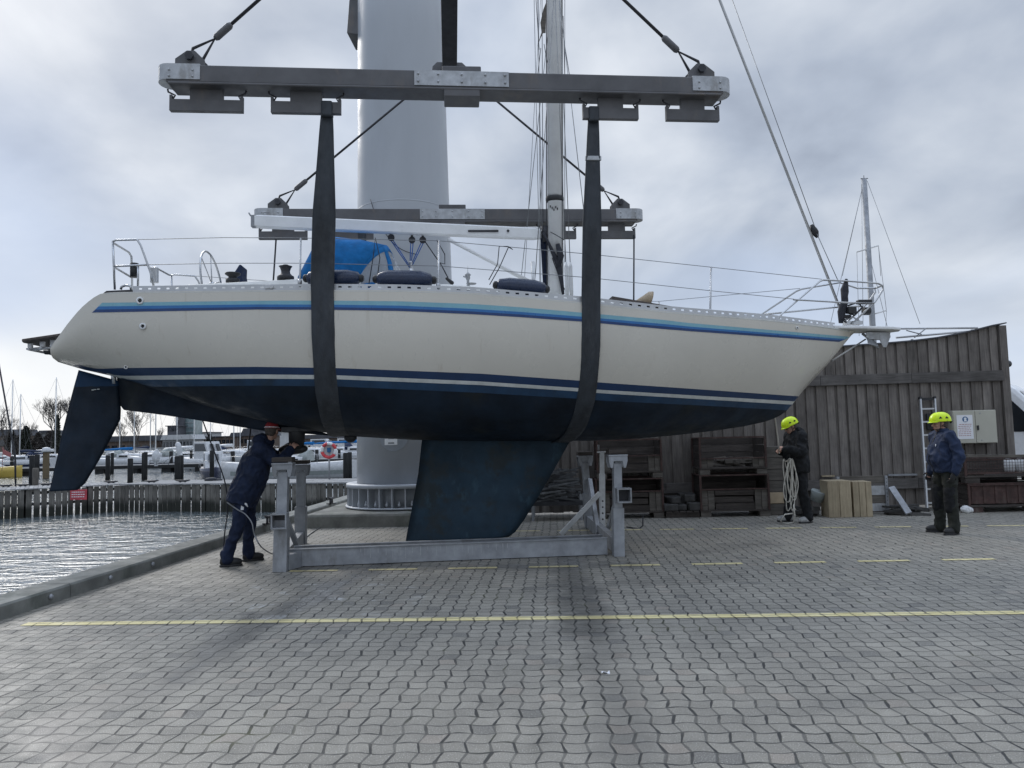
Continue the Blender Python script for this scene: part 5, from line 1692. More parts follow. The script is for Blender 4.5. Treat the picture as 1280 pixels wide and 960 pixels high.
# ---- crates: steel framed pallet cages with timber sides
def stillage(px0, px1, pyb, pyt, Y, dep, label, m_post, m_pan, front=.55, mesh=False, z0=None, gap=(.3, .7), loose=0):
    a = onY(px0, pyb, Y); b = onY(px1, pyb, Y); tz = onY((px0 + px1) / 2, pyt, Y).z
    zb = z0 if z0 is not None else 0.0
    x0, x1 = a.x, b.x; w = x1 - x0; h = tz - zb
    t = thing('stillage', label, 'crate', ((x0 + x1) / 2, Y + dep / 2, zb), 0, 'old pallet cages along the timber wall')
    for fx in (0.08, .92):
        for fy in (.12, .88):
            mb = MB(); mb.box((x0 + w * fx, Y + dep * fy, zb + .05), (w * .15, dep * .2, .10)); part('foot', mb, m_pan, t, bev=.006)
    mb = MB()
    for k in range(7): mb.box((x0 + w / 2, Y + dep * (k + .5) / 7, zb + .118), (w, dep / 7 - .012, .032))
    part('deck', mb, M['timber_dark'], t)
    for fx in (0, 1):
        for fy in (0, 1):
            px_, py_ = x0 + .02 + (w - .04) * fx, Y + .02 + (dep - .04) * fy
            mb = MB(); mb.box((px_, py_, zb + .12 + (h - .12) / 2), (.036, .036, h - .125)); part('corner_post', mb, m_post, t, bev=.004)
    ph = zb + .13 + (h - .13) * front
    mb = MB()
    for fy in (0, 1):
        zt = ph if fy == 0 else tz
        mb.box((x0 + w / 2, Y + .02 + (dep - .04) * fy, zt - .012), (w - .08, .03, .024))
    for fx in (0, 1): mb.box((x0 + .02 + (w - .04) * fx, Y + dep / 2, tz - .012), (.03, dep - .08, .024))
    mb.box((x0 + w / 2, Y + .02, tz - .012), (w - .08, .03, .024))
    part('rim_rail', mb, m_post, t)
    mb = MB()
    if front > .9:                            # closed steel front with pressed ribs
        mb.box((x0 + w / 2, Y + .05, (zb + .135 + ph) / 2), (w - .07, .012, ph - zb - .17))
        for k in range(8): mb.box((x0 + w * (k + .5) / 8, Y + .038, (zb + .135 + ph) / 2), (.05, .012, ph - zb - .2))
    else:                                     # worn upright end boards, darker boards laid across the middle
        for grp in (((.07, 1), (.165, .94)), ((.835, .97), (.93, 1))):
            mb = MB()
            for u, hh_ in grp:
                hh = (ph - zb - .15) * hh_
                mb.box((x0 + w * u, Y + .045, zb + .135 + hh / 2), (w * .088, .018, hh))
            part('end_panel', mb, m_pan, t)
    if front > .9: part('front_panel', mb, m_pan, t)
    if front <= .9 and gap[0] > 0:
        mb = MB()
        nq = 2 if front < .55 else 3
        for k in range(nq):
            hh = (ph - zb - .15) / nq
            mb.box((x0 + w * .5 + .02 * math.sin(k * 3 + x0), Y + .06 + .01 * k, zb + .135 + hh * (k + .45)), (w * .56, .02, hh * (.86 - .2 * (k == nq - 1))))
        part('cross_boards', mb, M['timber_dark'], t)
    mb = MB()
    for k in range(4):
        zz = zb + .135 + (h - .16) * (k + .5) / 4
        mb.box((x0 + w / 2, Y + dep - .05, zz), (w - .06, .018, (h - .16) / 4 - .008))
        for fx in (0, 1): mb.box((x0 + .045 + (w - .09) * fx, Y + dep / 2, zz), (.018, dep - .1, (h - .16) / 4 - .008))
    part('side_boards', mb, M['timber_dark'], t)
    if mesh:
        mb = MB()
        for k in range(int(w / .05)): mb.box((x0 + .05 + k * .05, Y + .012, (zb + .14 + tz) / 2), (.005, .005, h - .16))
        for k in range(int(h / .05) - 2): mb.box((x0 + w / 2, Y + .009, zb + .16 + k * .05), (w - .05, .005, .005))
        part('wire_mesh', mb, m_post, t)
    return x0, x1, tz
random.seed(4)
def scraps(x0, x1, y0, y1, z0, n, name, label, mats, size=(.25, .6), cat='scrap'):
    mb = MB()
    for k in range(n):
        ln = random.uniform(*size); a = random.uniform(-.5, .5); th = random.uniform(.025, .07)
        c = V((random.uniform(x0 + ln / 2, x1 - ln / 2) if x1 - x0 > ln else (x0 + x1) / 2, random.uniform(y0 + .1, y1 - .1), z0 + th / 2 + .05 * (k * 3 // n)))
        dx = V((math.cos(a), math.sin(a), random.uniform(-.12, .12))) * (ln / 2)
        sd = dx.cross(V((0, 0, 1))).normalized() * random.uniform(.03, .07)
        mb.obox(c, dx, sd, V((0, 0, th / 2)))
    return solo(name, mb, mats, label, cat, kind='stuff')
YC = 14.02
x0, x1, tz = stillage(745, 831, 645, 598, 14.05, .75, 'lower cage with grimy timber front just right of the cradle', M['rust'], M['timber_grey'], front=.62, gap=(.2, .75))
stillage(746, 829, 598, 549, 14.05, .75, 'upper cage with pale worn end boards stacked just right of the cradle', M['rust'], M['timber_grey'], front=.5, z0=tz + .002, gap=(.1, .7))
scraps(x0 + .1, x1 - .1, 14.05 + .1, 14.05 + .65, .14, 14, 'scrap_timber', 'dark timber offcuts lying in the lower cage right of the cradle', M['timber_dark'])
x0, x1, tz = stillage(876, 964, 643, 593, YC, .8, 'lower rusty cage with a gap in its board front left of the rope handler', M['rust'], M['timber_grey'], front=.6, gap=(.2, .8))
XB0, XB1 = x0, x1
stillage(875, 960, 593, 546, YC, .8, 'upper rusty cage with broken timber in it left of the rope handler', M['rust'], M['timber_grey'], front=.32, z0=tz + .002, gap=(-1, 2))
scraps(x0 + .05, x1 - .05, YC + .1, YC + .7, tz + .15, 22, 'broken_timber', 'broken timber pieces heaped in the upper cage left of the rope handler', M['timber_grey'], (.2, .5))
scraps(x0 + .15, x1 - .15, YC + .1, YC + .7, .14, 12, 'scrap_timber', 'timber offcuts lying in the lower cage left of the rope handler', M['timber_grey'])
YD = 13.95
x0, x1, tz = stillage(1212, 1330, 641, 603, YD, .8, 'lower rust red cage at the end of the timber wall', M['rust'], M['rust'], front=.95, gap=(2, 3))
stillage(1207, 1330, 603, 573, YD, .8, 'upper rusty wire mesh cage below the electrical cabinet', M['rust'], M['timber_dark'], front=.2, mesh=True, z0=tz + .002, gap=(-1, 2))
p = onY(1208, 572, YD); q = onY(1330, 572, YD)
mb = MB(); mb.bar(p + V((0, .05, .03)), q + V((0, .05, .03)), .16, .045); solo('plank', mb, M['timber_grey'], 'long pale weathered plank lying along the top of the mesh cage below the cabinet', 'plank')
mb = MB(); 
for k in range(3): mb.lathe([(.07, 0), (.09, .05), (.09, .22), (.05, .26)], (p.x + .95 + k * .2, YD + .35, tz + .16), n=14)
solo('canister', mb, M['white'], 'white plastic canisters standing together in the mesh cage below the cabinet', 'canister', kind='stuff')

# rack of folded steel supports behind the keel
Yr = 13.9
a, b = onY(664, 640, Yr), onY(729, 640, Yr)
rk = thing('steel_rack', 'dark low rack behind the keel loaded with folded steel supports', 'rack', ((a.x + b.x) / 2, Yr + .4, 0))
mb = MB()
zk = .32
for yy in (Yr, Yr + .8): mb.bar((a.x, yy, zk), (b.x, yy, zk), .05, .07)
for xx in (a.x, b.x): mb.bar((xx, Yr, zk), (xx, Yr + .8, zk), .05, .07)
part('tray', mb, M['dark_steel'], rk)
for xx in (a.x + .03, b.x - .03):
    for yy in (Yr + .03, Yr + .77):
        mb = MB(); mb.box((xx, yy, .24), (.05, .05, .48)); part('leg', mb, M['galv_dull'], rk)
random.seed(9)
mb = MB()
for k in range(95):
    z = zk + .06 + .58 * (k / 95) * (1 - .2 * random.random())
    xx = random.uniform(a.x + .1, b.x - .1); ln = random.uniform(.3, .7)
    an = random.choice((.25, -.25, .5, -.5, .08)) + random.uniform(-.1, .1)
    d = V((math.cos(an), random.uniform(-.4, .4), math.sin(an) * .5)).normalized() * ln / 2
    c = V((min(max(xx, a.x + .3), b.x - .3), Yr + random.uniform(.02, .5), z))
    mb.bar(c - d, c + d, .035, .03)
sp = solo('steel_supports', mb, M['bar_grey'], 'heap of dark folded steel supports piled on the rack behind the keel', 'steel supports', kind='stuff')

# low pallet with dark blocks between the cages
Yp = 14.0
a, b = onY(833, 646, Yp), onY(875, 646, Yp)
pal = thing('pallet', 'dark low pallet on the paving between the two cage stacks', 'pallet', ((a.x + b.x) / 2, Yp + .4, 0))
mb = MB()
for k in range(3): mb.box(((a.x + b.x) / 2, Yp + .08 + k * .32, .05), (b.x - a.x, .1, .09))
part('bearer', mb, M['timber_dark'], pal)
mb = MB()
for k in range(5): mb.box((a.x + (b.x - a.x) * (k + .5) / 5, Yp + .4, .11), ((b.x - a.x) / 5 - .02, .8, .024))
part('deck', mb, M['timber_dark'], pal)
lay = [(.14, .1, .125, .26, .3, .13, .1), (.5, .15, .125, .22, .26, .11, -.2), (.84, .12, .125, .22, .3, .15, .2), (.3, .4, .125, .3, .3, .25, .1), (.75, .45, .125, .3, .3, .3, 0), (.28, .15, .255, .2, .2, .12, .5), (.8, .18, .276, .2, .2, .14, -.3)]
lbs = ['dark block at the left front of the low pallet', 'flat dark block in the middle front of the low pallet', 'dark block at the right front of the low pallet', 'taller dark block at the back left of the low pallet', 'tallest dark block at the back right of the low pallet', 'small tilted dark block lying on the left front block of the pallet', 'small dark block lying on the right front block of the pallet']
for (u, v_, z, w, d_, h, rz), lb in zip(lay, lbs):
    mb = MB(); mb.box((a.x + (b.x - a.x) * u, Yp + .05 + v_, z + h / 2), (w, d_, h), rz)
    solo('ballast_block', mb, M['scrap'], lb, 'block', 'dark blocks on the low pallet', bev=.02)
# stacked grey baulks behind the man with the rope
Yb = 14.1
a, b = onY(961, 640, Yb), onY(988, 640, Yb)
zt = onY(975, 558, Yb).z
hh = zt / 6
for k in range(6):
    mb = MB(); mb.box(((a.x + b.x) / 2 + .02 * math.sin(k * 4), Yb + .3, hh * (k + .5)), (b.x - a.x, .5, hh - .006), .03 * math.sin(k * 2.1))
    solo('timber_baulk', mb, M['timber_grey'] if k != 1 else M['tan'], ['lowest dark grey baulk', 'second baulk up, with a tan end,', 'third grey baulk up', 'fourth grey baulk up', 'fifth grey baulk up', 'topmost grey baulk'][k] + ' in the stack behind the rope handler', 'timber baulk', 'stacked baulks behind the rope handler', bev=.01)
# timber blocks
Yt = 13.6
def upright(px0, px1, pyt, Y, dep, label, m, nm='timber_block', nb=2):
    a, b = onY(px0, 648, Y), onY(px1, 648, Y); zt = onY((px0 + px1) / 2, pyt, Y).z
    mb = MB()
    for k in range(nb):
        w = (b.x - a.x) / nb
        mb.box((a.x + w * (k + .5), Y + dep / 2, zt / 2), (w - .006, dep, zt))
    return solo(nm, mb, m, label, 'timber block', 'upright timber blocks', bev=.006)
upright(1036.5, 1066, 601, Yt, .4, 'wider fresh timber block standing upright by the wall', M['timber'])
upright(1068, 1092, 602, Yt + .02, .35, 'narrower fresh timber block next to a grey slotted crate', M['timber'], nb=3)
a, b = onY(1048, 645, Yt + .45), onY(1111, 645, Yt + .45); zt = onY(1085, 595, Yt + .45).z
sc_ = thing('slotted_crate', 'grey slatted metal crate behind the two timber blocks', 'crate', ((a.x + b.x) / 2, Yt + .6, 0))
mb = MB()
for k in range(4): mb.box(((a.x + b.x) / 2, Yt + .46, zt * (k + .5) / 4 + .02), (b.x - a.x - .08, .03, zt / 4 - .03))
part('slats', mb, M['timber_grey'], sc_, bev=.004)
for xx in (a.x + .02, b.x - .02):
    mb = MB(); mb.box((xx, Yt + .44, zt / 2), (.05, .05, zt))
    for k in range(10): mb.lathe([(.008, 0), (.008, .003)], (xx, Yt + .4145, .05 + k * zt / 10.5), (0, -1, 0), 8, mi=1)
    part('corner_post', mb, [M['galv_dull'], M['black']], sc_)
mb = MB(); mb.box((b.x - .22, Yt + .44, zt * .62), (.34, .008, .17)); part('plate', mb, M['galv'], sc_)
mb = MB(); mb.box((b.x - .22, Yt + .44, zt * .18), (.34, .008, .14)); part('plate', mb, M['galv'], sc_)
mb = MB(); mb.bar(onY(1136, 642, Yt - .02), onY(1114, 609, Yt + .35), .11, .05, (0, -1, 0)); solo('leaning_plank', mb, M['galv_dull'], 'short grey plank leaning at an angle beside the grey slatted crate', 'plank', bev=.004)
# odds and ends on the ground along the wall
scraps(onY(1112, 640, Yt).x, onY(1180, 640, Yt).x, Yt, Yt + .6, .01, 16, 'scrap_pile', 'low pile of dark planks and scrap on the ground under the ladder', M['scrap'], (.3, .7))
scraps(onY(1000, 640, Yt).x, onY(1036, 640, Yt).x, Yt + .1, Yt + .6, .01, 14, 'junk_pile', 'low pile of dark junk between the rope handler and the timber blocks', M['scrap'], (.15, .35))
mb = MB(); p = onY(1022, 620, Yt + .3); mb.lathe([(.10, -.1), (.14, .08), (.13, .1), (.08, .05)], p, (.3, -.2, 1), 18); solo('bucket', mb, M['wl_green'], 'pale dented bucket lying on junk behind the rope handler', 'bucket')
mb = MB(); p = G(1208, 641); mb.ell(p + V((0, 0, .06)), (.09, .08, .07)); mb.ell(p + V((.07, .02, .05)), (.06, .06, .05)); solo('plastic_bag', vox(mb, .012, 2, .012, 14), M['white'], 'small crumpled white bag on the ground by the right man', 'bag')

# van behind the wall end
vc = onY(1259, 600, YS + 2.6); vc.z = 0
VA = R(-38)
van = thing('van', 'white delivery van with dark windows parked behind the end of the timber wall', 'van', vc, VA)
vx = V((math.cos(VA), math.sin(VA), 0)); vy = V((-math.sin(VA), math.cos(VA), 0))
def vl(x, y, z): return vc + vx * (x - .75) + vy * y + V((0, 0, z))
prof = [(-2.9, .42), (-2.9, 2.35), (-2.75, 2.56), (-2.3, 2.62), (.65, 2.60), (.95, 2.50), (1.15, 2.36), (1.95, 1.42), (2.55, 1.22), (2.75, 1.0), (2.8, .42)]
mb = MB(); mb.prism([vl(x, -.98, z) for x, z in prof], vy * 1.96); body = part('body', mb, M['van'], van, bev=.10)
def vside(pts, y, nm, m, par=None): 
    mb = MB(); mb.prism([vl(x, y, z) for x, z in pts], vy * (-.006 if y < 0 else .006)); return part(nm, mb, m, par or van)
for y in (-.982, .982):
    vside([(.10, 1.42), (.10, 2.16), (.78, 2.20), (1.05, 2.12), (1.52, 1.55), (1.5, 1.42)], y, 'side_window', M['glass_dark'])
    vside([(.02, .5), (.045, .5), (.045, 2.4), (.02, 2.4)], y, 'door_gap', M['black'])
    vside([(-2.7, .8), (1.6, .8), (1.6, .92), (-2.7, .92)], y, 'rub_strip', M['black'])
    for x in (-1.9, 1.75):
        mb = MB(); mb.lathe([(.25, 0), (.33, .02), (.34, .1), (.34, .2), (.3, .22)], vl(x, y * .99, .34), vy * (1 if y < 0 else -1), 28); wh = part('wheel', mb, M['black'], van)
        mb = MB(); mb.lathe([(.2, -.01), (.21, .01)], vl(x, y * 1.0, .34), vy * (1 if y < 0 else -1), 20); part('rim', mb, M['galv'], wh)
    mb = MB(); c = vl(1.45, y * 1.17, 1.62); mb.box(c, (.12, .24, .36), VA); mb.bar(c - V((0, 0, .12)), vl(1.4, y, 1.45), .05, .05); part('mirror', mb, M['black'], van, bev=.03)
nrm = V((.76, 0, .65))
mb = MB()
e = V((0, 0, .006)) + vx * .006
mb.prism([vl(1.20, -.84, 2.30) + e, vl(1.20, .84, 2.30) + e, vl(1.92, .88, 1.455) + e, vl(1.92, -.88, 1.455) + e], e * .5); part('windscreen', mb, M['glass_dark'], van)
for s in (-1, 1):
    mb = MB(); mb.prism([vl(2.56, s * .6, 1.12), vl(2.56, s * .9, 1.12), vl(2.78, s * .9, .85), vl(2.78, s * .6, .85)], vx * .02); part('headlight', mb, M['glass_dark'], van)
mb = MB(); mb.box(vl(2.78, 0, .55), (.12, 1.9, .3), VA); part('bumper', mb, M['black'], van, bev=.04)
for x in (-1.5, .2):
    mb = MB(); mb.bar(vl(x, -.85, 2.74), vl(x, .85, 2.74), .05, .05); mb.bar(vl(x, -.8, 2.6), vl(x, -.8, 2.74), .05, .05); mb.bar(vl(x, .8, 2.6), vl(x, .8, 2.74), .05, .05); part('roof_bar', mb, M['dark_steel'], van)
mb = MB()
for y in (-.6, -.2): mb.bar(vl(-2.4, y, 2.79), vl(.9, y, 2.79), .05, .06)
for k in range(10): mb.bar(vl(-2.3 + k * .33, -.6, 2.79), vl(-2.3 + k * .33, -.2, 2.79), .03, .03)
solo('roof_ladder', mb, M['galv_dull'], 'grey ladder strapped on the roof of the white van', 'ladder')

# mast and rigging of a yacht parked beyond the wall
Ym = YS + 8
m0 = onY(1095, 480, Ym); m1 = onY(1080, 224, Ym)
ms = thing('yacht_mast', 'bare grey yacht mast with spreaders rising behind the timber wall', 'mast', (m0.x, Ym, 0))
mb = MB(); b0 = V((m0.x - (m1.x - m0.x) * m0.z / (m1.z - m0.z) , Ym, 0)); mb.tube([b0, m1], [.095, .08], 14); part('spar', mb, M['galv_dull'], ms)
mb = MB(); mb.tube([m1 + V((-.1, 0, .02)), m1 + V((.12, 0, .02))], .012, 6); mb.tube([m1, m1 + V((0, 0, .12))], .01, 6); part('masthead', mb, M['dark_steel'], ms)
for (pa, pb) in (((1071, 315), (1098, 307)), ((1091, 393), (1108, 388))):
    mb = MB(); mb.tube([onY(*pa, Ym), onY(*pb, Ym)], .022, 6); part('spreader', mb, M['mast'], ms)
for (pa, pb) in (((1080, 226), (1053, 345)), ((1080, 226), (1038, 405)), ((1071, 315), (1074, 420)), ((1077, 230), (1079, 420)), ((1098, 307), (1101, 345)), ((1098, 307), (1108, 388)), ((1108, 388), (1107, 425)), ((1084, 226), (1150, 405)), ((1082, 300), (1112, 420))):
    mb = MB(); mb.tube([onY(*pa, Ym), onY(*pb, Ym)], .007, 5); part('stay', mb, M['wire'], ms)
for (pa, pb, lb) in (((1088, 411), (1222, 410), 'long thin spar lying level just above the top of the timber wall'), ((1120, 422), (1215, 414), 'thin spar lying at a slight slope behind the top of the timber wall')):
    mb = MB(); mb.tube([onY(*pa, YS + 1.2), onY(*pb, YS + 1.2)], .022, 8); solo('stored_spar', mb, M['alu'], lb, 'spar', 'spars stored behind the timber wall')
mb = MB()
for (pa, pb) in (((1143, 422), (1157, 411)), ((1133, 413), (1152, 418))): mb.tube([onY(*pa, YS + 1.15), onY(*pb, YS + 1.15)], .012, 6)
mb.tube([onY(1140, 424, YS + 1.15), V((onY(1140, 424, YS + 1.15).x, YS + 1.15, 0))], .03, 6); mb.tube([onY(1215, 412, YS + 1.2), V((onY(1215, 412, YS + 1.2).x, YS + 1.2, 0))], .03, 6)
solo('spar_trestle', mb, M['galv_dull'], 'thin crossed metal trestle holding the stored spars behind the wall', 'trestle')

# ================================================================== HARBOUR BEHIND
# timber jetty across the basin
JA = G(437, 603.8, .05); JB = G(150, 606.0, .05); JC = G(-40, 615.5, .05)
JC = JB + (JC - JB) * 3.0
JA = JA + (JA - JB).normalized() * 3.0
jt = thing('jetty', 'grey timber jetty with upright plank facing across the water', 'jetty', V((JB.x, JB.y, WZ)))
mp, mw = MB(), MB()
random.seed(6)
for (a, b) in ((JA, JB), (JB, JC)):
    d = (b - a); ln = d.length; d.normalize(); nn = V((-d.y, d.x, 0))
    if nn.y < 0: nn = -nn
    k = 0; s = 0
    while s < ln:
        w = .185 + random.uniform(-.015, .02)
        c = a + d * (s + w / 2) + nn * random.uniform(0, .008)
        mp.obox(c + V((0, 0, -.62 + random.uniform(-.01, .01))), d * (w / 2), nn * .011, V((0, 0, .60)))
        s += w + random.choice((.02, .05, .06, .015, .045))
M['jplank'] = wood_mat('jetty_plank_with_algae', (0.095, 0.090, 0.080), (0.21, 0.20, 0.18), island=0.25)
k_ = NT(M['jplank'].node_tree); b_ = k_.n['Principled BSDF']
c_ = b_.inputs['Base Color'].links[0].from_socket
g_ = k_.node('ShaderNodeNewGeometry'); sp_ = k_.node('ShaderNodeSeparateXYZ'); k_.put(sp_.inputs[0], g_.outputs['Position'])
zz_ = k_.m('ADD', sp_.outputs[2], k_.m('MULTIPLY', k_.noise(g_.outputs['Position'], 2.2, 5, .65), .45))
k_.put(b_.inputs['Base Color'], k_.mix(k_.step(zz_, -.18, -.52), c_, (0.030, 0.032, 0.027, 1)))
part('facing_planks', mp, M['jplank'], jt)
md_, mr = MB(), MB()
for (a, b) in ((JA, JB), (JB, JC)):
    d = (b - a); ln = d.length; d.normalize(); nn = V((-d.y, d.x, 0))
    if nn.y < 0: nn = -nn
    k = 0
    while k * .145 < ln:
        md_.obox(a + d * (k * .145 + .07) + nn * 1.15 + V((0, 0, .012)), d * .067, nn * 1.2, V((0, 0, .02))); k += 1
    for z, y in ((-.10, .06), (-.52, .06)): mr.bar(a + nn * y + V((0, 0, z - .05)), b + nn * y + V((0, 0, z - .05)), .06, .10)
    for q in range(int(ln / 2.2)): mr.lathe([(.11, -1.6), (.11, -.05)], a + d * (q * 2.2 + 1) + nn * .9, n=10); mr.lathe([(.11, -1.6), (.11, -.05)], a + d * (q * 2.2 + 1) + nn * 2.1, n=10)
part('deck', md_, M['jdeck'], jt)
part('wale_beams', mr, M['pile'], jt)
for i, px in enumerate((4, 25, 54, 136, 187, 226)):
    p = G(px, lerp_tab([(0, 610.5), (150, 605), (440, 602.5)], px), .045) + V((0, .15, 0))
    cleat(p, ['small double cleat at the far left of the jetty edge', 'small double cleat on the jetty edge left of the rudder', 'small double cleat on the jetty edge just left of the rudder blade', 'small double cleat on the jetty edge right of the rudder', 'small double cleat on the jetty edge behind the low pile pair', 'small double cleat on the jetty edge nearest the motorboat'][i], .12, .6)
mb = MB(); p = G(264, 602, .045); mb.ell(p + V((0, 0, .08)), (.28, .2, .1)); mb.ell(p + V((.25, .05, .05)), (.2, .15, .07)); solo('rope_heap', mb, M['rope_dark'], 'small dark heap of rope lying on the jetty below the navy motorboat', 'rope')
ysg = (JB + (JC - JB) / 3.0 * ((150 - 88) / 190)).y - .12
a, b = onY(88, 612, ysg), onY(108.5, 624.5, ysg)
sg = thing('warning_sign', 'faded red sign board on the jetty facing below the rudder tip', 'sign', ((a.x + b.x) / 2, a.y, b.z))
mb = MB(); mb.box(((a.x + b.x) / 2, a.y, (a.z + b.z) / 2), (b.x - a.x, .02, a.z - b.z)); part('board', mb, M['red_sign'], sg)
mb = MB(); random.seed(3)
for r_ in range(3):
    xx = a.x + .06
    while xx < b.x - .12:
        w = random.uniform(.03, .09); mb.box((xx + w / 2, a.y - .012, a.z - .1 - r_ * .09), (w, .004, .035)); xx += w + .025
part('lettering', mb, M['paper'], sg)
# life buoy on its post
Yl = 28.5
p = onY(411, 563, Yl); gz = .03
lb = thing('life_buoy_post', 'red and white life buoy on a post at the jetty edge left of the tower', 'life buoy', (p.x, Yl, gz))
mb = MB(); mb.tube([(p.x, Yl + .05, gz), (p.x, Yl + .05, p.z + .1)], .035, 8); part('post', mb, M['galv_dull'], lb)
ringp = [p + V((.27 * math.cos(2 * PI * k / 32), 0, .27 * math.sin(2 * PI * k / 32))) for k in range(32)]
for k0, m_ in ((1, 'red'), (5, 'white'), (9, 'red'), (13, 'white'), (17, 'red'), (21, 'red'), (25, 'red'), (29, 'white')):
    mb = MB(); mb.tube([ringp[(k0 + q) % 32] for q in range(5)], .062, 10); part('ring_segment', mb, M[m_], lb)
mb = MB(); mb.box(p + V((0, .06, 0)), (.5, .02, .5)); part('back_board', mb, M['b_pale'], lb)
mb = MB(); mb.box(p + V((0, .02, .02)), (.14, .05, .18)); part('line_pouch', mb, M['ink_blue'], lb)

# mooring piles
def pile(px, pyt, d, r, label, m='pile'):
    p = onY(px, pyt, d)
    mb = MB(); mb.lathe([(r, WZ - .5), (r, p.z - .05), (r * .8, p.z)], (p.x, d, 0), n=10)
    return solo('mooring_pile', mb, M[m], label, 'mooring pile', 'mooring piles in the basin')
for (px, pyt, d, r, lb) in ((40, 569, 50, .16, 'dark mooring pile next to a short grey one, left of the rudder'), (46.5, 568, 62, .2, 'thick dark pile behind the grey stub left of the rudder'), (15, 570, 70, .16, 'thin dark pile behind the yellow boat'),
                           (135, 569, 50, .15, 'dark pile standing alone just right of the rudder'), (140.5, 566, 66, .14, 'thin dark pile right behind the lone pile by the rudder'), (163, 573, 48, .17, 'short dark pile between the rudder and the dinghy rack'),
                           (182, 565, 52, .14, 'taller dark pile left of the dinghy rack'), (179, 566, 54, .1, 'thin pale edged pile beside the taller dark one'), (222, 570, 48, .19, 'left pile of the thick pair in front of the dinghy rack'), (226.5, 569, 49, .16, 'right pile of the thick pair in front of the dinghy rack'),
                           (214, 564, 75, .18, 'distant dark pile above the white dinghy'), (265, 563, 50, .15, 'dark pile in front of the navy motorboat'), (239, 563, 72, .14, 'distant pile with a yellow band left of the cabin boat'), (291, 564, 70, .2, 'dark pile just left of the leaning worker'),
                           (432, 566, 46, .17, 'left dark pile of the pair by the tower'), (437, 565, 47, .15, 'right dark pile of the pair by the tower'), (396, 562, 70, .17, 'distant dark pile left of the life buoy'), (424, 562, 75, .15, 'distant dark pile right of the life buoy')):
    pile(px, pyt, d, r, lb)
p = pile(44.5, 585, 42, .16, 'short grey weathered pile stub left of the rudder', 'timber_grey')
# floating walkways
def walkway(px0, px1, d, label, zt=-.25):
    a, b = onY(px0, 580, d), onY(px1, 580, d)
    t = thing('floating_walkway', label, 'walkway', ((a.x + b.x) / 2, d, WZ))
    mb = MB(); mb.box(((a.x + b.x) / 2, d + .8, zt - .09), (b.x - a.x, 1.7, .18)); part('deck', mb, M['jdeck'], t)
    mb = MB(); mb.box(((a.x + b.x) / 2, d - .07, zt - .2), (b.x - a.x, .06, .28)); part('side_beam', mb, M['pile'], t)
    n = int((b.x - a.x) / 3.2)
    for k in range(n + 1):
        mb = MB(); mb.box((a.x + (b.x - a.x) * (k + .3) / (n + .6), d + .6, WZ - .0), (.9, 1.2, .8)); part('float', mb, M['pile'], t)
walkway(-60, 85, 66, 'near floating walkway behind the yellow boat')
walkway(112, 262, 68, 'near floating walkway below the dinghy rack')
walkway(384, 600, 74, 'floating walkway behind the life buoy')
walkway(-60, 320, 96, 'far floating walkway across the middle of the marina', -.3)

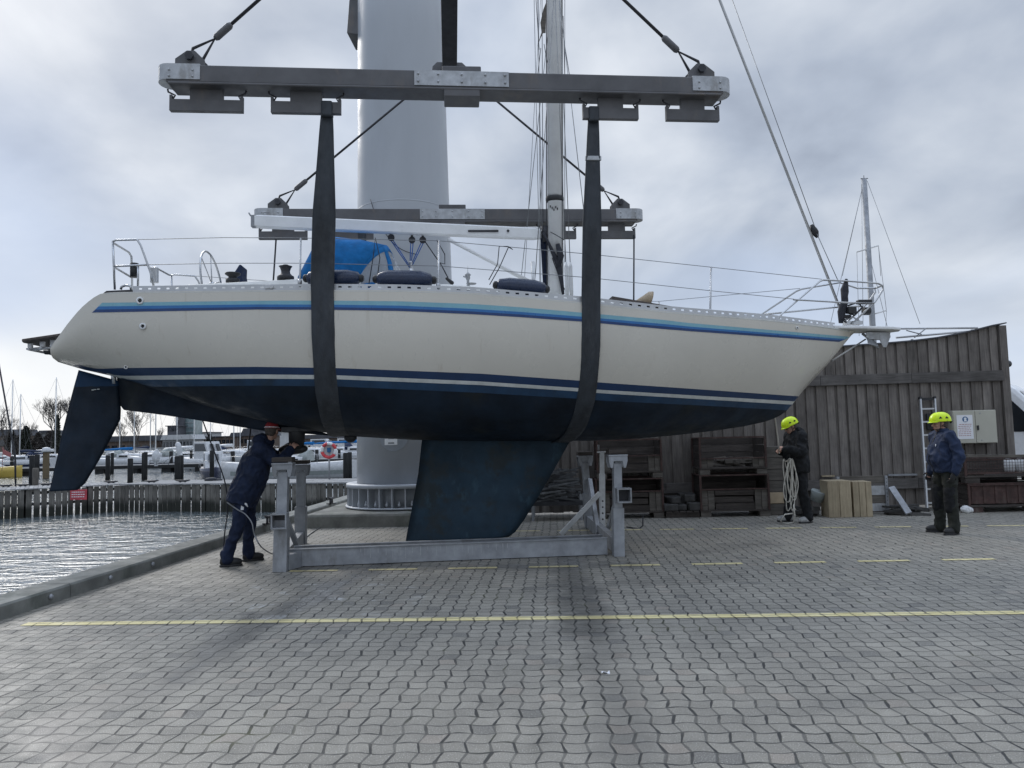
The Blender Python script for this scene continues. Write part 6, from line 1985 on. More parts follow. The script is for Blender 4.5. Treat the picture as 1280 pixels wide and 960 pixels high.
# boats
def boat(px, d, ln, ang, label, hull_m='boat_white', h=.95, beam=2.6, mast=0, boom=None, cabin=.55, cover=None, band=None, name='sailing_boat', cat='sailing boat', grp='boats moored in the marina', mlean=0, stays=True, house=None, dx=0):
    c = onY(px, 590, d); c.z = WZ
    t = thing(name, label, cat, c, ang, grp)
    ax = V((math.cos(ang), math.sin(ang), 0)); ay = V((-math.sin(ang), math.cos(ang), 0))
    def bl(x, y, z): return c + ax * x + ay * y + V((0, 0, z))
    NSt = 14; rs = []
    for i in range(NSt + 1):
        u = i / NSt
        hb = beam / 2 * (1 - max(0, (u - .5) / .5) ** 2.2) * (.72 + .28 * min(1, u / .4)) + .012
        sh_ = h * (1 + .16 * (2 * u - .9) ** 2)
        x = -ln / 2 + ln * u
        xo = (.5 * u ** 6)
        rs.append([bl(x + xo, hb * a, z * sh_ if z >= 0 else z) for a, z in ((0, -.3), (-.55, -.2), (-.86, .15), (-.97, .6), (-1, 1), (-.5, 1.03), (0, 1.05), (.5, 1.03), (1, 1), (.97, .6), (.86, .15), (.55, -.2))])
    mb = MB(); mb.rings(rs); hl = part('hull', mb, M[hull_m], t)
    if band:
        for side in (3, 9):
            mb = MB(); off = ay * (-.012 if side == 3 else .012)
            j = 2 if side == 3 else 10
            vs = [];
            for r_ in rs[:-1]: vs += [r_[side].lerp(r_[j], .2) + off, r_[side].lerp(r_[j], .75) + off]
            mb.add(vs, [(2 * k, 2 * k + 1, 2 * k + 3, 2 * k + 2) for k in range(len(rs) - 2)]); part('stripe', mb, M[band], hl)
    if cabin:
        mb = MB(); r2 = []
        for u, w, hh in ((-.12, .34, cabin), (.0, .35, cabin), (.2, .30, cabin * .85), (.32, .2, cabin * .3)):
            r2.append([bl(ln * u, beam * w * a, h * 1.02 + hh * z) for a, z in ((-1.05, -.1), (-1, .7), (-.8, 1), (0, 1.1), (.8, 1), (1, .7), (1.05, -.1))])
        mb.rings(r2); cbn = part('cabin', mb, M['boat_white'], t)
        for s in (-1, 1):
            mb = MB(); mb.prism([bl(ln * x, s * beam * .352, h * 1.02 + cabin * z) for x, z in ((-.09, .25), (.14, .25), (.12, .62), (-.09, .68))], ay * (.02 * s)); part('window', mb, M['glass_dark'], cbn)
    if house:
        hh = house
        mb = MB(); mb.prism([bl(ln * x, -beam * .33, h + z) for x, z in ((-.22, 0), (.2, 0), (.12, hh * .55), (.06, hh), (-.22, hh))], ay * beam * .66); w_ = part('wheelhouse', mb, M['boat_white'], t, bev=.04)
        for s in (-1, 1):
            mb = MB(); mb.prism([bl(ln * x, s * beam * .332, h + hh * z) for x, z in ((-.19, .45), (.09, .45), (.04, .88), (-.19, .88))], ay * (.015 * s)); part('window', mb, M['glass_dark'], w_)
        for y in (-.2, .07):
            mb = MB(); mb.prism([bl(ln * .155, beam * y, h + hh * .45), bl(ln * .155, beam * (y + .13), h + hh * .45), bl(ln * .1, beam * (y + .13), h + hh * .86), bl(ln * .1, beam * y, h + hh * .86)], ax * .12); part('window', mb, M['glass_dark'], w_)
    if cabin and abs(px) % 2 == 0:
        mb = MB(); c_ = bl(-ln * .10, 0, h * 1.02 + cabin * .9)
        rs_ = []
        for q, (w_, h_) in ((-.5, (.30, .75)), (.0, (.31, .85)), (.35, (.29, .5)), (.55, (.26, .05))):
            rs_.append([c_ + ax * q + ay * (beam * w_ * math.cos(PI * i / 8)) + V((0, 0, h_ * math.sin(PI * i / 8) ** .7 - .3)) for i in range(9)])
        mb.rings(rs_); part('spray_hood', mb, M['navy_jacket' if px % 4 else 'wl_green'], t)
        for s in (-1, 1):
            mb = MB(); e_ = bl(ln * .05, s * beam * .52, h * .55); mb.ell(e_, (.12, .12, .32)); part('fender', mb, M['navy_jacket' if px % 4 else 'boat_white'], t)
    if mast:
        tp = bl(ln * .08 + mlean, 0, mast)
        mb = MB(); mb.tube([bl(ln * .08, 0, h * .9), tp], [.07, .055], 8); ms_ = part('mast', mb, M['mast'], t)
        mb = MB()
        p = bl(ln * .08, 0, h * .9).lerp(tp, .55); mb.tube([p - ay * .7, p, p + ay * .7], .025, 6); part('spreaders', mb, M['mast'], ms_)
        if stays:
            mb = MB()
            for e in (bl(ln * .5, 0, h * 1.15), bl(-ln * .48, 0, h * 1.1)): mb.tube([tp, e], .012, 4)
            for s in (-1, 1): mb.tube([tp, p + ay * s * .7, bl(ln * .05, s * beam * .45, h)], .010, 4)
            part('rigging', mb, M['wire'], t)
    if boom:
        a, b = bl(ln * .06, 0, h + 1.0), bl(-ln * .36, 0, h + .95)
        mb = MB(); mb.tube([a, b], .06, 8); bm_ = part('boom', mb, M['mast'], t)
        mb = MB(); mb.tube([a + V((0, 0, .12)), a.lerp(b, .3) + V((0, 0, .14)), b + V((0, 0, .09))], [.2, .17, .09], 8); part('sail_cover', mb, M[boom], bm_)
    mb = MB()
    for u in (.02, .25, .5, .75, .98):
        x = -ln / 2 + ln * u
        hb = beam / 2 * (1 - max(0, (u - .5) / .5) ** 2.2) * .95
        for s in (-1, 1): mb.tube([bl(x, s * hb, h), bl(x, s * hb, h + .62)], .014, 5)
    for s in (-1, 1):
        mb.tube([bl(-ln / 2 + ln * u, s * beam / 2 * (1 - max(0, (u - .5) / .5) ** 2.2) * .95, h + .6) for u in (.02, .25, .5, .75, .98)], .01, 4)
    part('guard_rail', mb, M['steel'], t)
    return t
boat(-28, 64, 7.0, R(4), 'yellow sailing boat with a leaning mast at the left edge', 'yellow_hull', h=.85, mast=9.5, cabin=.45, mlean=-1.8)
boat(364, 51, 9.0, R(181), 'long white yacht with a small window moored just behind the jetty', 'boat_white', h=1.05, beam=2.8, mast=0, cabin=.5, band='wl_green')
boat(266, 55, 4.2, R(-60), 'small navy motorboat with a wheelhouse by the pile', 'navy_hull', h=.72, beam=1.8, mast=0, cabin=0, house=1.25, name='motorboat', cat='motorboat')
boat(262, 72, 6.0, R(-25), 'white cabin cruiser with dark windows behind the navy motorboat', 'boat_white', h=1.1, beam=2.6, cabin=0, house=1.7, name='motorboat', cat='motorboat')
boat(200, 80, 7.5, R(170), 'white yacht hull behind the dinghy rack, nearest the walkway', 'boat_white', h=1.2, band='navy_hull', mast=11, cabin=.5)
boat(236, 84, 7.5, R(5), 'white yacht with a rolled cover beyond the thick pile pair', 'boat_white', h=1.1, mast=10.5, boom='white')
boat(160, 84, 8, R(12), 'white yacht with a blue boom cover right of the rudder', 'boat_white', h=1.1, mast=13, boom='canvas')
boat(30, 90, 7.5, R(185), 'white yacht with a navy boom cover left of the rudder', 'boat_white', h=1.1, band='navy_hull', mast=9.5, boom='navy_jacket')
boat(62, 100, 8, R(15), 'white yacht with a tall mast beside the bare tree', 'boat_white', h=1.1, mast=12.5, boom='white')
boat(8, 96, 7, R(10), 'white yacht partly behind the yellow boat', 'boat_white', h=1.1, band='navy_hull', mast=12)
boat(144, 112, 8, R(4), 'distant white yacht with its mast just right of the rudder blade', 'boat_white', h=1.1, mast=12.5)
boat(183, 116, 8, R(-5), 'distant white yacht left of the glass tower', 'boat_white', h=1.1, band='navy_hull', mast=13.0, boom='navy_jacket')
boat(216, 118, 8, R(6), 'distant white yacht directly below the glass tower', 'boat_white', h=1.1, mast=11.5)
boat(286, 88, 8.5, R(-10), 'white yacht with cluttered deck left of the leaning worker', 'boat_white', h=1.2, mast=10.5, boom='white')
boat(305, 112, 8, R(175), 'distant white yacht right above the worker shoulder', 'boat_white', h=1.1, mast=11.0)
boat(258, 122, 9, R(-8), 'distant white yacht above the white cabin cruiser', 'boat_white', h=1.2, mast=9.6)
boat(388, 86, 8, R(-12), 'white yacht left of the life buoy', 'boat_white', h=1.2, band='navy_hull', mast=0, boom='canvas')
boat(420, 92, 8, R(8), 'white yacht with a blue cover behind the life buoy', 'boat_white', h=1.2, mast=0, boom='canvas')
boat(446, 82, 8, R(14), 'white yacht half hidden by the tower', 'boat_white', h=1.3, mast=0, boom='canvas')
boat(405, 120, 9, R(0), 'distant white motor yacht above the life buoy', 'boat_white', h=1.3, cabin=0, house=1.6, name='motorboat', cat='motorboat')
boat(438, 124, 9, R(3), 'distant white motor yacht above the pile pair by the tower', 'boat_white', h=1.3, cabin=0, house=1.6, name='motorboat', cat='motorboat')
boat(326, 120, 9, R(-3), 'distant white motor yacht seen over the worker back', 'boat_white', h=1.3, cabin=0, house=1.7, name='motorboat', cat='motorboat')
# dinghy rack on the walkway, with a wrapped dinghy standing on end
c = onY(200, 586, 66); c.z = -.25
rk2 = thing('dinghy_rack', 'light metal dinghy rack on the walkway beyond the jetty', 'rack', c)
mb = MB()
for (x0, z0, x1, z1) in ((-.9, 0, -.75, .7), (.9, 0, 1.1, .75), (-.9, .45, 1.0, .45), (-.5, 0, .9, .55), (-.2, 0, -.3, .8), (.3, .1, 1.3, .8)): mb.tube([c + V((x0, -.2, z0)), c + V((x1, -.2, z1))], .025, 6)
part('tubes', mb, M['steel'], rk2)
mb = MB(); q = onY(195, 571, 66.3); mb.ell(q, (.36, .3, .62)); mb.ell(q + V((.1, 0, .5)), (.14, .14, .25)); mb.box(q - V((0, 0, .62)), (.3, .3, .5)); solo('wrapped_engine', vox(mb, .07, 2), M['boat_white'], 'white wrapped outboard standing on the dinghy rack', 'cover')
mb = MB(); q = onY(224, 563, 67); mb.ell(q, (.22, .3, .75)); mb.ell(q + V((.15, 0, -.7)), (.3, .2, .4)); mb.ell(q + V((-.12, 0, .5)), (.28, .2, .3)); solo('furled_sail', vox(mb, .07, 2), M['boat_white'], 'white furled sail bundle behind the thick pile pair', 'sail')
mb = MB(); q = onY(58, 560, 60); q.z = WZ
t = thing('fuel_post', 'mustard coloured service post with a white cap left of the rudder', 'post', q)
z1 = onY(58, 577, 60).z; z2 = onY(58, 565, 60).z; z3 = onY(58, 559, 60).z
mb = MB(); mb.box(q + V((0, 0, (z2 - WZ) / 2)), (.38, .35, z2 - WZ)); part('pillar', mb, M['mustard'], t, bev=.03)
mb = MB(); mb.lathe([(.33, z2 - WZ), (.36, z2 - WZ + .1), (.28, z3 - WZ - .05), (.1, z3 - WZ)], q, n=14); part('cap', mb, M['boat_white'], t)
# lines of stays crossing at the left edge
mb = MB(); mb.tube([onY(-2, 452, 45), onY(10, 520, 45), onY(19, 572, 45), V((onY(20, 590, 45).x, 45, WZ))], [.05, .05, .06, .05], 6)
solo('leaning_spar', mb, M['dark_steel'], 'dark slanting spar in front of the yellow boat at the left edge', 'spar')
mb = MB(); p = onY(9, 566, 60); mb.prism([p + V((-.35, 0, .3)), p + V((.35, 0, -.05)), p + V((.3, 0, -.4)), p + V((-.4, 0, -.1))], V((0, .02, 0))); mb.tube([p + V((-.38, 0, .5)), p + V((-.42, 0, -1.5))], .02, 5)
solo('ensign', mb, [M['ink_red']], 'faded red flag hanging at the stern of the yellow boat', 'flag')

# buildings on the far shore
def shore_z(y): return -.4 + 2.4 * max(0, (y - 150)) / 1350
def bld(px0, px1, pyt, d, dep, label, wm, roof=None, wins=None, name='building', rise=0.0):
    a, b = onY(px0, 560, d), onY(px1, 560, d); zt = onY((px0 + px1) / 2, pyt, d).z; z0 = shore_z(d) - .3
    t = thing(name, label, 'building', ((a.x + b.x) / 2, d + dep / 2, z0), 0, 'buildings on the far shore')
    mb = MB(); mb.box(((a.x + b.x) / 2, d + dep / 2, (z0 + zt) / 2), (b.x - a.x, dep, zt - z0)); w_ = part('wall', mb, M[wm], t)
    if roof:
        mb = MB(); mb.prism([(a.x - .4, d - .4, zt + .01), (b.x + .4, d - .4, zt + .01), (b.x + .4 - rise * .6, d - .4, zt + .25 + rise), (a.x - .4 + rise * .6, d - .4, zt + .25 + rise)], (0, dep + .8, 0)); part('roof', mb, M[roof], t)
    if wins:
        n, zlo, zhi = wins
        for k in range(n):
            w = (b.x - a.x) / n
            mb = MB(); mb.box((a.x + w * (k + .5), d - .03, z0 + (zt - z0) * (zlo + zhi) / 2), (w * .7, .1, (zt - z0) * (zhi - zlo))); part('window', mb, M['glass_dark'], t)
    return t
bld(100, 196, 552, 190, 14, 'long low brown building with a dark roof right of the rudder', 'b_brick', 'b_roof', (10, .4, .7), rise=1.2)
gt = bld(228.5, 242, 521.5, 196, 5, 'narrow glass stair tower rising above the low harbour buildings', 'b_glass', None, None, 'glass_tower')
p = onY(223.5, 530, 195.5)
mb = MB(); a, b = onY(222.8, 521.5, 195.5), onY(231, 521.5, 195.5); mb.box(((a.x + b.x) / 2, 195.2, a.z / 2), (b.x - a.x, 1, a.z)); part('stair_core', mb, M['b_roof'], gt)
mb = MB(); a, b = onY(221, 521, 195), onY(223.2, 521, 195); mb.box(((a.x + b.x) / 2, 195, a.z / 2), (b.x - a.x, 1, a.z + .3)); part('edge_column', mb, M['b_pale'], gt)
for k in range(5):
    z = onY(236, 528 + k * 6, 195.9).z; a, b = onY(231.5, 530, 195.9), onY(242, 530, 195.9)
    mb = MB(); mb.box(((a.x + b.x) / 2, 195.9, z), (b.x - a.x, .2, .12)); part('floor_band', mb, M['b_grey'], gt)
bld(209, 223, 533, 192, 6, 'dark boxy rooftop block just left of the glass tower', 'b_roof', 'b_roof', (3, .82, .92))
gh = bld(203, 241, 549.5, 186, 6, 'glazed pavilion with dark mullions below the glass tower', 'b_grey', 'b_pale', (9, .1, .85), 'pavilion', rise=1.0)
bld(150, 262, 559.5, 160, 5, 'low grey quay wall building in front of the pavilion', 'b_grey', None, None, 'quay_shed')
bld(242, 292, 546.5, 200, 12, 'long brown terrace right of the glass tower', 'b_brick', 'b_roof', (10, .55, .8))
bld(246, 258, 541, 215, 10, 'pale flat roofed block right of the glass tower', 'b_pale', 'b_roof', (3, .6, .8))
bld(289, 330, 545, 205, 12, 'terrace with pale gables left of the worker head', 'b_brick', 'b_roof', (8, .5, .8), rise=.8)
bld(304, 346, 540, 225, 12, 'higher pale terrace on the slope behind the worker', 'b_pale', 'b_roof', (8, .55, .8), rise=1.0)
bld(376, 420, 548, 200, 12, 'brown terrace above the life buoy', 'b_brick', 'b_roof', (8, .5, .8), rise=.8)
bld(410, 470, 545, 215, 12, 'pale terrace left of the tower foot', 'b_grey', 'b_pale', (9, .5, .8), rise=.8)
bld(-30, 16, 545, 200, 10, 'brown house at the left edge behind the masts', 'b_brick', 'b_roof', (5, .5, .8), rise=1.5)
bld(50, 66, 541, 190, 8, 'grey rendered house below the bare tree', 'b_grey', 'b_roof', (3, .5, .8), rise=.4)
# trees
def bare_tree(px, pyt, d, spread, label, seed, nlev=5, thick=1.0):
    random.seed(seed)
    base = onY(px, 560, d); base.z = shore_z(d) - .2
    H = onY(px, pyt, d).z - base.z
    t = thing('bare_tree', label, 'tree', base, 0, 'trees on the far shore')
    tr, tw = MB(), MB()
    def grow(p, dirv, ln, r, lev):
        q = p + dirv * ln; r = max(r, .012)
        (tr if lev <= 1 else tw).tube([p, p + dirv * ln * .5 + V((random.uniform(-.04, .04), 0, 0)) * ln, q], [r, r * .85, r * .68], 5 if lev < 2 else 3, cap=False)
        if lev >= nlev: return
        n = 3 if lev < 3 else random.choice((2, 3, 3))
        for k in range(n):
            a = random.uniform(0, 2 * PI); tilt = random.uniform(.2, .55) * spread
            ax_ = dirv.cross(V((math.cos(a), math.sin(a), .3))).normalized()
            nd = (Mx.Rotation(tilt, 3, ax_) @ dirv); nd = (nd + V((0, 0, .22))).normalized()
            st_ = p + dirv * ln * random.uniform(.55, 1.0) if k else q
            grow(st_, nd, ln * random.uniform(.62, .82), r * (.6 if k else .7), lev + 1)
    grow(base, V((0, 0, 1)), H * .31, H * .02 * thick, 0)
    part('trunk', tr, M['bark'], t); part('crown', tw, M['twig'], t)
bare_tree(70, 493, 165, 1.45, 'tall spreading bare tree just left of the rudder', 1, 7)
bare_tree(86, 489, 175, 1.2, 'tall bare tree half hidden behind the rudder', 2, 7)
bare_tree(8, 506, 165, 1.4, 'bare tree at the left edge behind the yellow boat', 3, 6)
bare_tree(34, 522, 185, 1.5, 'lower bare tree with a rounded crown left of the rudder', 4, 6)
bare_tree(172, 511, 170, 1.4, 'bare tree with a tall fan crown right of the rudder', 5, 7)
bare_tree(152, 524, 180, 1.0, 'thin bare tree close to the skeg', 6, 6)
bare_tree(195, 532, 200, 1.0, 'low bare tree left of the glass tower', 7, 5)
bare_tree(335, 541, 230, 1.0, 'low bare tree near the worker cap', 8, 5)
def mass_tree(px, pyt, d, wpx, label, seed, m='conifer', n=2600):
    random.seed(seed)
    base = onY(px, 560, d); base.z = shore_z(d) - .2
    H = onY(px, pyt, d).z - base.z; W = wpx * d / F / 2
    t = thing('evergreen_tree', label, 'tree', base, 0, 'evergreens on the far shore')
    mb = MB(); mb.tube([base, base + V((0, 0, H * .8))], [H * .03, H * .008], 6); part('trunk', mb, M['bark'], t)
    mb = MB()
    for k in range(n):
        u = random.random() ** .7; a = random.uniform(0, 2 * PI)
        lob = .72 + .28 * math.sin(a * 3 + seed) * math.sin(u * 9 + seed)
        rr = W * (1.0 - u) ** .6 * lob * random.random() ** .4 + .1
        c = base + V((rr * math.cos(a), rr * math.sin(a), H * (.06 + .94 * u)))
        s = random.uniform(.12, .34)
        v1 = V((random.uniform(-1, 1), random.uniform(-1, 1), random.uniform(-.4, .8))).normalized() * s; v2 = V((random.uniform(-1, 1), random.uniform(-1, 1), random.uniform(-1, 1))).normalized() * s
        mb.add([c - v1, c + v2, c + v1], [(0, 1, 2)])
    part('crown', mb, M[m], t)
mass_tree(71, 519, 158, 13, 'dark pointed evergreen just left of the rudder', 2)
mass_tree(32, 533, 160, 20, 'dark rounded evergreen behind the masts left of the rudder', 3)
mass_tree(48, 541, 162, 30, 'low brown thicket in front of the grey house', 4, m='bark')
mass_tree(14, 538, 168, 26, 'low brown bush at the left edge', 5, m='bark')
mass_tree(88, 545, 168, 26, 'low brown bush half hidden by the rudder', 6, m='bark')
mass_tree(30, 537, 176, 42, 'broad brown thicket behind the yacht masts left of the rudder', 9, m='bark', n=4200)
mass_tree(62, 539, 178, 34, 'broad brown thicket around the foot of the tall bare tree', 10, m='bark', n=3600)
mass_tree(262, 543, 195, 14, 'low dark evergreen right of the glass tower', 7, n=1200)
# ================================================================== PEOPLE
def hand(mb, wr, d, pn, curl=.5, side=1, s=1.0):
    """palm and five fingers; d = direction of the hand, pn = palm normal (fingers curl towards it), side = thumb side sign"""
    d = V(d).normalized(); pn = V(pn); pn = (pn - d * pn.dot(d)).normalized(); lat = d.cross(pn) * side
    mb.cap(wr - d * .03, wr + d * .02, .028 * s, .027 * s, 10)
    mb.ell(wr + d * .055 * s, d * .052 * s, lat * .042 * s, pn * .019 * s, 12, 8)
    for k, (o, ln) in enumerate(((.032, .072), (.011, .082), (-.011, .076), (-.031, .060))):
        p = wr + d * .088 * s + lat * o * s
        dd = d + lat * o * 1.5
        r = .0098 * s
        a = curl * .8
        for seg in range(3):
            dd = (dd * math.cos(a) + pn * math.sin(a)).normalized()
            q = p + dd * (ln * s * (.45, .32, .25)[seg])
            mb.cap(p, q, r, r * .93, 8); p = q; r *= .93
            a = curl * .95
    p = wr + d * .03 * s + lat * .036 * s
    dd = (d * .75 + lat * .65 + pn * .25 * curl).normalized()
    q = p + dd * .036 * s; mb.cap(p, q, .0125 * s, .011 * s, 8)
    dd = (dd + d * .35 - lat * .4 * curl + pn * .7 * curl).normalized()
    mb.cap(q, q + dd * .03 * s, .011 * s, .0095 * s, 8)

def person(label, pos, ang, J, st):
    T = Mx.Translation(V((pos[0], pos[1], 0))) @ Mx.Rotation(ang, 4, 'Z')
    t = thing('person', label, 'person', (pos[0], pos[1], 0), ang)
    g = {k: V(v) for k, v in J.items() if hasattr(v, '__len__')}
    up = V((0, 0, 1))
    sp1 = (g['chest'] - g['pelvis']).normalized(); lat = g['shL'] - g['shR']; lat.normalize()
    hp = R(J.get('pitch', 0)); hy = R(J.get('turn', 0))
    HM = Mx.Rotation(hy, 3, 'Z') @ Mx.Rotation(hp, 3, 'Y')
    fx, fy, fz = HM @ V((1, 0, 0)), HM @ V((0, 1, 0)), HM @ V((0, 0, 1))
    hd = g['head']
    # ---- the body, one continuous surface
    mb = MB()
    mb.ell(hd + fz * .02, fx * .098, fy * .078, fz * .112, 18, 12)
    mb.ell(hd + fx * .030 - fz * .055, fx * .064, fy * .058, fz * .062, 16, 10)
    mb.ell(hd + fx * .052 - fz * .088, fx * .034, fy * .034, fz * .026, 12, 8)
    mb.cap(hd + fx * .094 + fz * .012, hd + fx * .112 - fz * .022, .010, .016, 8)
    mb.cap(hd + fx * .086 + fy * .032 + fz * .026, hd + fx * .086 - fy * .032 + fz * .026, .013, .013, 8)
    mb.cap(hd + fx * .088 + fy * .016 - fz * .055, hd + fx * .088 - fy * .016 - fz * .055, .010, .010, 8)
    for s in (-1, 1):
        mb.ell(hd + fy * s * .079 - fx * .008 - fz * .004, fx * .020, fy * .012, fz * .032, 10, 8)
        mb.ell(hd + fx * .060 + fy * s * .038 - fz * .022, fx * .03, fy * .024, fz * .026, 10, 8)
    mb.cap(g['neck'] - up * .04, hd - fz * .03 - fx * .02, .062, .056, 12)
    mb.cap(g['pelvis'], g['chest'], .12, .13, 14); mb.cap(g['chest'], g['neck'] - up * .05, .12, .075, 14)
    for s in 'LR':
        mb.cap(g['chest'] + (g['sh' + s] - g['chest']) * .3, g['sh' + s], .07, .06)
        mb.cap(g['sh' + s], g['el' + s], .048, .038); mb.cap(g['el' + s], g['wr' + s], .038, .026)
        mb.cap(g['hip' + s], g['kn' + s], .075, .052); mb.cap(g['kn' + s], g['an' + s], .05, .038)
        fq = R(J.get('foot' + s, 0)); mb.cap(g['an' + s], g['an' + s] + V((.10 * math.cos(fq), .10 * math.sin(fq), -.045)), .036, .024)
        fa = (g['wr' + s] - g['el' + s]).normalized()
        hdv = V(J.get('hd' + s, fa)); pn = V(J.get('pn' + s, (0, 1 if s == 'R' else -1, 0)))
        hand(mb, g['wr' + s], hdv, pn, J.get('curl' + s, .45), J.get('th' + s, 1), .72 if st.get('gloves') else 1.0)
    b = vox(mb, .0066, 2).xf(T)
    part('body', b, M['skin'], t)
    # eyes, glasses
    for s in (-1, 1):
        mb = MB(); mb.ell(hd + fx * .087 + fy * s * .033 + fz * .004, fx * .008, fy * .013, fz * .008, 8, 6); mb.xf(T); part('eye', mb, M['black'], t)
    mb = MB(); mb.cap(hd + fx * .0965 + fy * .019 - fz * .062, hd + fx * .0965 - fy * .019 - fz * .062, .0035, .0035, 6); mb.xf(T); part('mouth', mb, M['cap_red'], t)
    if st.get('glasses'):
        mb = MB()
        for s in (-1, 1):
            mb.tube([hd + fx * .104 + fy * (s * .033 + .024 * math.cos(k * PI / 6)) + fz * (.004 + .018 * math.sin(k * PI / 6)) for k in range(12)], .0028, 5, closed=True)
            mb.tube([hd + fx * .102 + fy * s * .056 + fz * .008, hd + fx * .02 + fy * s * .083 + fz * .012], .0026, 5)
        mb.xf(T); part('glasses', mb, M['black'], t)
    # hair: back and sides below the hat
    mb = MB(); mb.ell(hd - fx * .022 + fz * .022, fx * .088, fy * .083, fz * .098, 18, 12); mb.ell(hd - fx * .05 - fz * .03, fx * .05, fy * .068, fz * .055, 14, 10)
    if st.get('beard'): mb.ell(hd + fx * .03 - fz * .075, fx * .06, fy * .058, fz * .04, 14, 10)
    part('hair', vox(mb, .009, 2, .002, 60).xf(T), M['hair'], t)
    # ---- jacket
    mb = MB()
    hem = g['pelvis'] - sp1 * st.get('hem', .13)
    fw = lat.cross(sp1) * 1.0
    if fw.x < 0: fw = -fw
    bl = st.get('bulk', 1.0)
    pel = g['pelvis']; che = g['chest']; nk = g['neck']
    specs = [(hem, .150, .205), (pel, .158, .210), (pel.lerp(che, .35) + fw * st.get('belly', .02), .160, .205), (pel.lerp(che, .7) + fw * st.get('belly', .02) * .6, .158, .210), (che, .148, .215), (che.lerp(nk, .45), .122, .200), (che.lerp(nk, .75), .095, .150), (nk, .075, .085), (nk + (hd - nk) * .30, .070, .076)]
    mb.rings([mb.ring(c, fw * (a * bl), lat * (bb * bl), 22) for c, a, bb in specs])
    for s in 'LR':
        mb.ell(g['sh' + s] - up * .01, (.086 * bl, .084 * bl, .082 * bl), nu=14, nv=10)
        mb.cap(che.lerp(g['sh' + s], .55), g['sh' + s], .10 * bl, .08 * bl)
        mb.cap(g['sh' + s], g['el' + s], .078 * bl, .064 * bl); mb.cap(g['el' + s], g['wr' + s] - (g['wr' + s] - g['el' + s]).normalized() * .015, .066 * bl, .047 * bl)
    if st.get('hood'):
        mb.ell(nk - fw * .09 + up * .00, (.085, .13, .075)); mb.ell(nk - fw * .05 + up * .05, (.07, .10, .05))
    jk = vox(mb, .0105, 4, .021, 7.0, st.get('seed', 1.0)).xf(T)
    jo = part('jacket', jk, M[st['jacket']], t)
    # zip, pocket, tape details
    def onto(p, n): return p + n
    if st.get('zip'):
        mb = MB()
        for c, a, bb in [specs[k] for k in range(0, 9)]:
            pass
        pts = [c + fw * (a * bl + .012) for c, a, bb in specs[:8]]
        mb.tube(pts, .006, 5); mb.xf(T); part('zip', mb, M['black'], jo)
        q0 = che + lat * .10 + fw * (.128 * bl) + sp1 * .03
        mb = MB(); mb.tube([q0 + fw * .02, q0 + fw * .022 - lat * .035 - sp1 * .13], .006, 5); mb.xf(T); part('pocket_zip', mb, M['reflect'], jo)
    if st.get('tape'):
        for (c, dv) in st['tape']:
            c = V(c); dv = V(dv)
            mb = MB(); mb.tube([c - dv / 2, c, c + dv / 2], [.006, .017, .006], 6); mb.xf(T); part('reflective_mark', mb, M['reflect'], jo)
    # ---- trousers
    mb = MB()
    mb.ell(pel - up * .02, (.135, .178, .13))
    for s in 'LR':
        mb.ell(g['hip' + s].lerp(g['kn' + s], .12), (.105, .10, .12))
        mb.cap(g['hip' + s], g['kn' + s], .102, .078); mb.cap(g['kn' + s], g['an' + s] + up * .02, .078, .066)
        mb.cap(g['an' + s] + up * .05, g['an' + s] + V((.01, 0, -.005)), .070, .074)
    tr = vox(mb, .0105, 4, .017, 6.5, st.get('seed', 1.0) + 3).xf(T)
    to = part('trousers', tr, M[st['trousers']], t)
    if st.get('thigh'):
        c = g['hipR'].lerp(g['knR'], .28) + V((0, -.103, 0))
        mb = MB(); mb.obox(c, V((.018, 0, 0)), V((0, .006, 0)), V((.006, 0, .055))); mb.xf(T); part('phone_pocket', mb, M['reflect'], to)
    if st.get('knee'):
        for s in 'LR':
            mb = MB(); c = g['kn' + s]; mb.cap(c + up * .15 + V((.012, 0, 0)), c - up * .13 + V((.012, 0, 0)), .082, .078, 16)
            part('knee_panel', vox(mb, .011, 2, .008, 8).xf(T), M[st['knee']], to)
    # ---- shoes
    for s in 'LR':
        a = g['an' + s]; fa = R(J.get('foot' + s, 0)); df = V((math.cos(fa), math.sin(fa), 0)); ls = V((-df.y, df.x, 0))
        z0 = J.get('footz' + s, 0.0)
        b0 = V((a.x, a.y, z0))
        mb = MB(); mb.ell(b0 + df * .06 + up * .052, df * .145, ls * .054, up * .062, 16, 10); mb.ell(b0 - df * .02 + up * .075, df * .06, ls * .045, up * .065); mb.cap(a - up * .0, a + up * .06, .05, .052)
        sm = vox(mb, .009, 3)
        sm.v = [V((p.x, p.y, max(p.z, z0 + .022))) for p in sm.v]
        so_ = part('shoe', sm.xf(T), M[st['shoe']], t)
        mb = MB(); rs = []
        for hz in (.0, .012, .026):
            rs.append([b0 + df * (.06 + .142 * math.cos(2 * PI * k / 20)) + ls * (.051 * math.sin(2 * PI * k / 20) * (1 + .12 * math.cos(2 * PI * k / 20))) + up * hz for k in range(20)])
        mb.rings(rs); mb.xf(T); part('sole', mb, M[st.get('sole', 'boot_b')], so_)
    # ---- gloves
    if st.get('gloves'):
        for s in 'LR':
            mb = MB(); fa = (g['wr' + s] - g['el' + s]).normalized()
            hand(mb, g['wr' + s], V(J.get('hd' + s, fa)), V(J.get('pn' + s, (0, 1 if s == 'R' else -1, 0))), J.get('curl' + s, .45), J.get('th' + s, 1), 1.08)
            gv = part('glove', vox(mb, .0066, 1).xf(T), M['glove'], t)
            mb = MB(); w0 = g['wr' + s] - fa * .02; mb.tube([w0, w0 + fa * .018], .036, 12); mb.xf(T); part('cuff', mb, M['hivis'], gv)
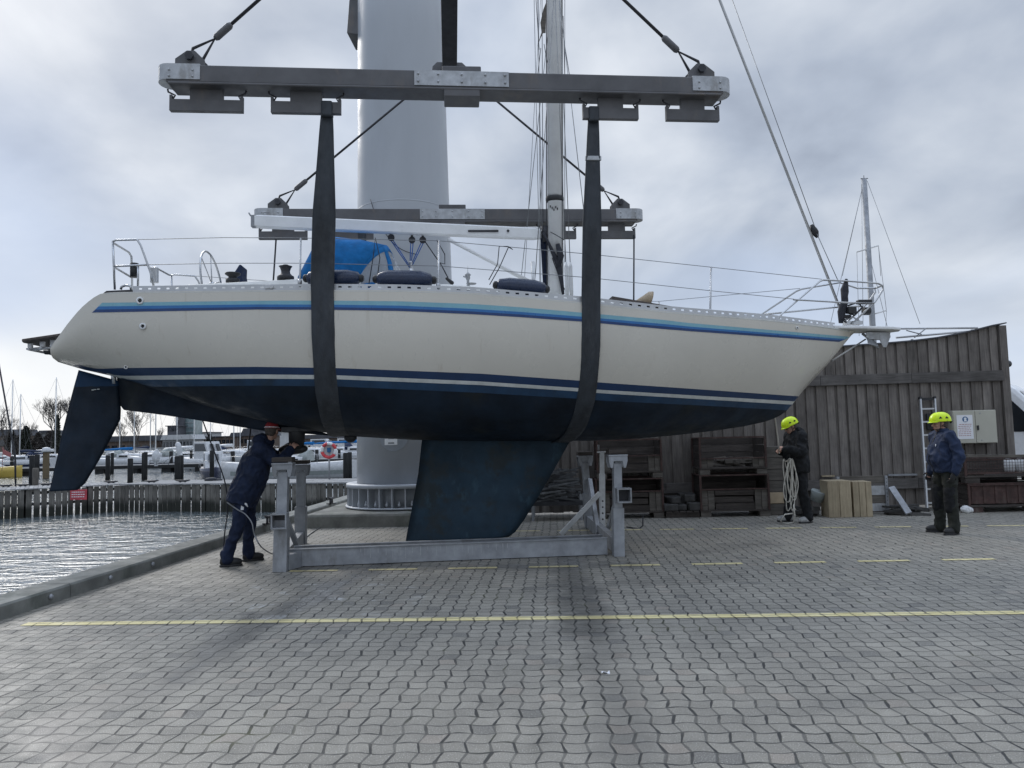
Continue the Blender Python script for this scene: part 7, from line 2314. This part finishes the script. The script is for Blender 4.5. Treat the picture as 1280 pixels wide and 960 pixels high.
    # ---- headwear
    if st['hat'] == 'helmet':
        mb = MB(); rs = []
        c = hd + fz * .048 - fx * .004
        n = 28
        for k in range(10):
            th = PI / 2 * k / 9
            ring = []
            for i in range(n):
                a = 2 * PI * i / n
                rx, ry = .150, .118
                e = 1 + (.012 * math.cos(4 * a) if k > 2 else 0)
                x = rx * math.cos(a) * math.cos(th) ** .8 * e; y = ry * math.sin(a) * math.cos(th) ** .8 * e
                z = .128 * math.sin(th)
                if k == 0: z -= .012 * (1 - math.cos(a)) * .5
                ring.append(c + fx * x + fy * y + fz * z)
            rs.append(ring)
        rim = [p - fz * .010 for p in rs[0]]
        inner = [c + (p - c) * .93 - fz * .012 for p in rs[0]]
        mb.rings([inner, rim] + rs)
        mb.xf(T); hs = part('helmet', mb, M['hivis'], t)
        mb = MB(); pk = []
        for i in range(-7, 8):
            a = i / 7 * 1.15
            pk.append((c + fx * .146 * math.cos(a) + fy * .115 * math.sin(a) - fz * .004, c + fx * (.146 * math.cos(a) + .030 * math.cos(a * 1.3)) + fy * .122 * math.sin(a) - fz * .016))
        vs = [q for pr_ in pk for q in pr_]; vs2 = [q - fz * .007 for q in vs]; m = len(vs)
        mb.add(vs + vs2, [(2 * i, 2 * i + 1, 2 * i + 3, 2 * i + 2) for i in range(14)] + [(m + 2 * i, m + 2 * i + 2, m + 2 * i + 3, m + 2 * i + 1) for i in range(14)] + [(2 * i + 1, m + 2 * i + 1, m + 2 * i + 3, 2 * i + 3) for i in range(14)], 0, True)
        mb.xf(T); part('peak', mb, M['hivis'], hs)
        for s in (-1, 1):
            for (ax_, hz) in ((.025, .045), (-.06, .04)):
                cc = c + fx * ax_ + fy * s * (.111 - .1 * abs(ax_) * .3) + fz * hz
                nn = (fy * s + fz * .35).normalized()
                mb = MB(); mb.prism([cc + fx * .026 - fz * .014, cc - fx * .022 - fz * .016, cc + fx * .004 + fz * .018], nn * .006); mb.xf(T); part('vent', mb, M['black'], hs)
            mb = MB(); mb.tube([c + fy * s * .108 + fx * .03 - fz * .01, hd + fy * s * .082 + fx * .03 - fz * .05, hd + fx * .045 + fy * s * .02 - fz * .118, hd + fx * .045 - fz * .12], .0055, 5); mb.tube([c + fy * s * .108 - fx * .06 - fz * .01, hd + fy * s * .084 + fx * .012 - fz * .04], .0055, 5); mb.xf(T); part('chin_strap', mb, M['black'], hs)
        mb = MB(); mb.tube([c - fx * .146 - fz * .012, c - fx * .150 - fz * .03, c - fx * .13 - fz * .045], [.02, .022, .015], 8); mb.xf(T); part('adjuster', mb, M['black'], hs)
    else:
        mb = MB(); c = hd + fz * .045
        rs = []
        for k in range(8):
            th = PI / 2 * k / 7
            rs.append([c + fx * .112 * math.cos(2 * PI * i / 24) * math.cos(th) ** .7 + fy * .09 * math.sin(2 * PI * i / 24) * math.cos(th) ** .7 + fz * (.095 * math.sin(th) - .01) for i in range(24)])
        mb.rings(rs); mb.xf(T); hs = part('cap', mb, M['cap_red'], t)
        mb = MB(); mb.obox(c + fz * .012, fx * .1135, fy * .0915, fz * .004); 
        mb = MB(); mb.prism([c + fx * .10 + fy * .07 - fz * .01, c + fx * .18 + fy * .04 - fz * .03, c + fx * .18 - fy * .04 - fz * .03, c + fx * .10 - fy * .07 - fz * .01], fz * .006); mb.xf(T); part('peak', mb, M['cap_red'], hs)
        mb = MB(); mb.tube([c + fx * .113 * math.cos(2 * PI * i / 24) + fy * .091 * math.sin(2 * PI * i / 24) + fz * .004 for i in range(24)], .007, 5, closed=True); mb.xf(T); part('band', mb, M['paper'], hs)
    return t, T

def std(h=1.0, **kw):
    J = dict(pelvis=(0, 0, .98), chest=(.01, 0, 1.30), neck=(-.01, 0, 1.50), head=(.03, 0, 1.625), shL=(0, .195, 1.435), shR=(0, -.195, 1.435), elL=(-.02, .27, 1.14), elR=(-.02, -.27, 1.14), wrL=(.07, .27, .89), wrR=(.07, -.27, .89),
             hipL=(0, .095, .92), hipR=(0, -.095, .92), knL=(.03, .11, .50), knR=(.03, -.11, .50), anL=(0, .12, .09), anR=(0, -.12, .09))
    J.update(kw)
    return {k: (tuple(c * h for c in v) if hasattr(v, '__len__') else v) for k, v in J.items()}

# the man watching on the right
pr_ = G(1187, 666.5)
h1 = 1.0
zt = onY(1180, 515, pr_.y).z
person('man in a navy jacket and yellow helmet standing with his arms at his sides', (pr_.x, pr_.y), R(182),
       std(zt / 1.80, pitch=4, turn=-10, anL=(.0, .14, .09), anR=(.06, -.13, .09), knL=(.02, .13, .50), knR=(.06, -.12, .50), elL=(-.05, .29, 1.15), wrL=(.03, .27, .90), elR=(-.03, -.28, 1.14), wrR=(.09, -.25, .90), curlL=.55, curlR=.55, footL=18, footR=-14, pnL=(.3, -1, 0), pnR=(.3, 1, 0)),
       dict(jacket='navy_jacket', trousers='olive_cloth', knee='black_cloth', shoe='boot_b', hat='helmet', gloves=True, zip=True, belly=.05, bulk=1.10, seed=1.0, hem=.06, beard=True))

# the man handling the rope
pm = G(1000, 652.5)
zt = onY(993, 521, pm.y).z
k2 = zt / 1.77
Jm = std(k2, pitch=24, turn=-4, head=(.075, 0, 1.60), neck=(.02, 0, 1.49), chest=(.0, 0, 1.30), elL=(.06, .275, 1.17), wrL=(.27, .13, 1.235), elR=(.03, -.27, 1.16), wrR=(.26, -.10, 1.20), hdL=(.55, -.75, .25), pnL=(-.2, -.5, -.6), hdR=(.6, .7, .15), pnR=(-.3, .4, -.6), curlL=1.15, curlR=1.15,
         anL=(-.08, .14, .09), anR=(.14, -.12, .09), knL=(-.02, .13, .50), knR=(.11, -.11, .50), footL=12, footR=-6)
tm, TM = person('man in black holding a coiled rope, yellow helmet tilted down', (pm.x, pm.y), R(190), Jm,
                dict(jacket='black_cloth', trousers='black_cloth', shoe='trainer', hat='helmet', hood=True, glasses=True, bulk=1.16, seed=5.0, hem=.14))
# his rope: line up to the bow, coil hanging from the fists, loop on the ground
hp_ = TM @ (V(Jm['wrL']) + V((.075, -.05, .02)) * k2)
bowpt = L(onL(972, 500, -.5).x, -.45, onL(972, 512, -.45).z)
rp = thing('mooring_rope', 'off white rope running from the bow to a coil in the man\'s hands', 'rope', (hp_.x, hp_.y, 0))
mb = MB(); top = onY(957, 470, hp_.y - .9)
mid_ = onY(975, 522, hp_.y - .35)
far_ = onLw(966, 497, .2)
mb.tube([far_, far_.lerp(hp_, .5) - V((0, 0, .015)), hp_ + V((.0, 0, .04)), hp_ - V((0, 0, .1))], .0095, 6)
part('standing_line', mb, M['rope_white'], rp)
mb = MB(); random.seed(12)
cx = onY(986.5, 575, hp_.y - .06)
for k in range(6):
    ln = random.uniform(.5, .92); w = random.uniform(.045, .085); o = V((random.uniform(-.05, .05), random.uniform(-.05, .05), 0)); ph = random.uniform(-.2, .2)
    pts = []
    for i in range(28):
        a = 2 * PI * i / 28
        z = -.5 * ln * (1 - math.cos(a))
        ww = w * (.5 + .7 * (-z / ln))
        pts.append(cx + o + V((ww * math.sin(a) + .03 * math.sin(z * 6 + k), .4 * ww * math.sin(a + ph) , z + .02)))
    mb.tube(pts, .0085, 6, closed=True)
mb.tube([cx + V((-.06, -.02, -.02)), cx + V((0, -.04, .03)), cx + V((.06, -.02, -.02)), cx + V((.03, .05, -.05))], .012, 6, closed=True)
part('coil', mb, M['rope_white'], rp)
ge = G(984, 655.5); ge2 = G(977, 654); gz = V((0, 0, .014))
mb = MB(); mb.tube([cx + V((.03, -.03, -.75)), onY(992, 632, ge.y + .02), onY(993.5, 645, ge.y), G(992, 654) + gz, ge + gz, ge2 + gz, onY(976, 651, ge.y), onY(981, 643, ge.y + .02), cx + V((.0, -.03, -.9))], .0115, 6)
part('ground_loop', mb, M['rope_white'], rp)

# the worker bent under the hull
pw = G(296, 705)
Jw = dict(pelvis=(.09, 0, .84), chest=(.22, 0, 1.20), neck=(.33, 0, 1.415), head=(.40, .03, 1.555), shL=(.29, .20, 1.36), shR=(.255, -.205, 1.35), elL=(.48, .22, 1.20), elR=(.45, -.20, 1.16), wrL=(.62, .12, 1.36), wrR=(.60, -.12, 1.33),
          hipL=(.10, .10, .80), hipR=(.075, -.10, .79), knL=(.15, .13, .46), knR=(.0, -.12, .44), anL=(.14, .16, .09), anR=(-.12, -.13, .09), pitch=4, turn=55, footL=4, footR=2, curlL=.8, curlR=.8, hdL=(.6, -.2, .6), hdR=(.6, .2, .6), pnL=(.3, -.6, -.2), pnR=(.3, .6, -.2))
Jw = {k: (tuple(c * 1.125 for c in v) if isinstance(v, tuple) and k[:2] not in ('hd', 'pn') else v) for k, v in Jw.items()}
person('worker in navy overalls and red cap leaning in under the hull', (pw.x, pw.y), R(26), Jw,
       dict(jacket='navy_cloth', trousers='navy_cloth', shoe='boot_b', hat='cap', hood=True, bulk=1.24, seed=8.0, hem=.16, thigh=True,
            tape=[((.10, -.243, .80), (.05, .0, -.08)), ((-.07, -.17, .86), (.02, -.05, .05))]))
# pressure hose trailing from his waist and a line hanging to the kerb
a = onY(284, 628, pw.y - .15)
mb = MB()
pts = [a, onY(297, 637, pw.y - .2), onY(307, 643, pw.y - .25), onY(315, 654, pw.y - .3), onY(318, 668, pw.y - .3), onY(327, 684, pw.y - .25), G(343, 694) + V((0, 0, .012)), G(352, 688) + V((0, 0, .012)), G(372, 681) + V((0, 0, .012)), G(388, 668) + V((0, 0, .012)), G(408, 655) + V((0, 0, .012))]
def smooth(pts, n=6):
    out = []
    for i in range(len(pts) - 1):
        p0, p1, p2, p3 = pts[max(i - 1, 0)], pts[i], pts[i + 1], pts[min(i + 2, len(pts) - 1)]
        for k in range(n):
            u = k / n
            out.append(.5 * ((2 * p1) + (p2 - p0) * u + (2 * p0 - 5 * p1 + 4 * p2 - p3) * u * u + (3 * p1 - p0 - 3 * p2 + p3) * u ** 3))
    return out + [pts[-1]]
mb.tube(smooth(pts), .009, 6)
solo('hose', mb, M['wire'], 'thin grey hose curling from the worker\'s waist over the paving', 'hose')
mb = MB(); mb.tube(smooth([onY(252, 522, 10.0), onY(266, 560, 9.9), onY(281, 602, 9.9), onY(284.5, 635, 9.9), onY(281, 665, 9.95), onY(279.5, 684, 9.95)]), .009, 6)
solo('dock_line', mb, M['rope_dark'], 'dark line hanging from the hull to the kerb behind the worker', 'rope')
mb = MB(); mb.tube([onY(314, 530, 10.3), onY(311, 556, 10.25), onY(309, 590, 10.2)], .011, 6)
solo('dock_line', mb, M['rope_dark'], 'short dark line hanging from the hull just behind the worker shoulder', 'rope')

# small litter on the paving
for (px, py, w, h_, rz, m_, lb) in ((757, 842, .06, .018, .3, 'paper', 'small white scrap of paper lying alone on the paving right of centre'), (632, 668 + 20, .06, .04, 1.0, 'paper', 'tiny pale scrap beside the foot of the keel')):
    g = G(px, py)
    mb = MB(); n_ = 5
    vs = []
    for a in range(n_):
        for b_ in range(3):
            x = (a / (n_ - 1) - .5) * w; y = (b_ / 2 - .5) * h_
            vs.append(g + V((x * math.cos(rz) - y * math.sin(rz), x * math.sin(rz) + y * math.cos(rz), .006 + .012 * math.sin(a * 1.3 + b_))))
    mb.add(vs, [(a * 3 + b_, a * 3 + b_ + 1, a * 3 + b_ + 4, a * 3 + b_ + 3) for a in range(n_ - 1) for b_ in range(2)], 0, True)
    o = solo('paper_scrap', mb, M[m_], lb, 'litter'); so_m = o.modifiers.new('t', 'SOLIDIFY'); so_m.thickness = .002
